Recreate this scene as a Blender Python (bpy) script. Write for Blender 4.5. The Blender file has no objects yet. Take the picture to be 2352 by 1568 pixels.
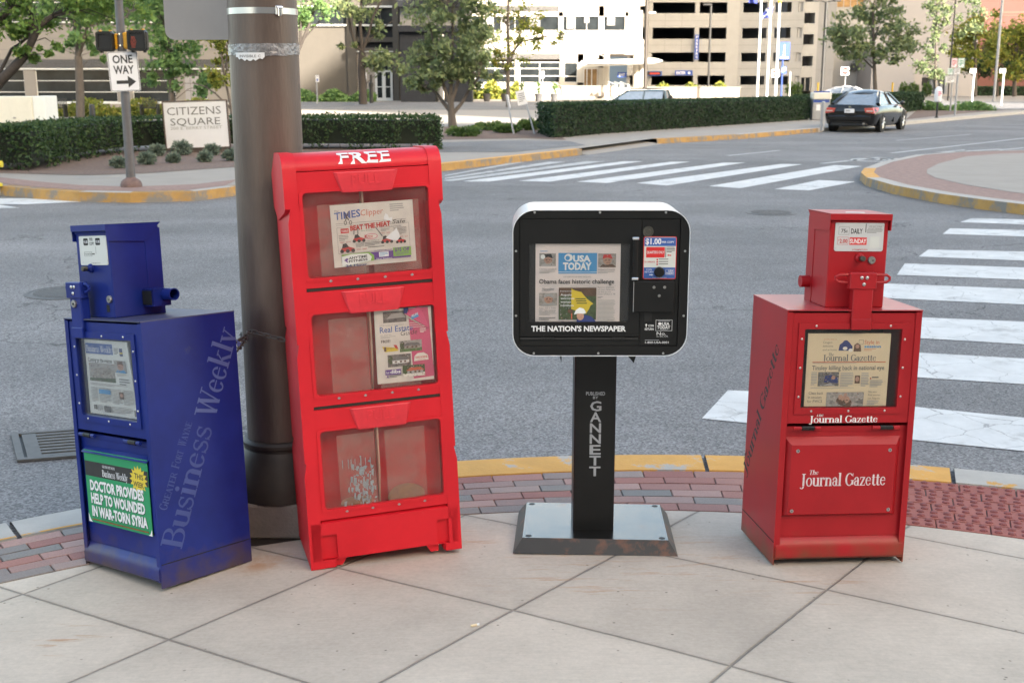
import bpy, math, random
import numpy as np
from mathutils import Matrix, Vector, Euler
R = math.radians
SC = bpy.context.scene
COL = SC.collection
random.seed(7)

# ------------------------------------------------------------------ camera, sky, sun, exposure
EYE = 1.65
FOC = 2702.0                       # focal length in units of a 2352 x 1568 picture
PITCH = math.atan(594.0 / FOC)
cam_d = bpy.data.cameras.new('camera')
cam = bpy.data.objects.new('camera', cam_d)
COL.objects.link(cam)
cam.location = (0, 0, EYE)
cam.rotation_euler = (R(90) - PITCH, 0, 0)
cam_d.sensor_width = 36
cam_d.lens = FOC / 2352 * 36
cam_d.clip_end = 3000
cam_d.clip_start = 0.05
cam_d.dof.use_dof = True
cam_d.dof.focus_distance = 4.1
cam_d.dof.aperture_fstop = 8.0
SC.camera = cam

SUN_TRAVEL = Vector((-0.7, 1.0, -0.5)).normalized()
SUN_EL = math.asin(-SUN_TRAVEL.z)
SUN_ROT = math.atan2(-SUN_TRAVEL.x, -SUN_TRAVEL.y)
w = bpy.data.worlds.new('World')
SC.world = w
w.use_nodes = True
nt = w.node_tree
sky = nt.nodes.new('ShaderNodeTexSky')
sky.sky_type = 'NISHITA'
sky.sun_disc = False
sky.sun_elevation = SUN_EL
sky.sun_rotation = SUN_ROT
sky.air_density = 0.7
sky.dust_density = 2.5
sky.ozone_density = 0.0
wb = nt.nodes.new('ShaderNodeVectorMath')      # camera white balance set for open shade
wb.operation = 'MULTIPLY'
wb.inputs[1].default_value = (1.06, .985, .80)
nt.links.new(sky.outputs[0], wb.inputs[0])
nt.links.new(wb.outputs[0], nt.nodes['Background'].inputs[0])
nt.nodes['Background'].inputs[1].default_value = 0.15
sd = bpy.data.lights.new('sun', 'SUN')
sun = bpy.data.objects.new('sun', sd)
COL.objects.link(sun)
sd.energy = 4.6
sd.angle = R(0.5)
sd.color = (1.0, 0.90, 0.76)
sun.rotation_euler = SUN_TRAVEL.to_track_quat('-Z', 'Y').to_euler()
SC.view_settings.view_transform = 'Standard'
SC.view_settings.look = 'None'
SC.view_settings.exposure = 2.55
SC.view_settings.gamma = 1.0
SC.cycles.max_bounces = 6
SC.cycles.transparent_max_bounces = 12

# ------------------------------------------------------------------ where things stand
CP, SP = math.cos(PITCH), math.sin(PITCH)
def ray(px, py):
    u = (px - 1176) / FOC
    v = (784 - py) / FOC
    return Vector((u, CP + v * SP, -SP + v * CP))
def on_ground(px, py, z=0.0):
    r = ray(px, py)
    t = (z - EYE) / r.z
    return Vector((r.x * t, r.y * t, z))
def at_depth(px, py, Y):
    r = ray(px, py)
    t = Y / r.y
    return Vector((r.x * t, Y, EYE + r.z * t))
def fx(px, Y):
    return at_depth(px, 190, Y).x
def fz(py, Y):
    return at_depth(1176, py, Y).z
ROAD = -0.15
CCX, CCY = 0.64, 0.65
def zc(x, y):                      # the near corner falls towards the street like a kerb ramp
    return -0.06 * max(0.0, min(math.hypot(x - CCX, y - CCY), 4.55) - 2.4)
def on_corner(px, py):
    z = 0.0
    for i in range(20):
        p = on_ground(px, py, z)
        z = zc(p.x, p.y)
    return Vector((p.x, p.y, z))

# ------------------------------------------------------------------ materials
MATS = {}
def M(name, col, rough=0.6, metal=0.0, var=0.12, vs=6.0, bump=0.0, bs=80.0, spec=0.5, coat=0.0,
      wear=None, low=None, rv=0.0, stretch=None, crack=None):
    """plain Principled paint with noise in colour, optional worn patches and optional grime at the foot"""
    m = bpy.data.materials.new(name)
    m.use_nodes = True
    n = m.node_tree.nodes
    l = m.node_tree.links
    b = n['Principled BSDF']
    b.inputs['Roughness'].default_value = rough
    b.inputs['Metallic'].default_value = metal
    b.inputs['Specular IOR Level'].default_value = spec
    b.inputs['Coat Weight'].default_value = coat
    b.inputs['Coat Roughness'].default_value = 0.12
    tc = n.new('ShaderNodeTexCoord')
    vec = tc.outputs['Object']
    if stretch:
        mp = n.new('ShaderNodeMapping')
        mp.inputs['Scale'].default_value = stretch
        l.new(vec, mp.inputs[0])
        vec = mp.outputs[0]
    no = n.new('ShaderNodeTexNoise')
    no.inputs['Scale'].default_value = vs
    no.inputs['Detail'].default_value = 6
    no.inputs['Roughness'].default_value = 0.65
    l.new(vec, no.inputs['Vector'])
    mr = n.new('ShaderNodeMapRange')
    mr.inputs[1].default_value = 0.25
    mr.inputs[2].default_value = 0.75
    mr.inputs[3].default_value = 1 - var
    mr.inputs[4].default_value = 1 + var
    l.new(no.outputs[0], mr.inputs[0])
    hs = n.new('ShaderNodeVectorMath')
    hs.operation = 'SCALE'
    hs.inputs[0].default_value = col[:3]
    l.new(mr.outputs[0], hs.inputs['Scale'])
    out = hs.outputs[0]
    def mix(a, colour, fac):
        x = n.new('ShaderNodeMix')
        x.data_type = 'RGBA'
        l.new(a, x.inputs[6])
        x.inputs[7].default_value = (*colour, 1)
        l.new(fac, x.inputs[0])
        return x.outputs[2]
    if wear:
        wc, wsc, lo, hi = wear
        w2 = n.new('ShaderNodeTexNoise')
        w2.inputs['Scale'].default_value = wsc
        w2.inputs['Detail'].default_value = 8
        w2.inputs['Roughness'].default_value = 0.7
        l.new(tc.outputs['Object'], w2.inputs['Vector'])
        r2 = n.new('ShaderNodeMapRange')
        r2.inputs[1].default_value = lo
        r2.inputs[2].default_value = hi
        l.new(w2.outputs[0], r2.inputs[0])
        out = mix(out, wc, r2.outputs[0])
    if low:
        lc, z0, z1, amt = low
        sp = n.new('ShaderNodeSeparateXYZ')
        l.new(tc.outputs['Object'], sp.inputs[0])
        w3 = n.new('ShaderNodeTexNoise')
        w3.inputs['Scale'].default_value = 14
        w3.inputs['Detail'].default_value = 8
        l.new(tc.outputs['Object'], w3.inputs['Vector'])
        ad = n.new('ShaderNodeMath')
        ad.operation = 'MULTIPLY_ADD'
        l.new(w3.outputs[0], ad.inputs[0])
        ad.inputs[1].default_value = (z1 - z0) * 2.2
        l.new(sp.outputs[2], ad.inputs[2])
        r3 = n.new('ShaderNodeMapRange')
        r3.inputs[1].default_value = z1 + (z1 - z0) * 1.1
        r3.inputs[2].default_value = z0 + (z1 - z0) * 0.9
        r3.inputs[3].default_value = 0
        r3.inputs[4].default_value = amt
        l.new(ad.outputs[0], r3.inputs[0])
        out = mix(out, lc, r3.outputs[0])
    if crack:
        cc, cs, cw = crack
        wv = n.new('ShaderNodeVectorMath')
        wv.operation = 'MULTIPLY_ADD'
        wn = n.new('ShaderNodeTexNoise')
        wn.inputs['Scale'].default_value = cs * 2.5
        wn.inputs['Detail'].default_value = 5
        l.new(tc.outputs['Object'], wn.inputs['Vector'])
        l.new(wn.outputs['Color'], wv.inputs[0])
        wv.inputs[1].default_value = (.35 / cs, .35 / cs, 0)
        l.new(tc.outputs['Object'], wv.inputs[2])
        vv = n.new('ShaderNodeTexVoronoi')
        vv.feature = 'DISTANCE_TO_EDGE'
        vv.inputs['Scale'].default_value = cs
        l.new(wv.outputs[0], vv.inputs['Vector'])
        r5 = n.new('ShaderNodeMapRange')
        r5.inputs[1].default_value = cw
        r5.inputs[2].default_value = cw * 2.2
        r5.inputs[3].default_value = .55
        r5.inputs[4].default_value = 0
        l.new(vv.outputs['Distance'], r5.inputs[0])
        out = mix(out, cc, r5.outputs[0])
    l.new(out, b.inputs['Base Color'])
    if rv:
        r4 = n.new('ShaderNodeMapRange')
        r4.inputs[3].default_value = rough - rv
        r4.inputs[4].default_value = rough + rv
        l.new(no.outputs[0], r4.inputs[0])
        l.new(r4.outputs[0], b.inputs['Roughness'])
    if bump:
        nb = n.new('ShaderNodeTexNoise')
        nb.inputs['Scale'].default_value = bs
        nb.inputs['Detail'].default_value = 4
        l.new(vec, nb.inputs['Vector'])
        bp = n.new('ShaderNodeBump')
        bp.inputs['Strength'].default_value = bump
        bp.inputs['Distance'].default_value = 0.01
        l.new(nb.outputs[0], bp.inputs['Height'])
        l.new(bp.outputs[0], b.inputs['Normal'])
    MATS[name] = m
    return m

def M_island(name, cols, rough=0.85, trans=0.0, bump=0.0, bs=120):
    """colour picked per separate piece (leaves, bricks)"""
    m = bpy.data.materials.new(name)
    m.use_nodes = True
    n = m.node_tree.nodes
    l = m.node_tree.links
    b = n['Principled BSDF']
    b.inputs['Roughness'].default_value = rough
    b.inputs['Specular IOR Level'].default_value = 0.25
    g = n.new('ShaderNodeNewGeometry')
    cr = n.new('ShaderNodeValToRGB')
    e = cr.color_ramp.elements
    while len(e) < len(cols):
        e.new(0.5)
    for i, c in enumerate(cols):
        e[i].position = i / (len(cols) - 1)
        e[i].color = (*c, 1)
    l.new(g.outputs['Random Per Island'], cr.inputs[0])
    out = cr.outputs[0]
    if bump:
        tc = n.new('ShaderNodeTexCoord')
        nb = n.new('ShaderNodeTexNoise')
        nb.inputs['Scale'].default_value = bs
        nb.inputs['Detail'].default_value = 6
        l.new(tc.outputs['Object'], nb.inputs['Vector'])
        bp = n.new('ShaderNodeBump')
        bp.inputs['Strength'].default_value = bump
        bp.inputs['Distance'].default_value = 0.005
        l.new(nb.outputs[0], bp.inputs['Height'])
        l.new(bp.outputs[0], b.inputs['Normal'])
        mr = n.new('ShaderNodeMapRange')
        mr.inputs[3].default_value = 0.72
        mr.inputs[4].default_value = 1.25
        l.new(nb.outputs[0], mr.inputs[0])
        sc = n.new('ShaderNodeVectorMath')
        sc.operation = 'SCALE'
        l.new(out, sc.inputs[0])
        l.new(mr.outputs[0], sc.inputs['Scale'])
        out = sc.outputs[0]
    l.new(out, b.inputs['Base Color'])
    if trans:
        t = n.new('ShaderNodeBsdfTranslucent')
        l.new(out, t.inputs[0])
        mx = n.new('ShaderNodeMixShader')
        mx.inputs[0].default_value = trans
        l.new(b.outputs[0], mx.inputs[1])
        l.new(t.outputs[0], mx.inputs[2])
        l.new(mx.outputs[0], n['Material Output'].inputs[0])
    MATS[name] = m
    return m

def M_pane(name, tint, haze, hazecol, refl=1.0, rough=0.04, scratch=0.0):
    """clear sheet: see-through, a little milky, with mirror reflection by angle"""
    m = bpy.data.materials.new(name)
    m.use_nodes = True
    n = m.node_tree.nodes
    l = m.node_tree.links
    n.remove(n['Principled BSDF'])
    tr = n.new('ShaderNodeBsdfTransparent')
    tr.inputs[0].default_value = (*tint, 1)
    df = n.new('ShaderNodeBsdfDiffuse')
    df.inputs[0].default_value = (*hazecol, 1)
    m1 = n.new('ShaderNodeMixShader')
    m1.inputs[0].default_value = haze
    if scratch:
        tc = n.new('ShaderNodeTexCoord')
        no = n.new('ShaderNodeTexNoise')
        no.inputs['Scale'].default_value = 14
        no.inputs['Detail'].default_value = 8
        l.new(tc.outputs['Object'], no.inputs['Vector'])
        mr = n.new('ShaderNodeMapRange')
        mr.inputs[1].default_value = 0.35
        mr.inputs[2].default_value = 0.8
        mr.inputs[3].default_value = haze * (1 - scratch)
        mr.inputs[4].default_value = haze * (1 + scratch * 2)
        l.new(no.outputs[0], mr.inputs[0])
        l.new(mr.outputs[0], m1.inputs[0])
    l.new(tr.outputs[0], m1.inputs[1])
    l.new(df.outputs[0], m1.inputs[2])
    gl = n.new('ShaderNodeBsdfGlossy')
    gl.inputs['Roughness'].default_value = rough
    fr = n.new('ShaderNodeFresnel')
    fr.inputs[0].default_value = 1.45
    mu = n.new('ShaderNodeMath')
    mu.operation = 'MULTIPLY'
    mu.inputs[1].default_value = refl
    l.new(fr.outputs[0], mu.inputs[0])
    m2 = n.new('ShaderNodeMixShader')
    l.new(mu.outputs[0], m2.inputs[0])
    l.new(m1.outputs[0], m2.inputs[1])
    l.new(gl.outputs[0], m2.inputs[2])
    l.new(m2.outputs[0], n['Material Output'].inputs[0])
    MATS[name] = m
    return m

# ------------------------------------------------------------------ mesh builder
TXT = {}
def text_mesh(s, bold=0.0):
    k = (s, bold)
    if k not in TXT:
        c = bpy.data.curves.new('lettering', 'FONT')
        c.body = s
        c.size = 1
        c.offset = bold
        c.resolution_u = 2
        o = bpy.data.objects.new('lettering', c)
        me = bpy.data.meshes.new_from_object(o)
        vs = [(v.co.x, v.co.y) for v in me.vertices]
        fs = [tuple(p.vertices) for p in me.polygons]
        bpy.data.objects.remove(o)
        bpy.data.curves.remove(c)
        bpy.data.meshes.remove(me)
        TXT[k] = (vs, fs)
    return TXT[k]

# a hand-built roman face: stems, hairlines, bowls and serifs; x-height 0.47, capitals 0.69
def ring(cx, cy, rx, ry, tx, ty, a0=0, a1=360, n=18):
    o = []
    i = []
    for k in range(n + 1):
        a = R(a0 + (a1 - a0) * k / n)
        o.append((cx + rx * math.cos(a), cy + ry * math.sin(a)))
        i.append((cx + (rx - tx) * math.cos(a), cy + (ry - ty) * math.sin(a)))
    return [[o[k], o[k + 1], i[k + 1], i[k]] for k in range(n)]
def stem(x, y0, y1, w=.135):
    return [[(x - w / 2, y0), (x + w / 2, y0), (x + w / 2, y1), (x - w / 2, y1)]]
def serif(x, y, w=.25, h=.035):
    y0, y1 = (y, y + h) if y < .2 else (y - h, y)
    return [[(x - w / 2, y0), (x + w / 2, y0), (x + w / 2, y1), (x - w / 2, y1)]]
def bar(x0, y0, x1, y1, w):
    return [[(x0 - w / 2, y0), (x0 + w / 2, y0), (x1 + w / 2, y1), (x1 - w / 2, y1)]]
def hbar(x0, x1, y, h=.04):
    return [[(x0, y), (x1, y), (x1, y + h), (x0, y + h)]]
XH, CAP, ASC = .47, .69, .72
def _serif_font():
    G = {}
    G['B'] = (.62, stem(.14, 0, CAP) + hbar(.02, .36, 0) + hbar(.02, .34, CAP - .04) + ring(.34, .19, .24, .19, .11, .04, -90, 90) + ring(.32, .53, .2, .16, .1, .04, -90, 90) + hbar(.14, .34, .35))
    G['u'] = (.56, stem(.13, .1, XH) + stem(.43, 0, XH) + hbar(.02, .13, XH - .035, .035) + hbar(.32, .43, XH - .035, .035) + ring(.27, .14, .195, .15, .1, .06, 180, 330) + hbar(.43, .55, 0, .035))
    G['s'] = (.42, ring(.21, .35, .15, .125, .055, .04, 20, 270) + ring(.21, .13, .17, .14, .06, .045, -160, 90) + bar(.1, .31, .3, .18, .13) + bar(.33, .33, .33, .46, .03) + bar(.06, .01, .06, .16, .03))
    G['i'] = (.30, stem(.15, 0, XH) + serif(.15, 0) + hbar(.03, .15, XH - .035, .035) + ring(.15, .62, .07, .07, .07, .07, 0, 360, 10))
    G['n'] = (.58, stem(.14, 0, XH) + serif(.14, 0, .24) + hbar(.02, .14, XH - .035, .035) + stem(.44, 0, .32) + serif(.44, 0, .24) + ring(.3, .31, .195, .16, .1, .06, 0, 150))
    G['e'] = (.48, ring(.24, .235, .21, .24, .1, .04, 25, 330) + hbar(.06, .42, .25, .035))
    G['W'] = (.98, bar(.16, CAP, .34, 0, .12) + bar(.34, 0, .5, CAP, .05) + bar(.5, CAP, .68, 0, .12) + bar(.68, 0, .86, CAP, .05) + serif(.15, CAP, .26) + serif(.5, CAP, .2) + serif(.86, CAP, .22))
    G['k'] = (.57, stem(.14, 0, ASC) + serif(.14, 0, .24) + hbar(.02, .14, ASC - .035, .035) + bar(.17, .2, .42, XH, .05) + bar(.26, .28, .46, 0, .12) + serif(.47, 0, .2) + serif(.42, XH, .2))
    G['l'] = (.29, stem(.15, 0, ASC) + serif(.15, 0) + hbar(.03, .15, ASC - .035, .035))
    G['y'] = (.54, bar(.12, XH, .28, .02, .11) + bar(.18, -.2, .44, XH, .045) + serif(.12, XH, .24) + serif(.44, XH, .2) + ring(.14, -.14, .075, .06, .075, .06, 0, 360, 10))
    G['J'] = (.4, stem(.22, .02, CAP) + serif(.22, CAP, .28) + ring(.11, .0, .165, .15, .11, .04, -150, 0))
    G['o'] = (.52, ring(.26, .235, .23, .245, .11, .04))
    G['r'] = (.42, stem(.14, 0, XH) + serif(.14, 0, .25) + hbar(.02, .14, XH - .035, .035) + ring(.3, .34, .15, .14, .06, .05, 50, 160) + ring(.35, .4, .06, .06, .06, .06, 0, 360, 10))
    G['a'] = (.48, stem(.34, .06, .34) + ring(.23, .33, .165, .15, .1, .045, 0, 160) + ring(.22, .14, .17, .145, .1, .045, 20, 340) + hbar(.3, .46, 0, .04) + ring(.11, .36, .055, .055, .055, .055, 0, 360, 10))
    G['G'] = (.7, ring(.35, .345, .31, .355, .13, .045, 40, 330) + stem(.58, .06, .3) + serif(.57, .31, .25) + bar(.59, .5, .59, .69, .035))
    G['z'] = (.46, hbar(.05, .41, XH - .04) + hbar(.05, .41, 0) + bar(.1, .02, .36, XH - .02, .12) + bar(.06, .33, .06, XH, .03) + bar(.4, 0, .4, .13, .03))
    G['t'] = (.34, stem(.16, .06, .6) + hbar(.04, .31, XH - .035, .035) + ring(.24, .1, .135, .11, .1, .05, 180, 330))
    G['T'] = (.62, stem(.31, 0, CAP) + serif(.31, 0, .3) + hbar(.04, .58, CAP - .045, .045) + bar(.06, .52, .05, CAP, .035) + bar(.57, .52, .58, CAP, .035))
    G['h'] = (.58, stem(.14, 0, ASC) + serif(.14, 0, .24) + hbar(.02, .14, ASC - .035, .035) + stem(.44, 0, .32) + serif(.44, 0, .24) + ring(.3, .31, .195, .16, .1, .06, 0, 150))
    G['R'] = (.66, stem(.14, 0, CAP) + serif(.14, 0, .26) + hbar(.02, .34, CAP - .04) + ring(.33, .51, .22, .18, .1, .04, -90, 90) + hbar(.14, .34, .33) + bar(.36, .33, .56, 0, .12) + serif(.58, 0, .16))
    G['E'] = (.6, stem(.14, 0, CAP) + hbar(.02, .54, 0) + hbar(.02, .52, CAP - .04) + hbar(.14, .4, .33) + bar(.53, 0, .55, .16, .035) + bar(.51, .54, .51, CAP, .035) + bar(.4, .26, .4, .44, .03))
    G['A'] = (.68, bar(.14, 0, .32, CAP, .05) + bar(.32, CAP, .54, 0, .12) + hbar(.2, .46, .22) + serif(.13, 0, .22) + serif(.55, 0, .26))
    G['F'] = (.56, stem(.14, 0, CAP) + serif(.14, 0, .28) + hbar(.02, .52, CAP - .04) + hbar(.14, .4, .33) + bar(.51, .54, .51, CAP, .035) + bar(.4, .26, .4, .44, .03))
    G['O'] = (.72, ring(.36, .345, .33, .355, .13, .04))
    G['Y'] = (.64, bar(.1, CAP, .32, .3, .12) + bar(.32, .3, .54, CAP, .05) + stem(.32, 0, .32) + serif(.32, 0, .26) + serif(.1, CAP, .24) + serif(.54, CAP, .2))
    G['N'] = (.72, stem(.13, 0, CAP, .05) + bar(.15, CAP, .57, 0, .12) + stem(.59, 0, CAP, .05) + serif(.13, 0, .22) + serif(.1, CAP, .2) + serif(.59, CAP, .22))
    G['d'] = (.56, stem(.42, 0, ASC) + ring(.24, .235, .21, .245, .11, .04) + hbar(.32, .42, ASC - .035, .035) + hbar(.42, .54, 0, .035))
    G['g'] = (.52, ring(.24, .3, .19, .175, .1, .04) + ring(.25, -.06, .22, .13, .07, .04) + bar(.12, .05, .14, .16, .06) + hbar(.36, .5, .4, .05))
    G[' '] = (.26, [])
    return G
SERIF = _serif_font()

class MB:
    def __init__(s, xf=None):
        s.V = []
        s.F = []
        s.K = []
        s.mats = []
        s.xf = xf
        s.lift = 0
    def add(s, vs, fs, mat, xf=None):
        if mat not in s.mats:
            s.mats.append(mat)
        k = s.mats.index(mat)
        b = len(s.V)
        for v in vs:
            v = Vector(v)
            if xf is not None:
                v = xf @ v
            if s.xf is not None:
                v = s.xf @ v
            s.V.append(v)
        for f in fs:
            s.F.append(tuple(i + b for i in f))
            s.K.append(k)
    def box(s, x0, x1, y0, y1, z0, z1, mat, b=0.0, xf=None):
        if x0 > x1: x0, x1 = x1, x0
        if y0 > y1: y0, y1 = y1, y0
        if z0 > z1: z0, z1 = z1, z0
        c = Vector(((x0 + x1) / 2, (y0 + y1) / 2, (z0 + z1) / 2))
        h = ((x1 - x0) / 2, (y1 - y0) / 2, (z1 - z0) / 2)
        b = min(b, min(h) * .9)
        if b <= 0:
            vs = [c + Vector((sx * h[0], sy * h[1], sz * h[2])) for sx in (-1, 1) for sy in (-1, 1) for sz in (-1, 1)]
            fs = [(0, 1, 3, 2), (4, 6, 7, 5), (0, 4, 5, 1), (2, 3, 7, 6), (0, 2, 6, 4), (1, 5, 7, 3)]
            s.add(vs, fs, mat, xf)
            return
        idx = {}
        vs = []
        for sx in (-1, 1):
            for sy in (-1, 1):
                for sz in (-1, 1):
                    for a in range(3):
                        p = [sx * h[0], sy * h[1], sz * h[2]]
                        for q in range(3):
                            if q != a:
                                p[q] -= (sx, sy, sz)[q] * b
                        idx[(sx, sy, sz, a)] = len(vs)
                        vs.append(c + Vector(p))
        fs = []
        for a in range(3):
            o = [q for q in range(3) if q != a]
            for sg in (-1, 1):
                f = []
                for s1, s2 in ((-1, -1), (1, -1), (1, 1), (-1, 1)):
                    k = [0, 0, 0]
                    k[a] = sg
                    k[o[0]] = s1
                    k[o[1]] = s2
                    f.append(idx[(*k, a)])
                fs.append(tuple(f))
        for a in range(3):
            o = [q for q in range(3) if q != a]
            for s1 in (-1, 1):
                for s2 in (-1, 1):
                    k0 = [0, 0, 0]; k0[a] = -1; k0[o[0]] = s1; k0[o[1]] = s2
                    k1 = list(k0); k1[a] = 1
                    fs.append((idx[(*k0, o[0])], idx[(*k1, o[0])], idx[(*k1, o[1])], idx[(*k0, o[1])]))
        for sx in (-1, 1):
            for sy in (-1, 1):
                for sz in (-1, 1):
                    fs.append(tuple(idx[(sx, sy, sz, a)] for a in range(3)))
        s.add(vs, fs, mat, xf)
    def prism(s, poly, axis, a0, a1, mat, xf=None, cap=True):
        n = len(poly)
        def put(p, a):
            return {'x': (a, p[0], p[1]), 'y': (p[0], a, p[1]), 'z': (p[0], p[1], a)}[axis]
        vs = [put(p, a0) for p in poly] + [put(p, a1) for p in poly]
        fs = [(i, (i + 1) % n, n + (i + 1) % n, n + i) for i in range(n)]
        if cap:
            fs += [tuple(range(n)), tuple(range(n, 2 * n))]
        s.add(vs, fs, mat, xf)
    def tube(s, pts, r, mat, n=8, caps=True, xf=None):
        pts = [Vector(p) for p in pts]
        rs = r if isinstance(r, (list, tuple)) else [r] * len(pts)
        vs = []
        up = None
        for i, p in enumerate(pts):
            d = (pts[min(i + 1, len(pts) - 1)] - pts[max(i - 1, 0)]).normalized()
            if up is None:
                up = d.orthogonal().normalized()
            up = (up - d * up.dot(d)).normalized()
            sd_ = d.cross(up)
            for k in range(n):
                a = 2 * math.pi * k / n
                vs.append(p + (up * math.cos(a) + sd_ * math.sin(a)) * rs[i])
        fs = []
        for i in range(len(pts) - 1):
            for k in range(n):
                fs.append((i * n + k, i * n + (k + 1) % n, (i + 1) * n + (k + 1) % n, (i + 1) * n + k))
        if caps:
            fs += [tuple(range(n)), tuple(range((len(pts) - 1) * n, len(pts) * n))]
        s.add(vs, fs, mat, xf)
    def cyl(s, p0, p1, r, mat, n=16, xf=None):
        s.tube([p0, p1], r, mat, n, True, xf)
    def lathe(s, prof, c, mat, n=28, xf=None, ax='z'):
        vs = []
        for rr, z in prof:
            for k in range(n):
                a = 2 * math.pi * k / n
                p = (rr * math.cos(a), rr * math.sin(a), z)
                if ax == 'y':
                    p = (p[0], -p[2], p[1])
                if ax == 'x':
                    p = (p[2], p[0], p[1])
                vs.append(Vector(p) + Vector(c))
        fs = []
        for i in range(len(prof) - 1):
            for k in range(n):
                fs.append((i * n + k, i * n + (k + 1) % n, (i + 1) * n + (k + 1) % n, (i + 1) * n + k))
        fs += [tuple(range(n)), tuple(range((len(prof) - 1) * n, len(prof) * n))]
        s.add(vs, fs, mat, xf)
    def ball(s, c, r, mat, n=10, sq=(1, 1, 1), xf=None):
        prof = [(max(1e-4, math.sin(math.pi * i / n)) * r, -math.cos(math.pi * i / n) * r) for i in range(n + 1)]
        vs = []
        for rr, z in prof:
            for k in range(n + 2):
                a = 2 * math.pi * k / (n + 2)
                vs.append(Vector((rr * math.cos(a) * sq[0], rr * math.sin(a) * sq[1], z * sq[2])) + Vector(c))
        q = n + 2
        fs = [(i * q + k, i * q + (k + 1) % q, (i + 1) * q + (k + 1) % q, (i + 1) * q + k) for i in range(n) for k in range(q)]
        s.add(vs, fs, mat, xf)
    def frame(s, o, i, rad, y0, y1, mat, n=5, orad=0.0):
        """plate in the x-z plane from y0 (front) to y1 with a rounded hole; o and i are x0, x1, z0, z1"""
        def rr(b, rd):
            x0, x1, z0, z1 = b
            rd = max(rd, 1e-4)
            p = []
            for cx, cz, a in ((x1 - rd, z1 - rd, 0), (x0 + rd, z1 - rd, 90), (x0 + rd, z0 + rd, 180), (x1 - rd, z0 + rd, 270)):
                for k in range(n + 1):
                    t = R(a + 90 * k / n)
                    p.append((cx + rd * math.cos(t), cz + rd * math.sin(t)))
            return p
        A = rr(o, orad)
        B = rr(i, rad)
        m = len(A)
        vs = [(p[0], y0, p[1]) for p in A] + [(p[0], y0, p[1]) for p in B] + [(p[0], y1, p[1]) for p in A] + [(p[0], y1, p[1]) for p in B]
        fs = []
        for k in range(m):
            j = (k + 1) % m
            fs += [(k, j, m + j, m + k), (2 * m + k, 2 * m + j, 3 * m + j, 3 * m + k), (k, j, 2 * m + j, 2 * m + k), (m + k, m + j, 3 * m + j, 3 * m + k)]
        s.add(vs, fs, mat)
    def build(s, name, parent=None, loc=None, sharp=32, smooth=True):
        if parent is not None:
            org = Vector(parent['_o'])
        else:
            org = Vector(loc) if loc is not None else Vector((0, 0, 0))
        me = bpy.data.meshes.new(name)
        me.from_pydata([v - org for v in s.V], [], s.F)
        for m in s.mats:
            me.materials.append(MATS[m])
        me.polygons.foreach_set('material_index', s.K)
        if smooth:
            me.polygons.foreach_set('use_smooth', [True] * len(s.F))
            me.set_sharp_from_angle(angle=R(sharp))
        me.update()
        o = bpy.data.objects.new(name, me)
        COL.objects.link(o)
        o['_o'] = tuple(org)
        if parent is not None:
            o.parent = parent
        else:
            o.location = org
        return o

def rrect(x0, x1, y0, y1, rd, n=6):
    p = []
    for cx, cy, a in ((x1 - rd, y1 - rd, 0), (x0 + rd, y1 - rd, 90), (x0 + rd, y0 + rd, 180), (x1 - rd, y0 + rd, 270)):
        for k in range(n + 1):
            t = R(a + 90 * k / n)
            p.append((cx + rd * math.cos(t), cy + rd * math.sin(t)))
    return p

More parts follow.
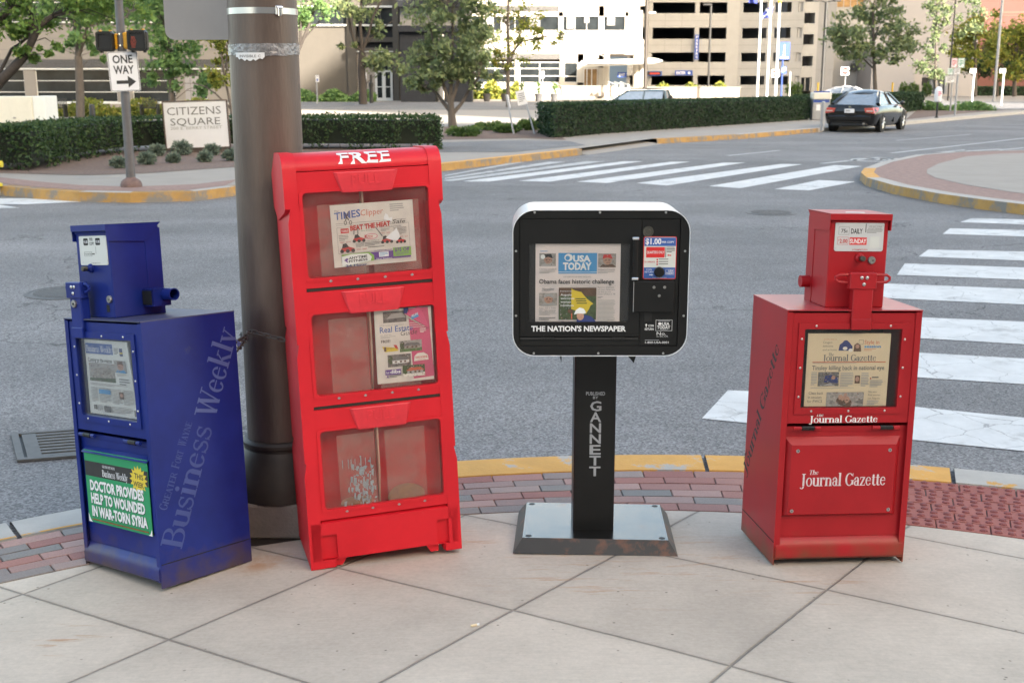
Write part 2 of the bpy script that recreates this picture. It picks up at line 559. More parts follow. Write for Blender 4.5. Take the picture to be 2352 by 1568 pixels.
class Sheet:
    """printed matter: a flat area addressed by box (x0, y0 top, x1, y1 bottom) lying on a plane given by a matrix (x right, y up, z out)"""
    def __init__(s, mb, mat4, box, size):
        s.mb = mb
        s.m = mat4
        s.b = box
        s.w, s.h = size
        s.k = 1
    def p(s, x, y, z):
        x0, y0, x1, y1 = s.b
        return s.m @ Vector(((x - x0) / (x1 - x0) * s.w, (y1 - y) / (y1 - y0) * s.h, z))
    def z(s):
        s.k += 1
        return s.k * 0.00003
    def poly(s, pts, mat):
        z = s.z()
        s.mb.add([s.p(x, y, z) for x, y in pts], [tuple(range(len(pts)))], mat)
    def rect(s, x0, y0, x1, y1, mat):
        s.poly([(x0, y1), (x1, y1), (x1, y0), (x0, y0)], mat)
    def ell(s, cx, cy, rx, ry, mat, n=18):
        s.poly([(cx + rx * math.cos(2 * math.pi * k / n), cy + ry * math.sin(2 * math.pi * k / n)) for k in range(n)], mat)
    def frame(s, x0, y0, x1, y1, t, mat):
        s.rect(x0, y0, x1, y0 + t, mat)
        s.rect(x0, y1 - t, x1, y1, mat)
        s.rect(x0, y0 + t, x0 + t, y1 - t, mat)
        s.rect(x1 - t, y0 + t, x1, y1 - t, mat)
    def lines(s, x0, y0, x1, y1, n, mat, fill=.5):
        st = (y1 - y0) / n
        for i in range(n):
            e = x1 - (x1 - x0) * (random.random() * .12 if i < n - 1 else .4)
            s.rect(x0, y0 + i * st, e, y0 + i * st + st * fill, mat)
    def txt(s, t, x0, y0, x1, y1, mat, bold=0.0, shear=0.0, serif_=False, slope=0.0):
        """fills the box: capital tops at y0, baseline at y1, width x0..x1"""
        z = s.z()
        if serif_:
            X = 0
            for ch in t:
                X += SERIF[ch][0] * .92
            tot = X
            X = 0
            for ch in t:
                adv, qs = SERIF[ch]
                for j, q in enumerate(qs):
                    vs = []
                    for a, b in q:
                        xx = (X + a + shear * b) / tot
                        px = x0 + (x1 - x0) * xx
                        vs.append(s.p(px, y1 + (y0 - y1) * b / CAP + slope * (px - x0), z + (j % 24) * 0.000002 + (0.00006 if False else 0)))
                    s.mb.add(vs, [(0, 1, 2, 3)], mat)
                X += adv * .92
            return
        vs, fs = text_mesh(t, bold)
        if not vs:
            return
        mx0 = min(v[0] + shear * v[1] for v in vs)
        mx1 = max(v[0] + shear * v[1] for v in vs)
        cap = 0.682
        out = []
        for a, b in vs:
            px = x0 + (x1 - x0) * (a + shear * b - mx0) / (mx1 - mx0)
            out.append(s.p(px, y1 + (y0 - y1) * b / cap + slope * (px - x0), z))
        s.mb.add(out, fs, mat)

def tag(o, label, cat, group=None, kind=None):
    o['label'] = label
    o['category'] = cat
    if group: o['group'] = group
    if kind: o['kind'] = kind
    return o
def thing(name, label, cat, loc, group=None):
    o = bpy.data.objects.new(name, None)
    COL.objects.link(o)
    o.location = loc
    o.empty_display_size = 0.1
    o['_o'] = tuple(loc)
    return tag(o, label, cat, group)
def struct(o):
    o['kind'] = 'structure'
    return o
def copy_tree(o, parent=None):
    c = o.copy()
    COL.objects.link(c)
    if parent is not None:
        c.parent = parent
    for ch in list(o.children):
        copy_tree(ch, c)
    return c
def pose(pos, yaw, roll, pitch):
    Rz = Matrix.Rotation(yaw, 4, 'Z')
    Ry = Matrix.Rotation(roll, 4, 'Y')
    Rx = Matrix.Rotation(pitch, 4, 'X')
    return Matrix.Translation(Vector(pos)) @ Rz @ Ry @ Rx
def front(x0, z0, y=0.0):          # plane facing -y, origin at its lower left
    return Matrix(((1, 0, 0, x0), (0, 0, -1, y), (0, 1, 0, z0), (0, 0, 0, 1)))

# ------------------------------------------------------------------ palette
CONC = (0.33, 0.30, 0.265)
M('conc', CONC, .85, var=.12, vs=3, bump=.25, bs=150)
M('conc_far', (.29, .265, .235), .85, var=.10, vs=1.5)
M('kerb', (.38, .36, .33), .85, var=.15, vs=5, bump=.2, bs=90)
M('kerb_yellow', (.56, .29, .055), .75, var=.16, vs=5, bump=.25, bs=70, wear=((.36, .34, .31), 5.0, .57, .62))
M('kerb_patchy', (.38, .36, .33), .85, var=.15, vs=5, bump=.2, bs=90, wear=((.50, .27, .06), 4.0, .56, .60))
M('kerb_dirty', (.38, .22, .065), .8, var=.25, vs=3, wear=((.19, .175, .155), 2.4, .47, .60))
M('brick_far', (.25, .165, .14), .85, var=.3, vs=9)
M('mulch', (.15, .105, .085), .95, var=.45, vs=14, bump=.8, bs=30)
M('white_paint', (.55, .56, .56), .8, var=.14, vs=5, bump=.2, bs=90, wear=((.20, .20, .20), 1.6, .56, .74), crack=((.13, .13, .13), 3.2, .0045))
M('white_paint_old', (.40, .41, .41), .75, var=.14, vs=4, wear=((.10, .10, .105), 3.5, .54, .70))
M_island('bricks', [(.29, .12, .10), (.33, .17, .145), (.21, .205, .195), (.35, .20, .175), (.27, .115, .10), (.38, .25, .22), (.235, .225, .21)], .85, bump=.5, bs=150)
M_island('tactile', [(.29, .10, .085), (.32, .12, .10), (.26, .09, .075)], .8, bump=.3)
M('iron', (.10, .095, .09), .55, metal=.4, var=.25, vs=20)
M('footing', (.20, .175, .16), .85, var=.2, vs=9, bump=.3, bs=80)
M('dome', (.20, .055, .05), .7, var=.3, vs=40)
M('joint', (.10, .09, .08), .95, var=.3, vs=20)
M('blue_paint', (.008, .020, .165), .36, var=.22, vs=5, coat=.0, spec=.28, rv=.08, low=((.085, .055, .035), 0, .13, .9), wear=((.045, .055, .12), 7, .66, .74))
M('red_top', (.34, .02, .028), .38, var=.2, vs=7, coat=.25)
M('blue_top', (.05, .055, .12), .45, var=.4, vs=9)
M('blue_letter', (.07, .105, .29), .45, var=.15)
M('blue_letter_dim', (.035, .06, .23), .45, var=.15)
M('red_paint', (.33, .011, .016), .38, var=.14, vs=5, coat=.0, spec=.32, rv=.08, low=((.14, .06, .03), 0, .10, .9), wear=((.24, .05, .045), 7, .67, .76))
M('red_plastic', (.58, .010, .020), .47, var=.14, vs=4, rv=.08, spec=.4, wear=((.62, .07, .085), 16, .64, .80))
M('red_scuffed', (.62, .026, .04), .5, var=.12, vs=25)
M('black_paint', (.010, .010, .010), .38, var=.2, vs=8, rv=.08, spec=.28)
M('black_flat', (.006, .006, .006), .6, var=.2)
M('black_rubber', (.02, .02, .02), .85, var=.2)
M('plate_black', (.09, .092, .09), .2, metal=.9, var=.35, vs=7, rv=.12, wear=((.12, .055, .03), 9, .62, .72))
M('plate_edge', (.018, .017, .017), .5, var=.3, vs=9, wear=((.10, .04, .022), 11, .52, .62))
M('white_shell', (.74, .75, .77), .3, var=.05, coat=.3)
M('steel', (.55, .55, .55), .32, metal=1.0, var=.1)
M('steel_dull', (.32, .31, .30), .5, metal=.9, var=.2)
M('chrome', (.8, .8, .8), .12, metal=1.0, var=.03)
M('dark_chrome', (.12, .115, .10), .4, metal=.9, var=.2)
M('paper', (.68, .645, .58), .8, var=.03, vs=4)
M('paper_white', (.72, .73, .70), .8, var=.03)
M('paper_pink', (.72, .63, .59), .8, var=.03)
M('paper_tan', (.66, .54, .36), .8, var=.04)
M('ink', (.03, .03, .03), .8, var=.1)
M('ink_mid', (.16, .16, .155), .8, var=.1)
M('ink_pale', (.36, .35, .33), .8, var=.08)
M('ink_red', (.50, .035, .03), .7, var=.08)
M('ink_orange', (.55, .12, .06), .7, var=.08)
M('ink_blue', (.035, .10, .34), .7, var=.08)
M('ink_navy', (.03, .045, .16), .7, var=.08)
M('ink_sky', (.06, .27, .52), .7, var=.05)
M('ink_pink', (.60, .10, .20), .7, var=.06)
M('ink_green', (.012, .26, .10), .5, var=.05)
M('ink_lime', (.22, .40, .08), .7, var=.06)
M('ink_purple', (.13, .055, .25), .7, var=.06)
M('ink_yellow', (.66, .50, .04), .7, var=.05)
M('ink_brown', (.12, .07, .045), .8, var=.3, vs=60)
M('ink_skin', (.42, .24, .17), .8, var=.25, vs=90)
M('ink_leaf', (.07, .10, .045), .8, var=.4, vs=90)
M('ink_grass', (.10, .19, .06), .8, var=.3, vs=90)
M('ink_photo', (.15, .14, .13), .8, var=.75, vs=70)
M('ink_house', (.32, .29, .26), .8, var=.5, vs=80)
M('white_vinyl', (.72, .72, .72), .5, var=.04)
M('white_faded', (.60, .50, .52), .55, var=.15, vs=40)
M('silver_letter', (.30, .31, .33), .5, var=.15)
M('plate_white', (.60, .61, .58), .4, var=.03)
M('plate_silver', (.58, .58, .585), .38, metal=.2, var=.04)
M('red_sticker', (.58, .02, .02), .5, var=.05)
M('bronze', (.120, .090, .075), .42, metal=.35, var=.30, vs=4, rv=.1, wear=((.30, .27, .25), 26, .735, .765), stretch=(2.5, 2.5, .5), bump=.15, bs=40)
M('bronze_dark', (.045, .037, .031), .5, metal=.3, var=.3, vs=8)
M('tape', (.23, .225, .23), .22, metal=.35, var=.5, vs=45, bump=.6, bs=70)
M('sign_back', (.30, .285, .29), .42, metal=.75, var=.12, vs=2.5)
M('galv', (.34, .345, .36), .5, metal=.5, var=.12, vs=8)
M('pole_grey', (.125, .12, .125), .5, metal=.4, var=.15, vs=6)
M('foot_rust', (.14, .09, .08), .7, var=.3, vs=14)
M('sign_white', (.70, .70, .72), .5, var=.03)
M('signal_yellow', (.62, .30, .01), .5, var=.08)
M('hydrant', (.60, .50, .03), .5, var=.12)
M('cabinet', (.62, .60, .52), .55, var=.05)
M('cabinet_side', (.66, .68, .66), .55, var=.05)
M('park_blue', (.02, .06, .28), .5, var=.08)
M('bollard_yellow', (.62, .40, .03), .6, var=.08)
M('black_metal', (.015, .015, .015), .45, var=.2)
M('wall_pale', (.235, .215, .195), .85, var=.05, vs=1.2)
M('wall_aggregate', (.08, .072, .062), .85, var=.08, vs=1.2)  # dark brown aggregate, one even base colour
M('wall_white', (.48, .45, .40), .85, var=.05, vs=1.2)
M('wall_garage', (.30, .297, .29), .85, var=.07, vs=.9)
M('wall_grey', (.22, .22, .225), .85, var=.06, vs=.9)
M('wall_beige', (.29, .28, .285), .85, var=.03, vs=.5)
M('wall_bluegrey', (.24, .25, .28), .85, var=.03)
M('wall_brick', (.115, .045, .038), .85, var=.08, vs=.6)
M('wall_brick_band', (.17, .075, .058), .85, var=.08)
M('wall_dark', (.022, .025, .032), .6, var=.25, vs=2, spec=.2)
M('wall_stone', (.30, .265, .235), .9, var=.2, vs=6)
M('louver', (.16, .155, .155), .6, var=.15)
M('louver_dark', (.05, .05, .055), .6, var=.2)
M('frame_white', (.62, .62, .60), .5, var=.04)
M('glass_dark', (.020, .024, .027), .08, var=.6, vs=.7, spec=.22)
M('glass_amber', (.30, .19, .09), .2, var=.5, vs=.8)
M('shade_block_wall', (.24, .22, .20), .85, var=.1, vs=.5)
M('bark', (.095, .08, .068), .9, var=.3, vs=12, bump=.7, bs=25, stretch=(1, 1, .25))
M('bark_dark', (.05, .042, .038), .9, var=.3, vs=12)
M_island('leaf_locust', [(0.091, 0.179, 0.051), (0.144, 0.258, 0.065), (0.206, 0.329, 0.074), (0.118, 0.206, 0.065), (0.276, 0.364, 0.082)], .6, trans=.35)
M_island('leaf_olive', [(0.122, 0.176, 0.087), (0.166, 0.22, 0.104), (0.21, 0.263, 0.111), (0.143, 0.187, 0.111), (0.253, 0.275, 0.122)], .6, trans=.3)
M_island('leaf_mid', [(0.096, 0.191, 0.074), (0.138, 0.244, 0.085), (0.191, 0.306, 0.096), (0.138, 0.222, 0.096)], .6, trans=.35)
M_island('leaf_yellow', [(0.13, 0.182, 0.039), (0.208, 0.247, 0.046), (0.286, 0.286, 0.052), (0.117, 0.156, 0.039), (0.338, 0.286, 0.052)], .6, trans=.35)
M_island('leaf_hedge', [(0.023, 0.052, 0.018), (0.034, 0.071, 0.023), (0.052, 0.092, 0.03), (0.032, 0.06, 0.028), (0.069, 0.109, 0.034)], .6, trans=.2)
M_island('leaf_hedge_dark', [(0.018, 0.04, 0.02), (0.027, 0.056, 0.025), (0.04, 0.075, 0.031), (0.025, 0.048, 0.027)], .6, trans=.2)
M_island('leaf_sage', [(0.12, 0.168, 0.132), (0.168, 0.216, 0.168), (0.216, 0.264, 0.204), (0.108, 0.144, 0.108)], .7, trans=.25)
M_island('leaf_juniper', [(0.072, 0.132, 0.036), (0.108, 0.18, 0.048), (0.06, 0.108, 0.036), (0.144, 0.204, 0.06)], .7, trans=.25)
M_island('leaf_dry', [(0.12, 0.085, 0.05), (0.09, 0.06, 0.04), (0.06, 0.07, 0.03)], .8, trans=.2)
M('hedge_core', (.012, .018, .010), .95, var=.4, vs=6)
M('car_black', (.004, .004, .005), .12, var=.05, coat=.75, spec=.3)
M('car_teal', (.02, .06, .075), .25, var=.05, coat=1.0)
M('car_silver', (.42, .43, .45), .25, var=.05, coat=1.0, metal=.3)
M('car_glass', (.34, .37, .40), .06, var=.2, spec=1.0, metal=.6)  # pale metallic tint stands in for a brighter sky reflection
M('tail_red', (.42, .02, .02), .15, var=.15, vs=20, coat=.8)
M('tail_clear', (.55, .40, .38), .15, var=.2, vs=20, coat=.8)
M('tyre', (.018, .018, .018), .85, var=.2)
M('flag_blue', (.03, .045, .25), .7, var=.1)
M('flag_white', (.6, .6, .62), .7, var=.05)
M('terracotta', (.075, .075, .08), .8, var=.15)
M('hand_red', (.40, .05, .02), .5, var=.2, vs=60)
M('led', (.01, .008, .008), .4, var=.2)
M('residue', (.30, .38, .42), .7, var=.3, vs=50)
M('straw', (.30, .20, .08), .9, var=.35, vs=60)
M('divider', (.55, .36, .27), .6, var=.1)
M('rust', (.20, .075, .02), .9, var=.3, vs=30)
M_pane('pane', (.99, .99, .99), .015, (.5, .5, .5), .45, .05)
M_pane('pane_milky', (.985, .975, .975), .045, (.60, .42, .38), .35, .12, .6)
M_pane('film', (.98, .96, .96), .19, (.55, .38, .32), .15, .3, .3)

def M_asphalt():
    m = bpy.data.materials.new('asphalt')
    m.use_nodes = True
    n = m.node_tree.nodes
    l = m.node_tree.links
    b = n['Principled BSDF']
    b.inputs['Roughness'].default_value = .75
    b.inputs['Specular IOR Level'].default_value = .35
    tc = n.new('ShaderNodeTexCoord')
    def noise(sc, det=5, ro=.6):
        x = n.new('ShaderNodeTexNoise')
        x.inputs['Scale'].default_value = sc
        x.inputs['Detail'].default_value = det
        x.inputs['Roughness'].default_value = ro
        l.new(tc.outputs['Object'], x.inputs['Vector'])
        return x.outputs[0]
    def rng(v, a, b_, c, d):
        x = n.new('ShaderNodeMapRange')
        for i, q in enumerate((a, b_, c, d)):
            x.inputs[i + 1].default_value = q
        l.new(v, x.inputs[0])
        return x.outputs[0]
    def mul(a, c):
        x = n.new('ShaderNodeMath')
        x.operation = 'MULTIPLY'
        l.new(a, x.inputs[0])
        l.new(c, x.inputs[1])
        return x.outputs[0]
    vo = n.new('ShaderNodeTexVoronoi')
    vo.inputs['Scale'].default_value = 105
    l.new(tc.outputs['Object'], vo.inputs['Vector'])
    sp = n.new('ShaderNodeSeparateColor')
    l.new(vo.outputs['Color'], sp.inputs[0])
    grain = rng(sp.outputs[0], 0, 1, .55, 1.55)
    fine = rng(noise(60, 6, .7), .3, .7, .75, 1.25)
    big = rng(noise(.28, 5), .3, .7, .80, 1.16)
    mid = rng(noise(1.7, 6, .7), .3, .7, .9, 1.1)
    mp = n.new('ShaderNodeMapping')
    mp.inputs['Rotation'].default_value = (0, 0, R(-52))
    mp.inputs['Scale'].default_value = (.10, .75, 1)
    l.new(tc.outputs['Object'], mp.inputs[0])
    ln = n.new('ShaderNodeTexNoise')
    ln.inputs['Scale'].default_value = 1.0
    ln.inputs['Detail'].default_value = 4
    l.new(mp.outputs[0], ln.inputs['Vector'])
    lanes = rng(ln.outputs[0], .32, .68, .88, 1.10)
    drip = rng(noise(2.6, 3, .5), .68, .76, 1, .78)
    v = mul(mul(mul(grain, fine), mul(big, mid)), mul(lanes, drip))
    # a few meandering cracks
    wv = n.new('ShaderNodeVectorMath')
    wv.operation = 'MULTIPLY_ADD'
    wn = n.new('ShaderNodeTexNoise')
    wn.inputs['Scale'].default_value = 1.2
    wn.inputs['Detail'].default_value = 6
    l.new(tc.outputs['Object'], wn.inputs['Vector'])
    l.new(wn.outputs['Color'], wv.inputs[0])
    wv.inputs[1].default_value = (1.6, 1.6, 0)
    l.new(tc.outputs['Object'], wv.inputs[2])
    v2 = n.new('ShaderNodeTexVoronoi')
    v2.feature = 'DISTANCE_TO_EDGE'
    v2.inputs['Scale'].default_value = .17
    l.new(wv.outputs[0], v2.inputs['Vector'])
    v = mul(v, rng(v2.outputs['Distance'], 0.0008, .0022, .5, 1))
    sc = n.new('ShaderNodeVectorMath')
    sc.operation = 'SCALE'
    sc.inputs[0].default_value = (.165, .163, .165)
    l.new(v, sc.inputs['Scale'])
    l.new(sc.outputs[0], b.inputs['Base Color'])
    bp = n.new('ShaderNodeBump')
    bp.inputs['Strength'].default_value = .9
    bp.inputs['Distance'].default_value = .004
    l.new(grain, bp.inputs['Height'])
    l.new(bp.outputs[0], b.inputs['Normal'])
    MATS['asphalt'] = m
M_asphalt()

def M_slabs():
    m = bpy.data.materials.new('slabs')
    m.use_nodes = True
    n = m.node_tree.nodes
    l = m.node_tree.links
    b = n['Principled BSDF']
    b.inputs['Roughness'].default_value = .85
    b.inputs['Specular IOR Level'].default_value = .3
    tc = n.new('ShaderNodeTexCoord')
    P = tc.outputs['Object']
    def math_(op, a, c=None, d=None):
        x = n.new('ShaderNodeMath')
        x.operation = op
        for i, q in enumerate((a, c, d)):
            if q is None: continue
            if isinstance(q, (int, float)): x.inputs[i].default_value = q
            else: l.new(q, x.inputs[i])
        return x.outputs[0]
    def noise(sc, det=5, ro=.6, vec=P):
        x = n.new('ShaderNodeTexNoise')
        x.inputs['Scale'].default_value = sc
        x.inputs['Detail'].default_value = det
        x.inputs['Roughness'].default_value = ro
        l.new(vec, x.inputs['Vector'])
        return x.outputs[0]
    def rng(v, a, b_, c, d, smooth=False):
        x = n.new('ShaderNodeMapRange')
        if smooth: x.interpolation_type = 'SMOOTHSTEP'
        for i, q in enumerate((a, b_, c, d)):
            x.inputs[i + 1].default_value = q
        l.new(v, x.inputs[0])
        return x.outputs[0]
    wob = math_('MULTIPLY_ADD', noise(9, 3), .006, -.003)
    ds = []
    cells = []
    for nx, ny, off, spc in ((.809, -.588, -2.10, .765), (.559, .829, 2.215, .748)):
        d = n.new('ShaderNodeVectorMath')
        d.operation = 'DOT_PRODUCT'
        l.new(P, d.inputs[0])
        d.inputs[1].default_value = (nx, ny, 0)
        q = math_('DIVIDE', math_('ADD', math_('SUBTRACT', d.outputs['Value'], off), wob), spc)
        fr = math_('ABSOLUTE', math_('SUBTRACT', math_('FRACT', math_('ADD', q, .5)), .5))
        ds.append(math_('MULTIPLY', fr, spc))
        cells.append(math_('FLOOR', q))
    dist = math_('MINIMUM', ds[0], ds[1])
    groove = rng(dist, .002, .0065, 1, 0, True)
    lip = rng(dist, .004, .016, 1, 0, True)
    wn = n.new('ShaderNodeTexWhiteNoise')
    wn.noise_dimensions = '2D'
    cb = n.new('ShaderNodeCombineXYZ')
    l.new(cells[0], cb.inputs[0])
    l.new(cells[1], cb.inputs[1])
    l.new(cb.outputs[0], wn.inputs['Vector'])
    per = rng(wn.outputs['Value'], 0, 1, .90, 1.07)
    v = math_('MULTIPLY', per, rng(noise(2.2, 7, .65), .3, .7, .88, 1.1))
    v = math_('MULTIPLY', v, rng(noise(55, 6, .75), .3, .7, .90, 1.09))
    # broom marks
    mp = n.new('ShaderNodeMapping')
    mp.inputs['Rotation'].default_value = (0, 0, R(-24))
    mp.inputs['Scale'].default_value = (6, 190, 1)
    l.new(P, mp.inputs[0])
    brm = noise(1.0, 3, .6, mp.outputs[0])
    v = math_('MULTIPLY', v, rng(brm, .3, .7, .95, 1.045))
    # small dark pits
    vo = n.new('ShaderNodeTexVoronoi')
    vo.inputs['Scale'].default_value = 17
    vo.inputs['Randomness'].default_value = 1
    l.new(P, vo.inputs['Vector'])
    pit = math_('MULTIPLY', rng(vo.outputs['Distance'], .05, .1, 1, 0), rng(noise(3.0, 4), .47, .53, 0, 1))
    v = math_('MULTIPLY', v, rng(pit, 0, 1, 1, .42))
    v2_ = n.new('ShaderNodeTexVoronoi')
    v2_.inputs['Scale'].default_value = 2.6
    l.new(P, v2_.inputs['Vector'])
    gum = math_('MULTIPLY', rng(v2_.outputs['Distance'], .03, .055, 1, 0, True), rng(noise(1.1, 3), .52, .56, 0, 1))
    v = math_('MULTIPLY', v, rng(gum, 0, 1, 1, .72))
    v = math_('MULTIPLY', v, rng(noise(.9, 6, .7), .35, .68, .90, 1.07))
    v = math_('MULTIPLY', v, rng(dist, .0, .06, .93, 1, True))
    v = math_('MULTIPLY', v, rng(lip, 0, 1, 1, .90))
    v = math_('MULTIPLY', v, rng(groove, 0, 1, 1, .60))
    sc = n.new('ShaderNodeVectorMath')
    sc.operation = 'SCALE'
    sc.inputs[0].default_value = (.485, .428, .362)
    l.new(v, sc.inputs['Scale'])
    out = sc.outputs[0]
    # rust that has run from the steel cabinets
    mp2 = n.new('ShaderNodeMapping')
    mp2.inputs['Rotation'].default_value = (0, 0, R(12))
    mp2.inputs['Scale'].default_value = (2.2, 15, 1)
    l.new(P, mp2.inputs[0])
    streak = rng(noise(1.3, 6, .7, mp2.outputs[0]), .56, .70, 0, 1)
    tot = None
    for x, y, r in ((-1.0, 4.1, .30), (.32, 3.95, .55), (.75, 4.0, .45), (1.0, 3.85, .35), (-.05, 4.25, .4), (-1.45, 3.45, .25)):
        d = n.new('ShaderNodeVectorMath')
        d.operation = 'DISTANCE'
        l.new(P, d.inputs[0])
        d.inputs[1].default_value = (x, y, zc(x, y))
        k = rng(d.outputs['Value'], r * .2, r, 1, 0, True)
        tot = k if tot is None else math_('MAXIMUM', tot, k)
    fac = math_('MULTIPLY', math_('MULTIPLY', streak, tot), .8)
    d = n.new('ShaderNodeVectorMath')
    d.operation = 'DISTANCE'
    l.new(P, d.inputs[0])
    d.inputs[1].default_value = (-.93, 4.07, zc(-.93, 4.07))
    spot = math_('MULTIPLY', rng(d.outputs['Value'], .0, .16, 1, 0, True), rng(noise(9, 5), .4, .6, 0, .8))
    fac = math_('MAXIMUM', fac, spot)
    mx = n.new('ShaderNodeMix')
    mx.data_type = 'RGBA'
    l.new(out, mx.inputs[6])
    mx.inputs[7].default_value = (.36, .19, .085, 1)
    l.new(fac, mx.inputs[0])
    l.new(mx.outputs[2], b.inputs['Base Color'])
    hgt = math_('ADD', math_('MULTIPLY', groove, -1.0), math_('MULTIPLY', brm, .06))
    bp = n.new('ShaderNodeBump')
    bp.inputs['Strength'].default_value = .7
    bp.inputs['Distance'].default_value = .008
    l.new(hgt, bp.inputs['Height'])
    l.new(bp.outputs[0], b.inputs['Normal'])
    MATS['slabs'] = m
M_slabs()

# ------------------------------------------------------------------ ground, near corner
g = MB()
g.add([(-1500, -300, ROAD), (1500, -300, ROAD), (1500, 2500, ROAD), (-1500, 2500, ROAD)], [(0, 1, 2, 3)], 'asphalt')
struct(g.build('road', smooth=False))

def circ_hit(cx, cy, r, a, ox=.57, oy=.66):
    dx, dy = math.cos(a), math.sin(a)
    fx_, fy_ = ox - cx, oy - cy
    bq = fx_ * dx + fy_ * dy
    t = -bq + math.sqrt(bq * bq - (fx_ * fx_ + fy_ * fy_ - r * r))
    return ox + dx * t, oy + dy * t
def arc_pt(a, t):
    """t = 0 at the edge of the concrete, 1 at the inner edge of the kerb, 2 at its outer edge"""
    p0 = circ_hit(.424, .794, 3.866, a)
    p1 = circ_hit(.721, .526, 4.734, a)
    p2 = circ_hit(.702, .785, 4.76, a)
    if t <= 1:
        return Vector((p0[0] + (p1[0] - p0[0]) * t, p0[1] + (p1[1] - p0[1]) * t, 0))
    t -= 1
    return Vector((p1[0] + (p2[0] - p1[0]) * t, p1[1] + (p2[1] - p1[1]) * t, 0))
def cone(p, dz=0.0):
    return Vector((p.x, p.y, zc(p.x, p.y) + dz))

g = MB()
NA = 90
rows = [0, .2, .4, .55, .65, .75, .85, 1.0]
vs = []
for i in range(NA + 1):
    a = R(2 + 176 * i / NA)
    e = arc_pt(a, 0)
    for q in rows:
        vs.append(cone(Vector((.57 + (e.x - .57) * q, .66 + (e.y - .66) * q, 0))))
n_ = len(rows)
g.add(vs, [(i * n_ + k, i * n_ + k + 1, (i + 1) * n_ + k + 1, (i + 1) * n_ + k) for i in range(NA) for k in range(n_ - 1)], 'slabs')
g.add([(-9, -21.9, -.004), (9, -21.9, -.004), (9, .8, -.004), (-9, .8, -.004)], [(0, 1, 2, 3)], 'slabs')
struct(g.build('sidewalk', smooth=True, sharp=60))

# brick band: real bricks laid in rows that follow the kerb
g = MB()
bed = []
for i in range(NA + 1):
    a = R(2 + 176 * i / NA)
    bed += [cone(arc_pt(a, 0), -.008), cone(arc_pt(a, 1), -.008)]
g.add(bed, [(2 * i, 2 * i + 1, 2 * i + 3, 2 * i + 2) for i in range(NA)], 'joint')
rb = random.Random(3)
tact = MB()
ROWS = 6
for r_ in range(ROWS):
    step = .222 / 4.3
    a = R(20) + (r_ % 2) * step * .5 + rb.random() * .01
    while a < R(160):
        t0 = r_ / ROWS + .006
        t1 = (r_ + 1) / ROWS - .006
        a1 = a + step - .0011
        mid = arc_pt((a + a1) / 2, (t0 + t1) / 2)
        m_ = tact if mid.x > 1.58 else g
        dz = rb.uniform(-.0015, .0015)
        top = [cone(arc_pt(a, t0), dz), cone(arc_pt(a1, t0), dz), cone(arc_pt(a1, t1), dz), cone(arc_pt(a, t1), dz)]
        cen = sum(top, Vector()) / 4
        inn = [cen + (p - cen) * .975 + Vector((0, 0, .003)) for p in top]
        m_.add([p - Vector((0, 0, .02)) for p in top] + top + inn,
               [(i, (i + 1) % 4, 4 + (i + 1) % 4, 4 + i) for i in range(4)] + [(4 + i, 4 + (i + 1) % 4, 8 + (i + 1) % 4, 8 + i) for i in range(4)] + [(8, 9, 10, 11)],
               'tactile' if m_ is tact else 'bricks')
        if m_ is tact:
            for q in range(4):
                for s_ in range(2):
                    c = arc_pt(a + (a1 - a) * (q + .5) / 4, t0 + (t1 - t0) * (s_ + .5) / 2)
                    c = cone(c, dz + .003)
                    m_.lathe([(.0165, -.001), (.0155, .004), (.010, .0075), (.001, .008)], c, 'dome', 8)
        a += step
struct(g.build('brick_paving', smooth=False))
tl = tact.build('tactile_paving', smooth=False)
struct(tl)

# near kerb
g = MB()
segs = [(20, 49, 'kerb'), (49, 72, 'kerb_patchy'), (72, 85.7, 'kerb_yellow'), (85.7, 108, 'kerb_yellow'), (108, 124, 'kerb'), (124, 160, 'kerb')]
for a0, a1, m_ in segs:
    n2 = max(4, int((a1 - a0) / 2))
    vs = []
    for i in range(n2 + 1):
        a = R(a0 + .12 + (a1 - a0 - .24) * i / n2)
        for t, dz in ((1.0, -.02), (1.02, .006), (1.82, .004), (1.93, -.004), (2.0, -.03), (2.02, -.2)):
            vs.append(cone(arc_pt(a, t), dz) if t < 1.9 else Vector((*arc_pt(a, t).xy, zc(*arc_pt(a, 1.82).xy) + dz)))
    g.add(vs, [(i * 6 + k, i * 6 + k + 1, (i + 1) * 6 + k + 1, (i + 1) * 6 + k) for i in range(n2) for k in range(5)], m_)
    if m_ == 'kerb' and a0 >= 108:    # thin yellow line left on the inner edge
        vs = []
        for i in range(n2 + 1):
            a = R(a0 + .12 + (a1 - a0 - .24) * i / n2)
            vs += [cone(arc_pt(a, 1.03), .0085), cone(arc_pt(a, 1.09), .0085)]
        g.add(vs, [(2 * i, 2 * i + 1, 2 * i + 3, 2 * i + 2) for i in range(n2)], 'kerb_yellow')
struct(g.build('kerb_near', smooth=True, sharp=50))

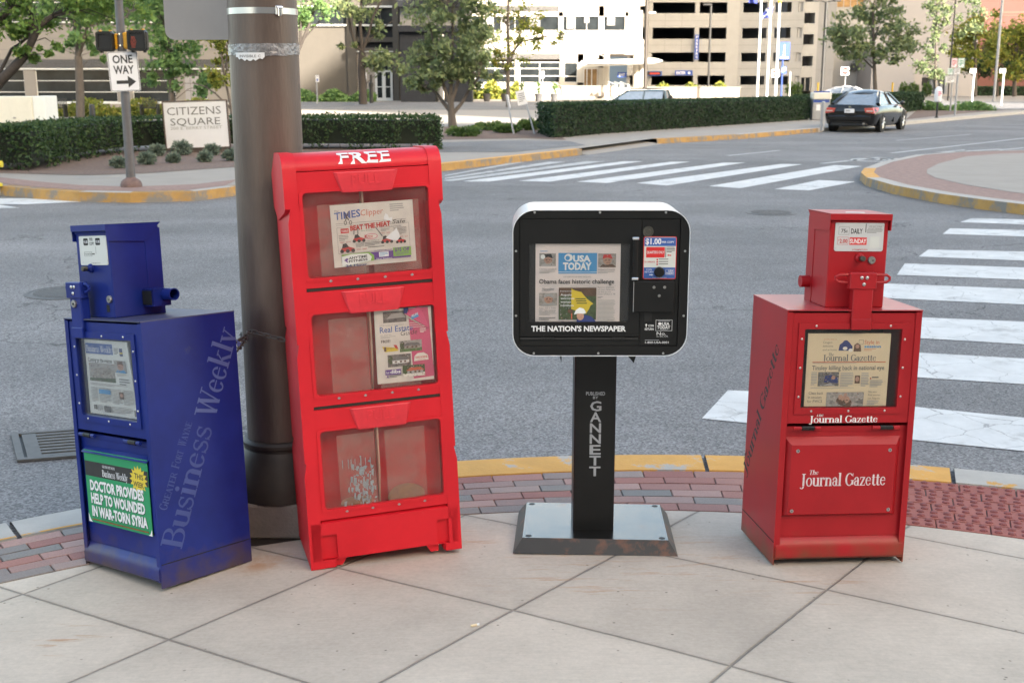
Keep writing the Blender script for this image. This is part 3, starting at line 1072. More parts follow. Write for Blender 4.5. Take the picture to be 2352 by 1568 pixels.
# ------------------------------------------------------------------ road markings
def flat(mb, pts, mat, z, grid=0):
    mb.add([(p[0], p[1], z) for p in pts], [tuple(range(len(pts)))], mat)
def dpts(pts, z=ROAD):
    return [on_ground(x, y, z) for x, y in pts]
g = MB()
for q in [[(1022, 403), (1022, 405), (1205, 373), (1180, 373)], [(1022, 409), (1022, 412), (1300, 372), (1262, 372)], [(1015, 415), (1035, 417), (1390, 371), (1348, 371)],
          [(1062, 417), (1122, 418), (1477, 371), (1433, 371)], [(1192, 416), (1262, 418), (1585, 372), (1541, 372)], [(1324, 418), (1395, 421), (1712, 374), (1663, 374)],
          [(1462, 421), (1532, 427), (1843, 378), (1795, 377)], [(1628, 428), (1700, 433), (1980, 382), (1915, 380)], [(1779, 435), (1858, 438), (1965, 418), (1881, 414)]]:
    flat(g, dpts(q), 'white_paint_old' if q[0][0] < 1050 else 'white_paint', ROAD + .004)
struct(g.build('crosswalk_far', smooth=False))
g = MB()
for q in [[(2205, 511), (2480, 521), (2480, 508), (2232, 502)], [(2165, 538), (2500, 549), (2500, 533), (2182, 525)],
          [(2110, 590), (2520, 606), (2520, 582), (2132, 574)], [(2060, 632), (2560, 651), (2560, 622), (2078, 606)],
          [(1985, 683), (2600, 712), (2600, 674), (2012, 651)], [(1900, 765), (2600, 806), (2600, 750), (1930, 722)],
          [(1830, 850), (2600, 899), (2600, 838), (1860, 797)]]:
    flat(g, dpts(q), 'white_paint', ROAD + .004)
flat(g, dpts([(1612, 962), (1672, 897), (1760, 901), (2600, 985), (2600, 1062)]), 'white_paint', ROAD + .004)
struct(g.build('crosswalk_near', smooth=False))
g = MB()
for q in [[(-200, 456), (60, 456), (190, 464), (60, 470), (-200, 468)], [(-200, 474), (0, 471), (45, 478), (-100, 483)]]:
    flat(g, dpts(q), 'white_paint', ROAD + .004)
struct(g.build('crosswalk_left', smooth=False))
g = MB()
def line(a, b, wd):
    p, q = on_ground(*a, ROAD), on_ground(*b, ROAD)
    d = (q - p).normalized()
    s_ = Vector((-d.y, d.x, 0)) * wd / 2
    flat(g, [p - s_, q - s_, q + s_, p + s_], 'white_paint_old', ROAD + .004)
line((2048, 352), (2600, 290), .16)
line((1888, 376), (2022, 362), .16)
line((2295, 345), (2600, 318), .16)
line((2295, 346), (2600, 343), .12)
line((1672, 358), (1790, 346), .12)
line((2060, 323), (2230, 309), .1)
flat(g, dpts([(2150, 350), (2215, 344), (2224, 351)]), 'white_paint_old', ROAD + .004)
line((2190, 349), (2300, 343), .25)
# bicycle symbol: two wheels and a frame
for cx in (2010, 2078):
    c = on_ground(cx, 368, ROAD)
    vs = []
    for k in range(25):
        a = 2 * math.pi * k / 24
        for rr in (.42, .56):
            vs.append((c.x + rr * math.cos(a), c.y + 1.2 * rr * math.sin(a), ROAD + .004))
    g.add(vs, [(2 * k, 2 * k + 1, 2 * k + 3, 2 * k + 2) for k in range(24)], 'white_paint_old')
line((2012, 368), (2040, 363), .14)
line((2040, 363), (2078, 368), .14)
line((2030, 370), (2060, 366), .14)
struct(g.build('lane_markings', smooth=False))

# ------------------------------------------------------------------ far block: pavement with kerb
edge_px = [(-900, 425), (-400, 437), (0, 449), (90, 458), (180, 464), (300, 466), (450, 462), (545, 450), (800, 420), (1030, 392), (1338, 356), (1510, 331), (1700, 320), (1880, 304), (2070, 288), (2352, 262)]
edge = [on_ground(x, y, ROAD) for x, y in edge_px] + [Vector((46, 95, ROAD)), Vector((80, 145, ROAD)), Vector((160, 260, ROAD))]
def offset(pl, d):
    out = []
    for i, p in enumerate(pl):
        t = (pl[min(i + 1, len(pl) - 1)] - pl[max(i - 1, 0)])
        t.z = 0
        t.normalize()
        out.append(Vector((p.x - t.y * d, p.y + t.x * d, p.z)))
    return out
e1 = offset(edge, .03)
e2 = offset(edge, .22)
g = MB()
kinds = ['kerb', 'kerb', 'kerb_dirty', 'kerb_dirty', 'kerb_dirty', 'kerb_dirty', 'kerb_dirty', 'kerb_dirty', 'kerb_dirty', 'kerb_dirty', None, 'kerb_dirty', 'kerb_dirty', 'kerb', 'kerb', 'kerb', 'kerb', 'kerb']
tops = ['kerb', 'kerb', 'kerb_dirty', 'kerb_dirty', 'kerb', 'kerb_dirty', 'kerb', 'kerb_dirty', 'kerb_yellow', 'kerb_yellow', None, 'kerb_dirty', 'kerb', 'kerb', 'kerb', 'kerb', 'kerb', 'kerb']
for i in range(len(edge) - 1):
    def up(p, z): return Vector((p.x, p.y, z))
    if kinds[i] is None:
        continue
    g.add([up(edge[i], ROAD - .05), up(edge[i + 1], ROAD - .05), up(e1[i + 1], .002), up(e1[i], .002)], [(0, 1, 2, 3)], kinds[i])
    g.add([up(e1[i], .002), up(e1[i + 1], .002), up(e2[i + 1], .006), up(e2[i], .006)], [(0, 1, 2, 3)], tops[i])
struct(g.build('kerb_far', smooth=True, sharp=40))
g = MB()
e3 = offset(edge, .20)
poly = [(p.x, p.y, 0) for p in e3] + [(300, 900, 0), (-400, 900, 0), (-400, 30, 0)]
g.add(poly, [tuple(range(len(poly)))], 'conc_far')
# driveway apron
a0, a1 = edge[10], edge[11]
t = (a1 - a0).normalized()
nn = Vector((-t.y, t.x, 0))
g.add([a0 - nn * .15 + Vector((0, 0, .002)), a1 - nn * .15 + Vector((0, 0, .002)), Vector((a1.x, a1.y, .005)) + nn * 1.0, Vector((a0.x, a0.y, .005)) + nn * 1.0], [(0, 1, 2, 3)], 'conc_far')
struct(g.build('pavement_far', smooth=False))
# brick strip of the far corner
g = MB()
bi = [on_ground(x, y, 0) for x, y in [(-900, 380), (-400, 392), (0, 408), (90, 418), (180, 426), (300, 430), (450, 424), (545, 413)]]
bo = offset(edge[:8], .24)
vs = []
for p, q in zip(bi, bo):
    vs += [(p.x, p.y, .008), (q.x, q.y, .008)]
g.add(vs, [(2 * i, 2 * i + 1, 2 * i + 3, 2 * i + 2) for i in range(7)], 'brick_far')
struct(g.build('brick_paving_far', smooth=False))
# planting beds, drive and parking lane behind the hedges
g = MB()
def gp(pts, mat, z):
    flat(g, [on_ground(x, y, 0) for x, y in pts], mat, z)
bed_ = [on_ground(x, y, 0) for x, y in [(-600, 380), (0, 398), (100, 401), (200, 403), (330, 399), (540, 384), (700, 372), (1015, 345), (1010, 332), (560, 332), (300, 340), (-600, 330)]]
cen = sum(bed_, Vector()) / len(bed_)
flat(g, bed_, 'mulch', .006)
gp([(1015, 322), (1205, 318), (1300, 322), (1255, 296), (1020, 292)], 'mulch', .010)
gp([(2080, 275), (2200, 262), (2352, 250), (2500, 243), (2420, 234), (2200, 246), (2110, 250)], 'mulch', .006)
struct(g.build('planting_bed', smooth=False))
g = MB()
gp([(200, 336), (1016, 327), (1205, 322), (1310, 325), (1345, 334), (1180, 350), (1022, 350), (200, 345)], 'asphalt', .005)
flat(g, [(-60, 74, 0), (60, 74, 0), (120, 104, 0), (-60, 104, 0)], 'asphalt', .009)
flat(g, [(38, 76, 0), (60, 74, 0), (200, 190, 0), (160, 190, 0)], 'asphalt', .005)
struct(g.build('driveway', smooth=False))

# traffic island corner on the right
g = MB()
isl = [on_ground(x, y, ROAD) for x, y in [(2352, 358), (2200, 362), (2100, 370), (2020, 388), (1982, 403), (1974, 414), (1988, 427), (2050, 446), (2150, 466), (2250, 481), (2352, 494)]] + [Vector((8.2, 14.2, ROAD)), Vector((10.5, 10.5, ROAD)), Vector((16, 6, ROAD)), Vector((40, 6, ROAD)), Vector((40, 50, ROAD))]
def inset(d):
    c = [offset([isl[i - 1], isl[i], isl[(i + 1) % len(isl)]], d)[1] for i in range(len(isl))]
    return c
i1, i2, i3, i4 = inset(.02), inset(.25), inset(.23), inset(1.2)
n3 = len(isl)
for i in range(n3):
    j = (i + 1) % n3
    mf = 'kerb' if i < 3 or i > 11 else 'kerb_dirty'
    mt = 'kerb' if i not in (4, 5) else 'kerb_yellow'
    g.add([isl[i] - Vector((0, 0, .05)), isl[j] - Vector((0, 0, .05)), Vector((*i1[j].xy, -.004)), Vector((*i1[i].xy, -.004))], [(0, 1, 2, 3)], mf)
    g.add([Vector((*i1[i].xy, -.004)), Vector((*i1[j].xy, -.004)), Vector((*i2[j].xy, .004)), Vector((*i2[i].xy, .004))], [(0, 1, 2, 3)], mt)
    g.add([Vector((*i3[i].xy, 0)), Vector((*i3[j].xy, 0)), Vector((*i4[j].xy, 0)), Vector((*i4[i].xy, 0))], [(0, 1, 2, 3)], 'brick_far')
g.add([Vector((*p.xy, .004)) for p in i4], [tuple(range(n3))], 'conc_far')
struct(g.build('pavement_island', smooth=True, sharp=40))
# drain grate, manhole covers
def manhole(px, py, label):
    c = on_ground(px, py, ROAD)
    b = MB()
    b.lathe([(.36, 0), (.36, .005), (.33, .007), (.325, .004), (.31, .004), (.305, .006), (0.001, .007)], c, 'iron', 28)
    for k in range(-4, 5):
        hw = math.sqrt(max(0, .28 ** 2 - (k * .06) ** 2))
        b.box(c.x - hw, c.x + hw, c.y + k * .06 - .012, c.y + k * .06 + .012, c.z + .006, c.z + .0085, 'iron')
    tag(b.build('manhole_cover', None, c), label, 'manhole cover', 'manhole covers in the road')
manhole(1771, 489, 'round iron manhole cover in the road between the black box and the red steel box')
manhole(155, 672, 'round iron manhole cover in the road left of the blue box')
q = [on_ground(x, y, ROAD) for x, y in [(25, 1000), (40, 1063), (330, 1040), (310, 968)]]
O_, U_, V_ = q[1], (q[2] - q[1]), (q[0] - q[1])
t = thing('drain_grate', 'cast iron street drain grate with parallel slots beside the left kerb', 'drain', O_)
def gl(u, v, z): return O_ + U_ * u + V_ * v + Vector((0, 0, z))
def gbox(b, u0, u1, v0, v1, z0, z1, mat):
    b.add([gl(u, v, z) for u in (u0, u1) for v in (v0, v1) for z in (z0, z1)], [(0, 1, 3, 2), (4, 6, 7, 5), (0, 4, 5, 1), (2, 3, 7, 6), (0, 2, 6, 4), (1, 5, 7, 3)], mat)
b = MB()
gbox(b, 0, 1, 0, 1, .002, .004, 'black_flat')
b.build('pit', t)
b = MB()
gbox(b, 0, .06, 0, 1, .004, .016, 'iron')
gbox(b, .94, 1, 0, 1, .004, .016, 'iron')
gbox(b, .06, .94, 0, .07, .004, .016, 'iron')
gbox(b, .06, .94, .93, 1, .004, .016, 'iron')
b.build('rim', t)
b = MB()
gbox(b, .085, .2, .08, .92, .004, .014, 'iron')
for k in range(8):
    v0 = .08 + k * .107
    gbox(b, .2, .94, v0, v0 + .058, .004, .015, 'iron')
b.build('grate_bars', t)

# ------------------------------------------------------------------ unseen blocks behind the camera, sized and placed to shade street and facades
def office(x0, x1, y0, y1, h, label):
    b = MB()
    b.box(x0, x1, y0, y1, -.1, h, 'shade_block_wall')
    t = thing('office_building', label, 'building', ((x0 + x1) / 2, y1, 0), 'unseen shade blocks behind the camera')
    b.build('wall', t, smooth=False)
    for z in range(3, int(h) - 1, 4):
        b = MB()
        b.box(x0 + 2, x1 - 2, y1 + .0, y1 + .05, z, z + 1.8, 'glass_dark')
        b.build('window_band', t, smooth=False)
office(-30, 80, -130, -90, 72, 'long unseen shade-casting block behind the camera, on the left')
office(80.3, 94, -130, -90, 84, 'narrow unseen shade-casting block behind the camera, next to the long one')
office(94.3, 117, -130, -90, 70, 'lower unseen shade-casting block behind the camera, between two taller ones')
office(117.3, 130.8, -130, -90, 76, 'narrow low unseen shade-casting block behind the camera beside the slim tower')
office(131.1, 140, -130, -90, 109, 'slim unseen shade-casting tower behind the camera')
office(140.3, 180, -130, -90, 84, 'broad unseen shade-casting block behind the camera, on the right')
office(181, 310, -100, -90, 138, 'tallest unseen shade-casting tower far behind the camera on the right')

# ------------------------------------------------------------------ facades
def fac(b, Y, p0, p1, q0, q1, mat, out=0.0, deep=.4):
    """box on the facade plane Y covering p0..p1 across and q0 (top)..q1 (bottom), standing out by «out»"""
    b.box(fx(p0, Y), fx(p1, Y), Y - out, Y + deep, fz(q1, Y), fz(q0, Y), mat)
def windows(parent, Y, p0, p1, q0, q1, mull, nv=1, setb=.12, frame='frame_white', glass='glass_dark', t=1.6):
    b = MB()
    fac(b, Y, p0, p1, q0, q1, glass, -setb, setb + .12)
    w_ = b.build('window', parent, smooth=False)
    b = MB()
    for q in [q0, q1 - t] + mull:
        fac(b, Y, p0, p1, q, q + t, frame, -setb + .05, setb + .02)
    for k in range(nv + 1):
        x = p0 + (p1 - t - p0) * k / max(nv, 1)
        fac(b, Y, x, x + t, q0 + t, q1 - t, frame, -setb + .045, setb + .02)
    b.build('frame', w_, smooth=False)
    return w_

# left office block
Y = 64
t = thing('office_building', 'pale concrete office block with long ribbon windows and louvres behind the left trees', 'building', (fx(250, Y), Y, 0))
b = MB()
fac(b, Y, -500, 545, 53, 137, 'wall_pale')
fac(b, Y, -500, 545, -400, -40, 'wall_pale')
fac(b, Y, -500, 545, 236, 285, 'wall_stone', .05)
for p0, p1 in ((-500, -300), (-160, -120), (56, 82), (268, 303), (402, 425), (456, 462), (475, 545)):
    fac(b, Y, p0, p1, 157, 236, 'wall_pale')
for p0, p1 in ((-500, -140), (58, 78), (248, 262), (420, 440), (520, 545)):
    fac(b, Y, p0, p1, -40, 53, 'wall_pale')
b.box(fx(-500, Y), fx(545, Y), Y + .5, Y + 14, 0, fz(-400, Y), 'wall_pale')
b.build('wall', t, smooth=False)
b = MB()
for q in (88, 114):
    fac(b, Y, -500, 545, q, q + .9, 'louver', .012, .2)
b.build('joint', t, smooth=False)
b = MB()
fac(b, Y, -500, 545, 137, 157, 'louver_dark', -.1, .3)
for q in range(6):
    fac(b, Y, -500, 545, 138 + q * 3.2, 139.6 + q * 3.2, 'louver', .02, .2)
b.build('louver', t, smooth=False)
b = MB()
fac(b, Y, -500, 545, 50.5, 53.5, 'frame_white', .14, .3)
fac(b, Y, -500, 545, 157, 160, 'frame_white', .06, .3)
fac(b, Y, -500, 545, 235, 239, 'frame_white', .08, .3)
b.build('sill', t, smooth=False)
for p0, p1 in ((-300, -160), (-120, 56), (82, 268), (303, 402)):
    windows(t, Y, p0, p1, 160, 235, [185, 211])
for p0, p1 in ((-140, 58), (78, 248), (262, 420), (440, 520)):
    windows(t, Y, p0, p1, -40, 51, [5], 2)
windows(t, Y, 462, 475, 178, 228, [])
b = MB()
fac(b, Y, 425, 456, 175, 236, 'wall_beige', .02)
fac(b, Y, 437, 438, 178, 236, 'louver', .04)
b.build('door', t, smooth=False)

# middle block: blank concrete wall, columns, glazed doors
Y = 112
t = thing('office_building', 'concrete office wall with white sill lines and white framed double doors behind the middle trees', 'building', (fx(750, Y), Y, 0))
b = MB()
fac(b, Y, 548, 800, 60, 245, 'wall_aggregate')
fac(b, Y, 548, 920, -25, 14, 'wall_aggregate')
fac(b, Y, 548, 920, -300, -120, 'wall_aggregate')
fac(b, Y, 820, 905, 86, 97, 'wall_aggregate')
fac(b, Y, 820, 905, 110, 120, 'wall_aggregate')
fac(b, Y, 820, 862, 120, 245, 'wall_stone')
fac(b, Y, 902, 925, 120, 245, 'wall_aggregate')
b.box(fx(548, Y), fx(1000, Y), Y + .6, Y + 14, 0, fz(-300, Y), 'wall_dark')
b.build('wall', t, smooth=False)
b = MB()
for p0, p1 in ((801, 821), (905, 917), (668, 676)):
    fac(b, Y, p0, p1, -120 if p0 != 668 else -120, 245 if p0 != 668 else 15, 'wall_aggregate', .35)
b.build('column', t, smooth=False)
b = MB()
fac(b, Y, 548, 920, 14, 18, 'frame_white', .3)
fac(b, Y, 548, 920, 57, 60.5, 'frame_white', .3)
fac(b, Y, 820, 905, 118, 120, 'frame_white', .3)
b.build('sill', t, smooth=False)
for p0, p1 in ((548, 668), (676, 801), (821, 905)):
    windows(t, Y, p0, p1, 18, 57, [], 3, .15, 'louver_dark')
windows(t, Y, 548, 920, -120, -25, [-70], 6)
b = MB()
fac(b, Y, 862, 902, 122, 164, 'glass_dark', -.2, .3)
b.build('transom', t, smooth=False)
d_ = MB()
for p0, p1 in ((864, 881), (883, 900)):
    d_.box(fx(p0, Y), fx(p1, Y), Y - .1, Y - .04, fz(235, Y), fz(164, Y), 'glass_dark')
dd = d_.build('door', t, smooth=False)
b = MB()
for p0, p1 in ((862, 867), (878, 886), (897, 902)):
    fac(b, Y, p0, p1, 164, 236, 'frame_white', .16, .2)
for q0, q1 in ((162, 166), (199, 201), (225, 236)):
    fac(b, Y, 867, 897, q0, q1, 'frame_white', .155, .2)
b.build('frame', dd, smooth=False)

# dark stone portal
Y = 104
t = thing('entrance_portal', 'dark grey stone portal with two thick piers behind the multi stemmed tree', 'portal', (fx(1000, Y), Y, 0))
for p0, p1, o_ in ((920, 1000, 0.0), (1020, 1084, .2)):
    b = MB()
    b.box(fx(p0, Y), fx(p1, Y), Y - o_, Y + 4, 0, fz(74, Y), 'wall_dark')
    b.build('pier', t, smooth=False)
b = MB()
b.box(fx(918, Y), fx(1082, Y), Y - .5, Y + 5, fz(74, Y), fz(60, Y), 'wall_dark')
b.build('lintel', t, smooth=False)
b = MB()
b.box(fx(920, Y), fx(1080, Y), Y + .6, Y + 5, fz(60, Y), fz(17, Y), 'wall_grey')
b.build('upper_wall', t, smooth=False)
b = MB()
b.box(fx(916, Y), fx(1083, Y), Y - .6, Y + 5, fz(17, Y), fz(1, Y), 'wall_dark')
b.box(fx(920, Y), fx(1080, Y), Y - .3, Y + 5, fz(1, Y), fz(-90, Y), 'wall_grey')
b.build('cornice', t, smooth=False)

# white sunlit block
Y = 125
t = thing('office_building', 'sunlit white concrete office block with ribbon windows, louvres and a canopied entrance', 'building', (fx(1280, Y), Y, 0))
b = MB()
fac(b, Y, 985, 1440, 72, 124, 'wall_white')
fac(b, Y, 1440, 1478, 92, 124, 'wall_white')
fac(b, Y, 985, 1478, -60, 14, 'wall_white')
fac(b, Y, 985, 1478, -400, -160, 'wall_white')
fac(b, Y, 985, 1440, 28, 38, 'wall_white')
for p0, p1, q0, q1 in ((1282, 1292, 14, 72), (1373, 1385, 14, 72), (1292, 1440, 14, 28), (1433, 1440, 28, 72), (1286, 1295, 124, 192), (1326, 1340, 124, 200), (1374, 1386, 124, 225), (985, 1000, 124, 225), (1183, 1193, 138, 192)):
    fac(b, Y, p0, p1, q0, q1, 'wall_white')
fac(b, Y, 985, 1295, 192, 232, 'wall_white')
fac(b, Y, 1295, 1386, 200, 232, 'wall_white')
fac(b, Y, 1295, 1340, 190, 200, 'wall_white')
fac(b, Y, 1295, 1340, 124, 144, 'wall_white')
fac(b, Y, 1340, 1386, 124, 156, 'wall_white')
b.box(fx(985, Y), fx(1386, Y), Y + .6, Y + 14, 0, fz(-400, Y), 'wall_pale')
b.box(fx(1386, Y), fx(1478, Y), Y + 5, Y + 14, fz(124, Y), fz(-400, Y), 'wall_pale')
b.box(fx(1386, Y), fx(1440, Y), Y + .6, Y + 5, fz(124, Y), fz(-400, Y), 'wall_pale')
b.build('wall', t, smooth=False)
b = MB()
for p0, p1, q0, q1 in ((985, 1282, 14, 28), (985, 1286, 124, 137)):
    fac(b, Y, p0, p1, q0, q1, 'louver_dark', -.2, .3)
    for k in range(5):
        q = q0 + (q1 - q0) * k / 5
        fac(b, Y, p0, p1, q + .3, q + 1.7, 'louver', -.05, .2)
b.build('louver', t, smooth=False)
for p0, p1, nv in ((985, 1282, 6), (1292, 1373, 3), (1385, 1433, 1)):
    windows(t, Y, p0, p1, 38, 71, [], nv, .15, t=1.0)
windows(t, Y, 1000, 1183, 143, 191, [157, 174], 4, .15)
windows(t, Y, 1193, 1286, 143, 191, [157, 174], 2, .15)
windows(t, Y, 1295, 1326, 144, 190, [175], 1, .15)
windows(t, Y, 985, 1478, -160, -60, [-110], 6)
b = MB()
fac(b, Y, 1340, 1374, 156, 200, 'glass_amber', -.3, .2)
dd = b.build('door', t, smooth=False)
b = MB()
for p in (1340, 1347, 1358, 1371):
    fac(b, Y, p, p + 2, 158, 200, 'frame_white', -.1, .2)
fac(b, Y, 1340, 1374, 156, 159, 'frame_white', -.09, .2)
b.build('frame', dd, smooth=False)
b = MB()
pA, pB = at_depth(1336, 147, Y - 3), at_depth(1522, 140, Y - 6)
b.tube([pA, pA + (pB - pA) * .9, pB], [.32, .3, .06], 'frame_white', 10)
b.box(fx(1345, Y), fx(1500, Y - 5), Y - 5, Y - .5, fz(147, Y - 3), fz(145, Y - 3), 'frame_white')
for p in (1410, 1490):
    b.tube([at_depth(p, 141, Y - 5), at_depth(p - 35, 124, Y)], .05, 'frame_white', 6)
b.build('canopy', t)
for p in (1460, 1473, 1392):
    b = MB()
    b.tube([(fx(p, Y - 1), Y - 1, 0), (fx(p, Y - 1), Y - 1, fz(124, Y))], .32, 'wall_white', 12)
    b.build('column', t)
for p in (1452, 1468):
    b = MB()
    b.tube([(fx(p, Y - .3), Y + .5, fz(92, Y)), (fx(p, Y - .3), Y + .5, fz(24, Y))], .3, 'wall_white', 12)
    b.build('column', t)

b = MB()
for q_ in (56 + 26, 98, 112, -20, 4):
    fac(b, Y, 985, 1440, q_, q_ + .5, 'louver', .01, .1)
for p_ in (1060, 1140, 1220, 1290, 1378):
    fac(b, Y, p_, p_ + .6, 72, 124, 'louver', .012, .1)
b.build('joint', t, smooth=False)
for k, (p0, p1) in enumerate(((1110, 1132), (1150, 1170), (1215, 1240), (1300, 1316), (1340, 1352), (1392, 1410))):
    b = MB()
    fac(b, Y, p0, p1, 39, 39 + (18, 30, 24, 28, 14, 20)[k], 'wall_grey', -.12, .02)
    b.build('blind', t, smooth=False)

# retaining walls and steps before it
b = MB()
Y = 112
fac(b, Y, 1290, 1415, 199, 222, 'wall_stone', 0, 3)
fac(b, Y, 1286, 1418, 197, 199, 'wall_pale', .05, 3.1)
tag(b.build('retaining_wall', None, (fx(1350, Y), Y, 0), smooth=False), 'low brown stone retaining wall in front of the sunlit white block', 'wall')
b = MB()
fac(b, Y, 1480, 1700, 202, 226, 'wall_stone', 0, 3)
fac(b, Y, 1476, 1704, 200, 202, 'wall_pale', .05, 3.1)
tag(b.build('retaining_wall', None, (fx(1590, Y), Y, 0), smooth=False), 'long low stone retaining wall behind the teal car, before the parking garage', 'wall')
b = MB()
for k in range(5):
    b.box(fx(1418, 112), fx(1476, 112), 112 - k * .4, 115, 0, 1.2 - k * .24, 'wall_pale')
tag(b.build('steps', None, (fx(1447, 112), 112, 0), smooth=False), 'pale concrete steps up to the canopied entrance', 'steps')
b = MB()
for p in (1398, 1412, 1425):
    b.tube([(fx(p, 110), 110, 0), (fx(p, 110), 110, fz(189, 110)), (fx(p + 14, 110), 108, fz(196, 110)), (fx(p + 14, 110), 108, 0)], .09, 'frame_white', 6)
tag(b.build('handrail', None, (fx(1412, 110), 110, 0)), 'white tubular handrails beside the entrance steps', 'handrail')

# parking garage
Y = 146
t = thing('parking_garage', 'beige multi storey parking garage with dark open decks and blue signs', 'garage', (fx(1690, Y), Y, 0))
XL, XC, XR = fx(1440, Y), fx(1692, Y), fx(1842, Y)
lev = [(-55, -27), (6, 31), (64, 90), (121, 143), (174, 196)]
b = MB()
prev = -400
for q0, q1 in lev:
    b.box(XL, XC, Y, Y + .35, fz(q0, Y), fz(prev, Y), 'wall_garage')
    prev = q1
b.box(XL, XC, Y, Y + .35, 0, fz(196, Y), 'wall_garage')
for p in (1486, 1592, 1664, 1680):
    fac(b, Y, p, p + (10 if p != 1664 else 4), -400, 222, 'wall_garage', -.05, .8)
fac(b, Y, 1664, 1692, -400, 222, 'wall_garage', .02, .8)
# side wing turned a little away
WM = Matrix.Translation((XC, Y, 0)) @ Matrix.Rotation(R(-14), 4, 'Z')
Lw = (XR - XC) / math.cos(R(14)) * .93
def wing(b, u0, u1, q0, q1, mat, out=0.0, deep=.35):
    b.box(u0 * Lw, u1 * Lw, -out, deep, fz(q1, Y), fz(q0, Y), mat, xf=WM)
prev = -400
for q0, q1 in lev:
    wing(b, 0, 1, prev, q0 + 1, 'wall_garage')
    prev = q1 - 1
wing(b, 0, 1, prev, 222, 'wall_garage')
for u0, u1 in ((0, .055), (.43, .55), (.80, .90), (.97, 1)):
    wing(b, u0, u1, -400, 222, 'wall_garage', -.04, .8)
b.build('wall', t, smooth=False)
b = MB()
for q0, q1 in lev:
    b.box(XL + .3, XR, Y + .5, Y + 26, fz(q1, Y) - .35, fz(q1, Y) - .05, 'wall_grey')
b.box(XL, XR + 4, Y + 26, Y + 26.4, 0, fz(-400, Y), 'wall_grey')
b.box(XL, XL + .4, Y + .4, Y + 26, 0, fz(-400, Y), 'wall_grey')
b.build('deck', t, smooth=False)
b = MB()
for q_ in (-6, 48, 104, 158, 204):
    b.box(XL, XC, Y - .01, Y + .1, fz(q_ + .5, Y), fz(q_, Y), 'louver')
    wing(b, 0, 1, q_, q_ + .5, 'louver', .012, .1)
for p_ in (1524, 1562, 1628):
    for q0, q1 in ((31, 64), (90, 121), (143, 174)):
        fac(b, Y, p_, p_ + .5, q0, q1, 'louver', .011, .1)
b.build('joint', t, smooth=False)
b = MB()
Ys = Y - 1.5
for q0, q1 in ((-400, -50), (-50, -45), (4.5, 30), (54, 79), (103, 129), (152, 178)):
    fac(b, Ys, 1834, 1864, q0, q1, 'wall_garage', 0, .5)
fac(b, Ys, 1864, 1872, -400, 222, 'wall_garage', .02, 6)
fac(b, Ys, 1872, 1912, -400, 222, 'wall_grey', 0, 6)
fac(b, Ys, 1826, 1835, -400, 222, 'wall_garage', .02, 6)
fac(b, Ys, 1835, 1864, -400, 210, 'louver', -2.5, 3)
for q in (10, 60, 110, 160):
    fac(b, Ys, 1872, 1912, q, q + .6, 'louver', .02, .1)
b.build('stair_tower', t, smooth=False)
b = MB()
fac(b, Ys, 1838, 1862, 179, 209, 'glass_dark', -.2, .3)
for p in (1838, 1848, 1860):
    fac(b, Ys, p, p + 2, 179, 209, 'steel_dull', 0, .3)
b.build('door', t, smooth=False)

def panel(name, Y, p0, p1, q0, q1, mat, label, cat, deep=.12, group=None):
    b = MB()
    b.box(fx(p0, Y), fx(p1, Y), Y, Y + deep, fz(q1, Y), fz(q0, Y), mat)
    s = Sheet(b, front(fx(p0, Y), fz(q1, Y), Y), (p0, q0, p1, q1), (fx(p1, Y) - fx(p0, Y), fz(q0, Y) - fz(q1, Y)))
    s.zz = .02
    s.z = lambda: (setattr(s, 'k', s.k + 1), .004 + s.k * .004)[1]
    return b, s
b, s = panel('sign', 145.5, 1593, 1602.5, 80, 137, 'park_blue', '', '')
for i, ch in enumerate('PARKING'):
    s.txt(ch, 1595.8 if ch != 'I' else 1597, 83 + i * 7.6, 1600 if ch != 'I' else 1598.5, 88.5 + i * 7.6, 'sign_white', .02)
tag(b.build('garage_sign', None, (fx(1598, 145.5), 145.5, fz(137, 145.5))), 'tall narrow blue PARKING sign on the garage corner', 'sign')
b, s = panel('sign', 145.4, 1550, 1590, 162, 173.5, 'park_blue', '', '')
s.txt('ENTER', 1553, 164.8, 1574, 171, 'sign_white', .02)
s.ell(1582, 168, 2.6, 2.6, 'sign_white')
tag(b.build('garage_sign', None, (fx(1570, 145.4), 145.4, fz(173, 145.4))), 'blue ENTER sign with a white dot over the garage entrance', 'sign')
b, s = panel('sign', 122, 1418, 1439, 166.5, 178, 'park_blue', '', '')
s.txt('EXIT', 1421, 169.5, 1435, 175.5, 'sign_white', .02)
tag(b.build('garage_sign', None, (fx(1428, 122), 122, fz(178, 122))), 'blue EXIT sign under the white canopy', 'sign')
b, s = panel('sign', 145.4, 1478, 1520, 164, 174.5, 'park_blue', '', '')
s.rect(1480, 165.5, 1517, 173, 'led')
s.rect(1492, 167.5, 1514, 171, 'ink_red')
tag(b.build('garage_sign', None, (fx(1500, 145.4), 145.4, fz(174, 145.4))), 'blue framed dark display sign with a red strip over the garage', 'sign')

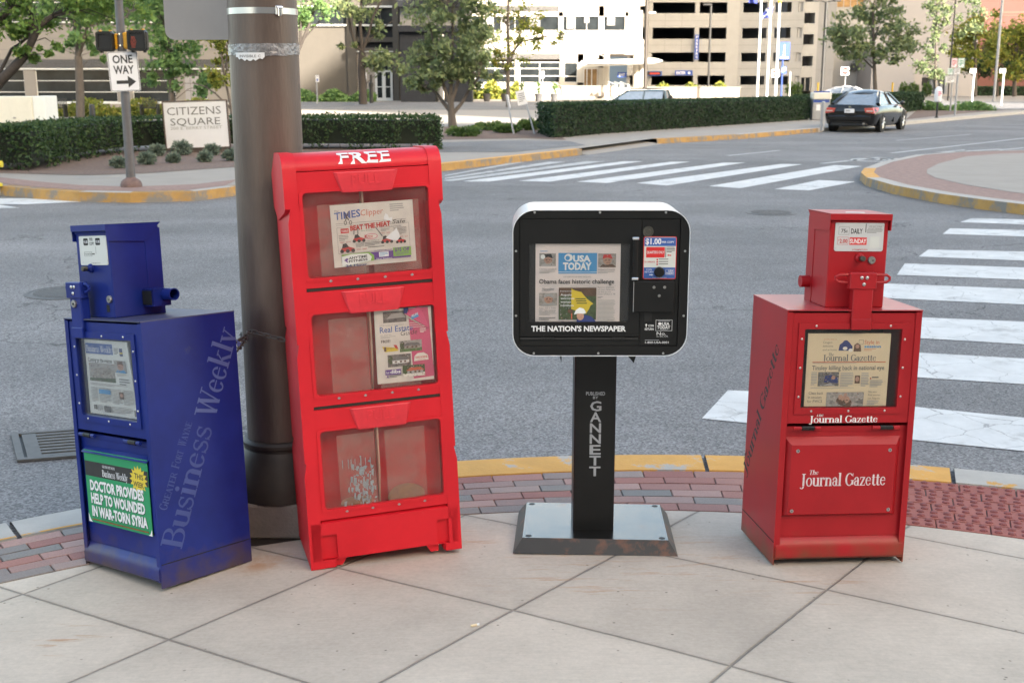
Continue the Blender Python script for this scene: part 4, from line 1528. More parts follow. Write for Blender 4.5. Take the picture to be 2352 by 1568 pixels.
# beige and brick buildings on the right
Y = 150
t = thing('beige_building', 'plain beige building with an upper window coloured amber as if lit behind the right hand trees', 'building', (fx(2050, Y), Y, 0))
b = MB()
fac(b, Y, 1912, 1972, 19, 222, 'wall_garage', 0, 1)
fac(b, Y, 1972, 2000, 19, 154, 'wall_garage', 0, 1)
fac(b, Y, 1912, 2238, -400, -45, 'wall_beige', 0, 1)
fac(b, Y, 1975, 2238, -45, 19, 'wall_beige', 0, 1)
fac(b, Y, 2000, 2238, 19, 222, 'wall_beige', 0, 1)
b.box(fx(1912, Y), fx(2238, Y), Y + 8, Y + 20, 0, fz(-400, Y), 'wall_beige')
b.build('wall', t, smooth=False)
b = MB()
fac(b, Y - 6, 2000, 2098, 96, 222, 'wall_beige', 0, 6)
b.build('annex', t, smooth=False)
b = MB()
fac(b, Y - 6.2, 2060, 2094, 94, 102, 'louver', .3, 1.2)
b.build('awning', t, smooth=False)
windows(t, Y, 1912, 1975, -45, 18, [-12], 4, .2, 'wall_garage', 'glass_amber')  # orange of lit glass put into the pane colour
for p0, p1, q0, q1 in ((1972, 2000, 154, 210), (2121, 2126, 171, 200)):
    b = MB()
    fac(b, Y, p0, p1, q0, q1, 'louver_dark', -.6, .2)
    b.build('opening', t, smooth=False)
b = MB()
fac(b, Y - .1, 1952, 1965, 146, 163, 'louver_dark', .4, .3)
b.build('door_hood', t, smooth=False)
Y = 170
t = thing('brick_building', 'dark red brick building with a paler brick band behind the yellow green trees', 'building', (fx(2320, Y), Y, 0))
b = MB()
fac(b, Y, 2238, 2700, -400, 222, 'wall_brick', 0, 10)
b.build('wall', t, smooth=False)
b = MB()
fac(b, Y, 2238, 2700, 27, 31, 'wall_brick_band', .05, .2)
fac(b, Y, 2238, 2700, 35, 37, 'wall_brick_band', .05, .2)
b.build('brick_band', t, smooth=False)
b = MB()
fac(b, 146, 2130, 2172, 178, 198, 'louver_dark', 0, 2)
for k in range(4):
    b.box(fx(2133 + k * 11, 146), fx(2140 + k * 11, 146), 145.4, 146, 0.3, 2.0, 'wall_bluegrey')
b.box(fx(2124, 146), fx(2176, 146), 144.5, 147, fz(176, 146), fz(174, 146), 'wall_bluegrey')
tag(b.build('loading_shelter', None, (fx(2150, 146), 146, 0), smooth=False), 'grey open sided shelter against the beige building behind the bagged meter', 'shelter')

# ------------------------------------------------------------------ vegetation
def leaves(name, pts, size, mat, parent=None, loc=None, seed=0, aspect=.5, droop=.0, flat_=0.0):
    rg = np.random.default_rng(seed)
    P = np.asarray(pts, dtype=float)
    n = len(P)
    org = np.array(parent['_o'] if parent is not None else loc)
    d = rg.normal(size=(n, 3))
    d[:, 2] = d[:, 2] * (1 - flat_) - droop
    d /= np.linalg.norm(d, axis=1)[:, None] + 1e-9
    e = rg.normal(size=(n, 3))
    e -= d * (e * d).sum(1)[:, None]
    e /= np.linalg.norm(e, axis=1)[:, None] + 1e-9
    L = size * rg.uniform(.6, 1.35, n)[:, None]
    W = L * aspect * .5
    a = P - d * L * .5
    c = P + d * L * .5
    m = P - d * L * .05
    V = np.stack([a, m + e * W, c, m - e * W], 1).reshape(-1, 3) - org
    F = np.arange(n * 4).reshape(-1, 4)
    me = bpy.data.meshes.new(name)
    me.vertices.add(n * 4)
    me.vertices.foreach_set('co', V.ravel())
    me.loops.add(n * 4)
    me.loops.foreach_set('vertex_index', F.ravel())
    me.polygons.add(n)
    me.polygons.foreach_set('loop_start', np.arange(n) * 4)
    me.polygons.foreach_set('loop_total', np.full(n, 4))
    me.materials.append(MATS[mat])
    me.update(calc_edges=True)
    o = bpy.data.objects.new(name, me)
    COL.objects.link(o)
    o['_o'] = tuple(org)
    if parent is not None:
        o.parent = parent
    else:
        o.location = org
    return o

def tree(label, Y, trunk, tw, crown, size, mat, limbs=(), n=160, bark='bark', seed=1, group='street trees', droop=.25, spread=1.0, cl=.33, dz=.6):
    """trunk, limbs: lines in picture units at depth Y; crown: ellipses (cx, cy, rx, ry, clumps)"""
    rg = random.Random(seed)
    sc_ = at_depth(1177, 190, Y).x
    tp = [at_depth(x, y, Y) for x, y in trunk]
    base = Vector((tp[0].x, tp[0].y, 0))
    t = thing('tree', label, 'tree', base, group)
    b = MB()
    ws = [tw[0] + (tw[1] - tw[0]) * i / (len(tp) - 1) for i in range(len(tp))]
    b.tube(tp, [max(.02, w_ * sc_ / 2) for w_ in ws], bark, 9)
    nodes = [(p, w_) for p, w_ in zip(tp, ws)][1:]
    lo = []
    for lm in limbs:
        pts = [at_depth(x, y, Y) + Vector((0, rg.uniform(-.4, .4) * (0 if i == 0 else 1), 0)) for i, (x, y) in enumerate(lm[0])]
        r0, r1 = lm[1]
        rr = [max(.015, (r0 + (r1 - r0) * i / (len(pts) - 1)) * sc_ / 2) for i in range(len(pts))]
        b.tube(pts, rr, bark, 7)
        nodes += [(p, r0 + (r1 - r0) * i / (len(pts) - 1)) for i, p in enumerate(pts)][1:]
    P = []
    for cx, cy, rx, ry, k in crown:
        for i in range(k):
            while True:
                u, v, q = rg.uniform(-1, 1), rg.uniform(-1, 1), rg.uniform(-1, 1)
                if .2 < u * u + v * v + q * q < 1: break
            c = at_depth(cx + u * rx, cy + v * ry, Y)
            c.y += q * rx * sc_ * dz
            src, w_ = min(nodes, key=lambda nd: (nd[0] - c).length + max(0, nd[0].z - c.z) * 1.5)
            if (src - c).length > .25:
                mid = (src + c) / 2 + Vector((rg.uniform(-.1, .1), rg.uniform(-.1, .1), rg.uniform(.0, .25))) * (src - c).length
                b.tube([src, mid, c], [max(.012, min(w_, 5) * sc_ * .25), .012, .006], bark, 5)
            r_ = rx * sc_ * cl * rg.uniform(.6, 1.3)
            nn_ = int(n * rg.uniform(.6, 1.4))
            for j in range(nn_):
                P.append((c.x + rg.gauss(0, r_ * .55), c.y + rg.gauss(0, r_ * .55), c.z + rg.gauss(0, r_ * .42 * spread)))
    b.build('trunk', t, sharp=60)
    leaves('crown', P, size, mat, t, seed=seed, droop=droop)
    return t

tree('large locust tree leaning in from the left edge with a dark diagonal trunk', 26,
     [(-140, 420), (-90, 300), (-30, 225), (0, 187), (30, 158), (55, 130), (72, 98), (88, 62)], (30, 16),
     [(60, 15, 150, 75, 34), (250, -10, 120, 65, 22), (-90, -60, 190, 120, 26), (95, 115, 55, 40, 7), (25, 80, 45, 40, 6), (170, -150, 260, 140, 40), (10, -330, 240, 120, 20)], .125, 'leaf_locust',
     limbs=[([(88, 62), (115, 40), (140, 18), (165, -30)], (14, 8)), ([(72, 98), (70, 40), (60, -40), (40, -200)], (14, 8)), ([(-90, 300), (-80, 120), (-40, 60), (10, 48), (40, 22), (60, 2), (80, -60)], (16, 8)), ([(-30, 225), (10, 112), (32, 98), (70, 75)], (9, 5))],
     n=78, bark='bark_dark', seed=11, cl=.17)
tree('upright tree with a forked trunk between the signal pole and the left edge', 55,
     [(185, 275), (184, 215), (182, 165), (180, 130)], (20, 17),
     [(180, 10, 85, 70, 15), (205, 70, 70, 35, 7), (150, 110, 22, 40, 3), (180, -150, 120, 110, 16), (225, 120, 26, 26, 3), (330, 20, 80, 60, 10)], .26, 'leaf_mid',
     limbs=[([(180, 130), (174, 95), (168, 40), (160, -60)], (13, 6)), ([(180, 130), (194, 92), (204, 62), (235, 48), (290, 40)], (11, 4)), ([(182, 100), (184, 40), (190, -80)], (8, 4))],
     n=79, bark='bark', seed=12, cl=.26)
tree('dense small leaved tree right of the one way pole, above the white sign', 48,
     [(395, 290), (394, 236), (392, 180), (388, 120), (380, 60)], (15, 7),
     [(400, 125, 62, 60, 17), (375, 190, 40, 26, 5), (480, 190, 40, 30, 4), (420, 30, 110, 60, 16), (360, -80, 140, 90, 16)], .23, 'leaf_mid', n=79, seed=13, cl=.3)
tree('thin many stemmed tree with yellowish leaves just left of the lamp post', 46,
     [(538, 300), (532, 255), (524, 215), (514, 165), (508, 120)], (8, 4),
     [(505, 140, 45, 70, 15), (490, 60, 60, 50, 9), (560, 90, 50, 80, 10), (520, -40, 80, 60, 10)], .19, 'leaf_yellow',
     limbs=[([(524, 215), (516, 190), (520, 110), (526, 60)], (5, 3)), ([(530, 250), (498, 215), (470, 200), (440, 190)], (5, 2))], n=57, seed=14, cl=.3)
tree('bare limbed tree showing to the right of the lamp post', 70,
     [(650, 250), (655, 200), (668, 150), (690, 105)], (18, 9),
     [(720, 25, 60, 35, 9), (690, -60, 120, 70, 18), (600, 40, 60, 60, 10)], .28, 'leaf_mid',
     limbs=[([(690, 105), (712, 62), (718, 30), (745, -20)], (8, 4)), ([(690, 105), (694, 50), (712, 10), (720, -40)], (7, 4)), ([(700, 88), (730, 50), (770, 15)], (4, 2))], n=64, bark='bark_dark', seed=15, cl=.3)
tree('dark trunked tree with a wide V of bare limbs before the concrete office wall', 88,
     [(834, 240), (833, 200), (830, 160), (832, 120)], (20, 17),
     [(815, 5, 60, 40, 11), (900, 150, 62, 30, 12), (870, 60, 30, 30, 4), (830, -110, 130, 90, 20), (800, 105, 20, 25, 2)], .34, 'leaf_olive',
     limbs=[([(832, 120), (815, 98), (806, 70), (800, 30), (790, -40)], (8, 5)), ([(832, 120), (828, 60), (830, 0), (835, -60)], (9, 5)), ([(832, 118), (846, 82), (858, 40), (880, -10)], (8, 4)), ([(834, 108), (870, 70), (905, 45)], (4, 2))], n=68, bark='bark_dark', seed=16, cl=.28)
tree('broad multi stemmed tree with dull olive leaves standing in the mulch island', 45,
     [(1040, 296), (1038, 275), (1036, 250), (1035, 215)], (22, 12),
     [(1040, 110, 105, 85, 48), (985, 170, 60, 45, 13), (1100, 170, 50, 40, 9), (1020, 20, 110, 50, 18), (1040, -70, 90, 50, 10)], .2, 'leaf_olive',
     limbs=[([(1036, 258), (1016, 235), (1000, 212), (978, 202)], (11, 4)), ([(1040, 262), (1062, 235), (1078, 205), (1100, 180)], (10, 4)), ([(1036, 250), (1020, 200), (1005, 140), (990, 70)], (9, 4)), ([(1036, 240), (1052, 190), (1062, 120), (1075, 40)], (9, 4)), ([(1035, 215), (1038, 120), (1040, 20)], (9, 4))],
     n=82, seed=17, cl=.2)
tree('slender sunlit tree with sparse yellow green leaves before the white block', 82,
     [(1167, 250), (1167, 215), (1166, 170), (1168, 120), (1166, 60), (1168, -20)], (11, 5),
     [(1165, 40, 95, 55, 22), (1170, 110, 90, 45, 17), (1120, 150, 40, 50, 8), (1250, 85, 60, 35, 7), (1165, -60, 110, 50, 16)], .26, 'leaf_yellow',
     limbs=[([(1167, 170), (1145, 120), (1120, 90)], (5, 2)), ([(1168, 130), (1200, 95), (1250, 85), (1300, 78)], (5, 2)), ([(1167, 150), (1190, 100), (1205, 40)], (5, 2))], n=44, seed=18, cl=.17)
tree('rounded young street tree behind the black car', 68,
     [(2010, 250), (2010, 200), (2008, 150), (2006, 90), (2005, 20)], (11, 5),
     [(2005, 75, 98, 70, 44), (2060, 120, 60, 30, 9), (1945, 120, 40, 35, 7), (2010, -25, 60, 45, 10)], .25, 'leaf_olive', n=86, seed=19, cl=.2,
     limbs=[([(2008, 160), (1970, 120), (1940, 90)], (4, 2)), ([(2008, 150), (2050, 110), (2090, 80)], (4, 2))])
tree('slim airy street tree between the round tree and the sign posts', 76,
     [(2150, 262), (2150, 215), (2149, 150), (2150, 80), (2152, 10)], (6, 3),
     [(2150, 60, 42, 80, 22), (2150, 150, 45, 35, 8), (2225, 40, 45, 60, 10)], .24, 'leaf_olive', n=54, seed=20, cl=.3)
tree('yellow green tree left of the brick building', 125,
     [(2240, 222), (2240, 180), (2240, 130), (2240, 80)], (9, 5),
     [(2240, 95, 62, 55, 26), (2215, 140, 40, 25, 8), (2270, 50, 40, 40, 6)], .42, 'leaf_yellow', n=79, seed=21, cl=.26)
tree('wide yellow green tree in front of the brick building at the right edge', 130,
     [(2330, 222), (2330, 180), (2332, 130), (2335, 90)], (10, 6),
     [(2330, 95, 70, 55, 30), (2390, 70, 70, 60, 20), (2310, 150, 60, 35, 14)], .42, 'leaf_yellow', n=82, seed=22, cl=.26)
tree('dark shaded tree under the yellow green trees', 138,
     [(2290, 222), (2290, 190), (2290, 160)], (8, 5),
     [(2290, 150, 100, 35, 30)], .42, 'leaf_hedge', n=86, seed=23, cl=.2)

def hedge(label, line, width, h, dens, size, mat, top_wob=.03, seed=1, gaps=0.0, group='clipped hedges', core=.82):
    """clipped hedge along a ground line (front edge), «width» deep away from the camera"""
    rg = np.random.default_rng(seed)
    base = line[0]
    t = thing('hedge', label, 'hedge', base, group)
    back = offset(line, width)
    P = []
    b = MB()
    for i in range(len(line) - 1):
        p, q, bp_, bq = line[i], line[i + 1], back[i], back[i + 1]
        L = (q - p).length
        for a, c, m_ in ((p, q, 1.0), (bp_, bq, .4)):
            k = int(L * h * dens * m_)
            u, v = rg.random(k), rg.random(k) ** (.85)
            x = a.x + (c.x - a.x) * u + rg.normal(0, .05, k)
            y = a.y + (c.y - a.y) * u + rg.normal(0, .05, k)
            if gaps:
                keep = (np.sin(x * 3.1) + np.sin(x * 7.3 + y * 5)) * .5 + v * 1.6 > gaps
            else:
                keep = np.ones(k, bool)
            P.append(np.stack([x, y, v * h], 1)[keep])
        k = int(L * width * dens * .9)
        u, v = rg.random(k), rg.random(k)
        x = (p.x + (q.x - p.x) * u) * (1 - v) + (bp_.x + (bq.x - bp_.x) * u) * v
        y = (p.y + (q.y - p.y) * u) * (1 - v) + (bp_.y + (bq.y - bp_.y) * u) * v
        P.append(np.stack([x, y, h + rg.normal(0, top_wob, k)], 1))
    for a, c in ((line[0], back[0]), (line[-1], back[-1])):
        k = int(width * h * dens)
        u, v = rg.random(k), rg.random(k)
        P.append(np.stack([a.x + (c.x - a.x) * u + rg.normal(0, .05, k), a.y + (c.y - a.y) * u + rg.normal(0, .05, k), v * h], 1))
    P = np.concatenate(P)
    leaves('foliage', P, size, mat, t, seed=seed)
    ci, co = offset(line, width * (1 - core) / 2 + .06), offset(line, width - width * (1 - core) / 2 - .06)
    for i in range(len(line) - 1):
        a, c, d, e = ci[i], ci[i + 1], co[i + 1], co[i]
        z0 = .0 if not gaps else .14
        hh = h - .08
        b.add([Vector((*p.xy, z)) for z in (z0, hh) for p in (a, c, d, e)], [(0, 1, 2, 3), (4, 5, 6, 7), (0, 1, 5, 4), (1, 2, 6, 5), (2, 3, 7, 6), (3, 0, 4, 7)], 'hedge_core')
    if gaps:
        for i in range(len(line) - 1):
            for k in range(int((line[i + 1] - line[i]).length * 3)):
                u = rg.random()
                p = ci[i].lerp(ci[i + 1], u).lerp(co[i].lerp(co[i + 1], u), rg.random() * .5)
                b.tube([(p.x, p.y, 0), (p.x + rg.normal(0, .06), p.y, .5)], .012, 'bark', 4)
    b.build('stems', t, smooth=False)
    return t
def gl_(pts): return [on_ground(x, y, 0) for x, y in pts]
hedge('long clipped hedge on the left corner behind the signal pole, brownish near its end', gl_([(-420, 396), (0, 393), (92, 393), (150, 377), (212, 364), (313, 350), (430, 346), (560, 344)]), 1.2, .80, 420, .085, 'leaf_hedge', seed=31, gaps=.06)
hedge('clipped hedge between the lamp post and the multi stemmed tree', gl_([(600, 344), (760, 344), (900, 345), (1012, 344)]), 1.5, .80, 420, .085, 'leaf_hedge', seed=32, gaps=.10)
hedge('long dark clipped hedge running beside the far pavement to the pay station', gl_([(1236, 306), (1272, 318), (1400, 307), (1600, 293), (1780, 281), (1866, 275)]), 1.6, 1.0, 330, .1, 'leaf_hedge_dark', seed=33, top_wob=.015)
hedge('clipped hedge block behind and right of the black car', gl_([(1890, 273), (2000, 264), (2085, 258), (2120, 252)]), 1.6, 1.05, 220, .13, 'leaf_hedge_dark', seed=34, top_wob=.015)
hedge('low far hedge in front of the brick building, beyond the parking lane', gl_([(1985, 221), (2150, 221), (2700, 220)]), 1.8, 1.1, 60, .3, 'leaf_hedge_dark', seed=35, top_wob=.02)

# planting by the buildings
def shrub(label, c, r, h, size, mat, n, seed, name='shrub', group=None, stemn=6):
    rg = np.random.default_rng(seed)
    t = thing(name, label, 'shrub', c, group)
    d = rg.normal(size=(n, 3))
    d /= np.linalg.norm(d, axis=1)[:, None]
    d *= (rg.random(n) ** .4)[:, None]
    P = np.stack([c.x + d[:, 0] * r, c.y + d[:, 1] * r, c.z + h * .5 + d[:, 2] * h * .5 + np.sin(d[:, 0] * 9) * h * .06], 1)
    leaves('foliage', P, size, mat, t, seed=seed, aspect=.4)
    b = MB()
    for k in range(stemn):
        a = 2 * math.pi * k / stemn
        b.tube([c, c + Vector((math.cos(a) * r * .6, math.sin(a) * r * .6, h * .75))], .008, 'bark', 4)
    b.build('stems', t, smooth=False)
    return t
spots = [(274, 387, 24, 'grey green shrub in mulch left of the signal pole foot'), (338, 379, 26, 'grey green shrub in mulch just right of the signal pole'), (361, 359, 24, 'grey green shrub at the left corner of the white sign'),
         (419, 357, 30, 'largest grey green shrub under the left half of the white sign'), (400, 375, 20, 'small grey green shrub in front of the largest shrub under the sign'), (471, 373, 22, 'grey green shrub in mulch front of the right half of the white sign'),
         (488, 358, 24, 'grey green shrub at the foot of the white sign near its right side'), (531, 370, 24, 'grey green shrub nearest the lamp post')]
for i, (x, y, r_, lb) in enumerate(spots):
    c = on_ground(x, y, 0)
    s_ = at_depth(1177, 190, c.y).x
    shrub(lb, c, r_ * s_ * .85, r_ * s_ * 1.15, .085, 'leaf_sage', 620, 40 + i, group='grey green shrubs in the mulch bed')
jn = [(1065, 314, 45, .32, 'low juniper in front of the multi stemmed tree'), (1130, 300, 50, .3, 'low juniper behind, in the middle of the mulch island'), (1165, 306, 34, .3, 'low bright juniper between tree and leaning signs'), (1215, 300, 30, .4, 'low juniper beside the end of the dark hedge')]
for i, (x, y, r_, h_, lb) in enumerate(jn):
    c = on_ground(x, y, 0)
    s_ = at_depth(1177, 190, c.y).x
    shrub(lb, c, r_ * s_, h_, .13, 'leaf_juniper', 900, 60 + i, 'juniper', 'junipers in the mulch island')
def bed_plants(label, Y, p0, p1, h, mat, n, size, seed):
    rg = np.random.default_rng(seed)
    x0, x1 = fx(p0, Y), fx(p1, Y)
    P = np.stack([rg.uniform(x0, x1, n), Y + rg.normal(0, .5, n), rg.random(n) ** 1.3 * h], 1)
    P[:, 2] *= .7 + .3 * np.sin(P[:, 0] * 2.3) 
    o = leaves('ground_cover', P, size, mat, None, (( x0 + x1) / 2, Y, 0), seed=seed)
    tag(o, label, 'plants', kind='stuff')
bed_plants('yellow green planting in front of the left office block', 60, 100, 480, .9, 'leaf_yellow', 5000, .22, 71)
bed_plants('green planting at the foot of the concrete office wall', 106, 690, 860, 1.1, 'leaf_mid', 3500, .35, 72)
bed_plants('sunlit yellow green planting below the white block', 121, 1080, 1192, 1.9, 'leaf_yellow', 2600, .4, 73)
bed_plants('sunlit flowers on the retaining wall by the garage', 114.5, 1500, 1690, 1.75, 'leaf_yellow', 2600, .3, 74)
bed_plants('low ground cover behind the left hedge', 33.5, -100, 540, .62, 'leaf_yellow', 5200, .14, 75)
bed_plants('green edging plants beyond the meter', 73, 2130, 2280, .55, 'leaf_mid', 2200, .22, 76)
for i, (x, y, lb) in enumerate([(1816, 208, 'round clipped bush right of the blue sign post'), (1832, 207, 'rounder clipped bush beside the stair tower door'), (2098, 205, 'small round bush at the beige annex corner'), (2130, 205, 'small round bush before the annex side'), (2076, 206, 'small low round bush before the beige annex')]):
    c = at_depth(x, y, 138)
    c.z = 0
    shrub(lb, c, .62, 1.7, .3, 'leaf_juniper', 420, 80 + i, 'bush', 'round bushes by the garage')

# planters by the white block
for i, (px, lb) in enumerate([(1078, 'dark planter tub partly behind the multi stemmed tree'), (1118, 'dark planter tub second from the multi stemmed tree'), (1160, 'dark planter tub behind the slender sunlit tree'), (1198, 'dark planter tub left of the leaning sign'), (1237, 'dark planter tub with drooping plant, near the retaining wall'), (1273, 'dark planter tub with drooping plant, rightmost of the row')]):
    c = at_depth(px, 230, 108)
    c.z = 0
    t = thing('planter', lb, 'planter', c, 'dark planter tubs along the drive')
    b = MB()
    b.lathe([(.26, 0), (.30, .3), (.36, .66), (.38, .7), (.33, .7), (.32, .62)], c, 'terracotta', 16)
    b.build('tub', t)
    rg = np.random.default_rng(90 + i)
    P = np.stack([c.x + rg.normal(0, .12, 120), c.y + rg.normal(0, .12, 120), .75 + rg.random(120) * (.9 if i > 2 else .35)], 1)
    leaves('plant', P, .2, 'leaf_juniper', t, seed=90 + i)

# ------------------------------------------------------------------ far street furniture
def post(name, label, cat, px, Y, q0, q1, r, mat, group=None, extra=None):
    b = MB()
    p = at_depth(px, q1, Y)
    z0 = max(0, p.z) if q1 < 230 else 0
    z0 = 0
    b.tube([(p.x, Y, z0), (p.x, Y, fz(q0, Y))], r, mat, 10)
    if extra: extra(b, p.x, Y)
    o = b.build(name, None, (p.x, Y, 0))
    return tag(o, label, cat, group)
def signplate(name, label, Y, p0, p1, q0, q1, mat, draw=None, rot=0.0, group=None, cat='sign'):
    w_, h_ = fx(p1, Y) - fx(p0, Y), fz(q0, Y) - fz(q1, Y)
    c = Vector(((fx(p0, Y) + fx(p1, Y)) / 2, Y, fz(q1, Y)))
    m4 = Matrix.Translation(c) @ Matrix.Rotation(rot, 4, 'Y') @ front(-w_ / 2, 0, 0)
    b = MB()
    rr = min(w_, h_) * .08
    b.prism(rrect(0, w_, 0, h_, rr), 'z', -.02, 0, mat, xf=m4)
    s = Sheet(b, m4, (p0, q0, p1, q1), (w_, h_))
    s.z = lambda: (setattr(s, 'k', s.k + 1), .001 + s.k * .0006)[1]
    if draw: draw(s)
    o = b.build(name, None, c)
    return tag(o, label, cat, group)

# flagpoles and flags
for px, q0, lb in ((1739, -60, 'white flagpole, left one of the three'), (1761, -40, 'white flagpole between the other two'), (1781, 8, 'shorter white flagpole on the right with a gold finial')):
    def fin(b, x, Y, q0=q0):
        b.ball((x, Y, fz(q0, Y) + .12), .14, 'bollard_yellow', 8)
        b.lathe([(.22, 0), (.2, .25), (.11, .4)], (x, Y, 0), 'frame_white', 12)
    post('flagpole', lb, 'flagpole', px, 96, q0, 218, .1, 'frame_white', 'flagpoles', fin)
def flag(label, pts, Y, mats, seed):
    b = MB()
    NX, NY = 12, 7
    vs = []
    for j in range(NY + 1):
        for i in range(NX + 1):
            u, v = i / NX, j / NY
            a = Vector(pts[0]).lerp(Vector(pts[1]), u)
            c = Vector(pts[3]).lerp(Vector(pts[2]), u)
            p = a.lerp(c, v)
            q = at_depth(p.x, p.y, Y)
            q.y += .16 * math.sin(u * 7 + v * 2)
            vs.append(q)
    for j in range(NY):
        for i in range(NX):
            u, v = (i + .5) / NX, (j + .5) / NY
            m_ = mats(u, v)
            k = [j * (NX + 1) + i, j * (NX + 1) + i + 1, (j + 1) * (NX + 1) + i + 1, (j + 1) * (NX + 1) + i]
            b.add([vs[x] for x in k], [(0, 1, 2, 3)], m_)
            b.add([vs[x] + Vector((0, .006, 0)) for x in k], [(0, 3, 2, 1)], m_)
    tag(b.build('flag', None, at_depth(pts[0][0], pts[0][1], Y), smooth=False), label, 'flag', 'flags')
flag('blue flag with a white diagonal cross hanging from the right flagpole', [(1779, 14), (1760, 20), (1748, 44), (1772, 40)], 96, lambda u, v: 'flag_white' if abs(u - v) < .12 or abs(u + v - 1) < .12 else 'flag_blue', 1)
flag('dark blue flag at the top of the left flagpole', [(1740, -22), (1722, -18), (1720, 7), (1740, 9)], 96, lambda u, v: 'flag_white' if (u - .5) ** 2 + (v - .5) ** 2 < .02 else 'flag_blue', 2)
# blue direction sign on its post
post('sign_post', 'blue post carrying the blue garage direction sign', 'post', 1794, 100, 100, 218, .07, 'park_blue')
def dr(s):
    s.poly([(1796, 131), (1800, 131), (1799, 103), (1797, 103)], 'ink_yellow')
    s.rect(1790, 131, 1808, 135, 'sign_white')
signplate('street_sign', 'square blue sign with a yellow tower emblem, beside the flagpoles', 99.8, 1786, 1811, 97, 137, 'park_blue', dr)
signplate('street_sign', 'small dark blue sign low on the blue post', 99.8, 1793, 1805, 153, 170, 'park_blue', lambda s: s.lines(1795, 156, 1804, 167, 3, 'sign_white'))
def dne(s):
    x0, y0, x1, y1 = s.b
    cx, cy = (x0 + x1) / 2, (y0 + y1) / 2
    s.ell(cx, cy, (x1 - x0) * .44, (y1 - y0) * .44, 'red_sticker', 24)
    s.rect(cx - (x1 - x0) * .32, cy - (y1 - y0) * .07, cx + (x1 - x0) * .32, cy + (y1 - y0) * .07, 'sign_white')
signplate('traffic_sign', 'red and white no entry sign half behind the right flagpole', 97, 1771, 1789, 160, 178, 'sign_white', dne, group='no entry signs')
signplate('traffic_sign', 'red and white no entry sign left of the round street tree', 90, 1930, 1949, 154, 173, 'sign_white', dne, group='no entry signs')
post('sign_post', 'grey post under the no entry sign by the round tree', 'post', 1939, 90.2, 156, 222, .035, 'galv')
post('sign_post', 'grey post under the no entry sign by the flagpoles', 'post', 1778, 97.2, 165, 222, .035, 'galv')
post('sign_post', 'thin pale post right of the blue direction sign', 'post', 1813, 100, 165, 218, .05, 'frame_white')
# lamp posts
def heads(sgn):
    def f(b, x, Y):
        z = fz(6, Y)
        for s_ in (-1, 1):
            b.tube([(x, Y, z), (x + s_ * .5, Y, z + .12), (x + s_ * .75, Y, z + .12)], .05, 'black_metal', 6)
            b.box(x + s_ * .6, x + s_ * 1.15, Y - .2, Y + .2, z + .06, z + .2, 'black_metal', .03)
        b.lathe([(.2, 0), (.2, .8), (.1, .9)], (x, Y, 0), 'black_metal', 12)
    return f
post('lamp_post', 'tall black lamp post with two flat heads before the stair tower', 'lamp post', 1887, 100, 6, 218, .14, 'black_metal', None, heads(1))
def head1(b, x, Y):
    z = fz(12, Y)
    b.box(x - .75, x + .1, Y - .2, Y + .2, z - .05, z + .12, 'black_metal', .03)
    b.lathe([(.18, 0), (.18, .8), (.09, .9)], (x, Y, 0), 'black_metal', 12)
post('lamp_post', 'slim black lamp post in front of the garage corner', 'lamp post', 1626, 118, 12, 220, .11, 'black_metal', None, head1)
post('lamp_post', 'thick dark pole running out of the top of the picture beside the canopy', 'lamp post', 1481, 100, -200, 218, .17, 'bronze_dark', None, lambda b, x, Y: b.box(x + .17, x + .75, Y - .1, Y + .1, fz(31, Y), fz(28, Y), 'frame_white'))
post('lamp_post', 'grey pole rising in front of the brick building', 'lamp post', 2284, 110, -200, 215, .12, 'galv')
post('lamp_post', 'thin dark pole behind the group of parking signs', 'lamp post', 2178, 112, -200, 215, .07, 'black_metal')
for px, lb in ((1878, 'yellow bollard left of the black lamp post'), (2049, 'yellow bollard before the beige annex')):
    post('bollard', lb, 'bollard', px, 140, 190, 215, .1, 'bollard_yellow', 'yellow bollards')
# parking signs with posts
def regs(col):
    def f(s):
        x0, y0, x1, y1 = s.b
        w_, h_ = x1 - x0, y1 - y0
        s.frame(x0 + w_ * .05, y0 + h_ * .04, x1 - w_ * .05, y1 - h_ * .04, w_ * .05, col)
        s.lines(x0 + w_ * .2, y0 + h_ * .2, x1 - w_ * .15, y1 - h_ * .15, 4, col)
    return f
YS = 62
for p0, p1, q0, q1, col, lb in ((2182, 2195.5, 134, 156, 'ink_red', 'white parking sign with red lettering, upper left of the sign cluster'), (2197, 2212, 134, 156, 'ink_green', 'white parking sign with green lettering, upper right of the sign cluster'),
                               (2175, 2187, 157, 172, 'ink_green', 'small white parking sign, middle left of the sign cluster'), (2188.5, 2204, 157, 172, 'ink_mid', 'small white parking sign, middle right of the sign cluster'),
                               (2170, 2194, 174, 191, 'ink_mid', 'wide white parking sign, lowest of the sign cluster')):
    signplate('parking_sign', lb, YS if q0 != 174 else YS + 8, p0, p1, q0, q1, 'sign_white', regs(col), group='signs of the parking cluster')
post('sign_post', 'front galvanised post of the parking sign cluster', 'post', 2193, YS + .1, 136, 266, .05, 'galv')
post('sign_post', 'rear galvanised post of the parking sign cluster', 'post', 2183, YS + 8.1, 160, 246, .05, 'galv')
for px, lb in ((2233, 'white rectangular sign on a pale post before the far hedge'), (2301, 'white rectangular sign on a pale post near the right edge')):
    post('sign_post', 'pale post of the ' + lb.split(' on ')[0] + (' before the far hedge' if px == 2233 else ' near the right edge'), 'post', px, 88, 168, 222, .07, 'frame_white', 'pale sign posts beyond the parking lane')
    signplate('parking_sign', lb, 87.8, px - 7, px + 7, 158, 168, 'sign_white', lambda s: s.lines(s.b[0] + 3, s.b[1] + 3, s.b[2] - 3, s.b[3] - 2, 2, 'ink_mid'), group='white signs beyond the parking lane')
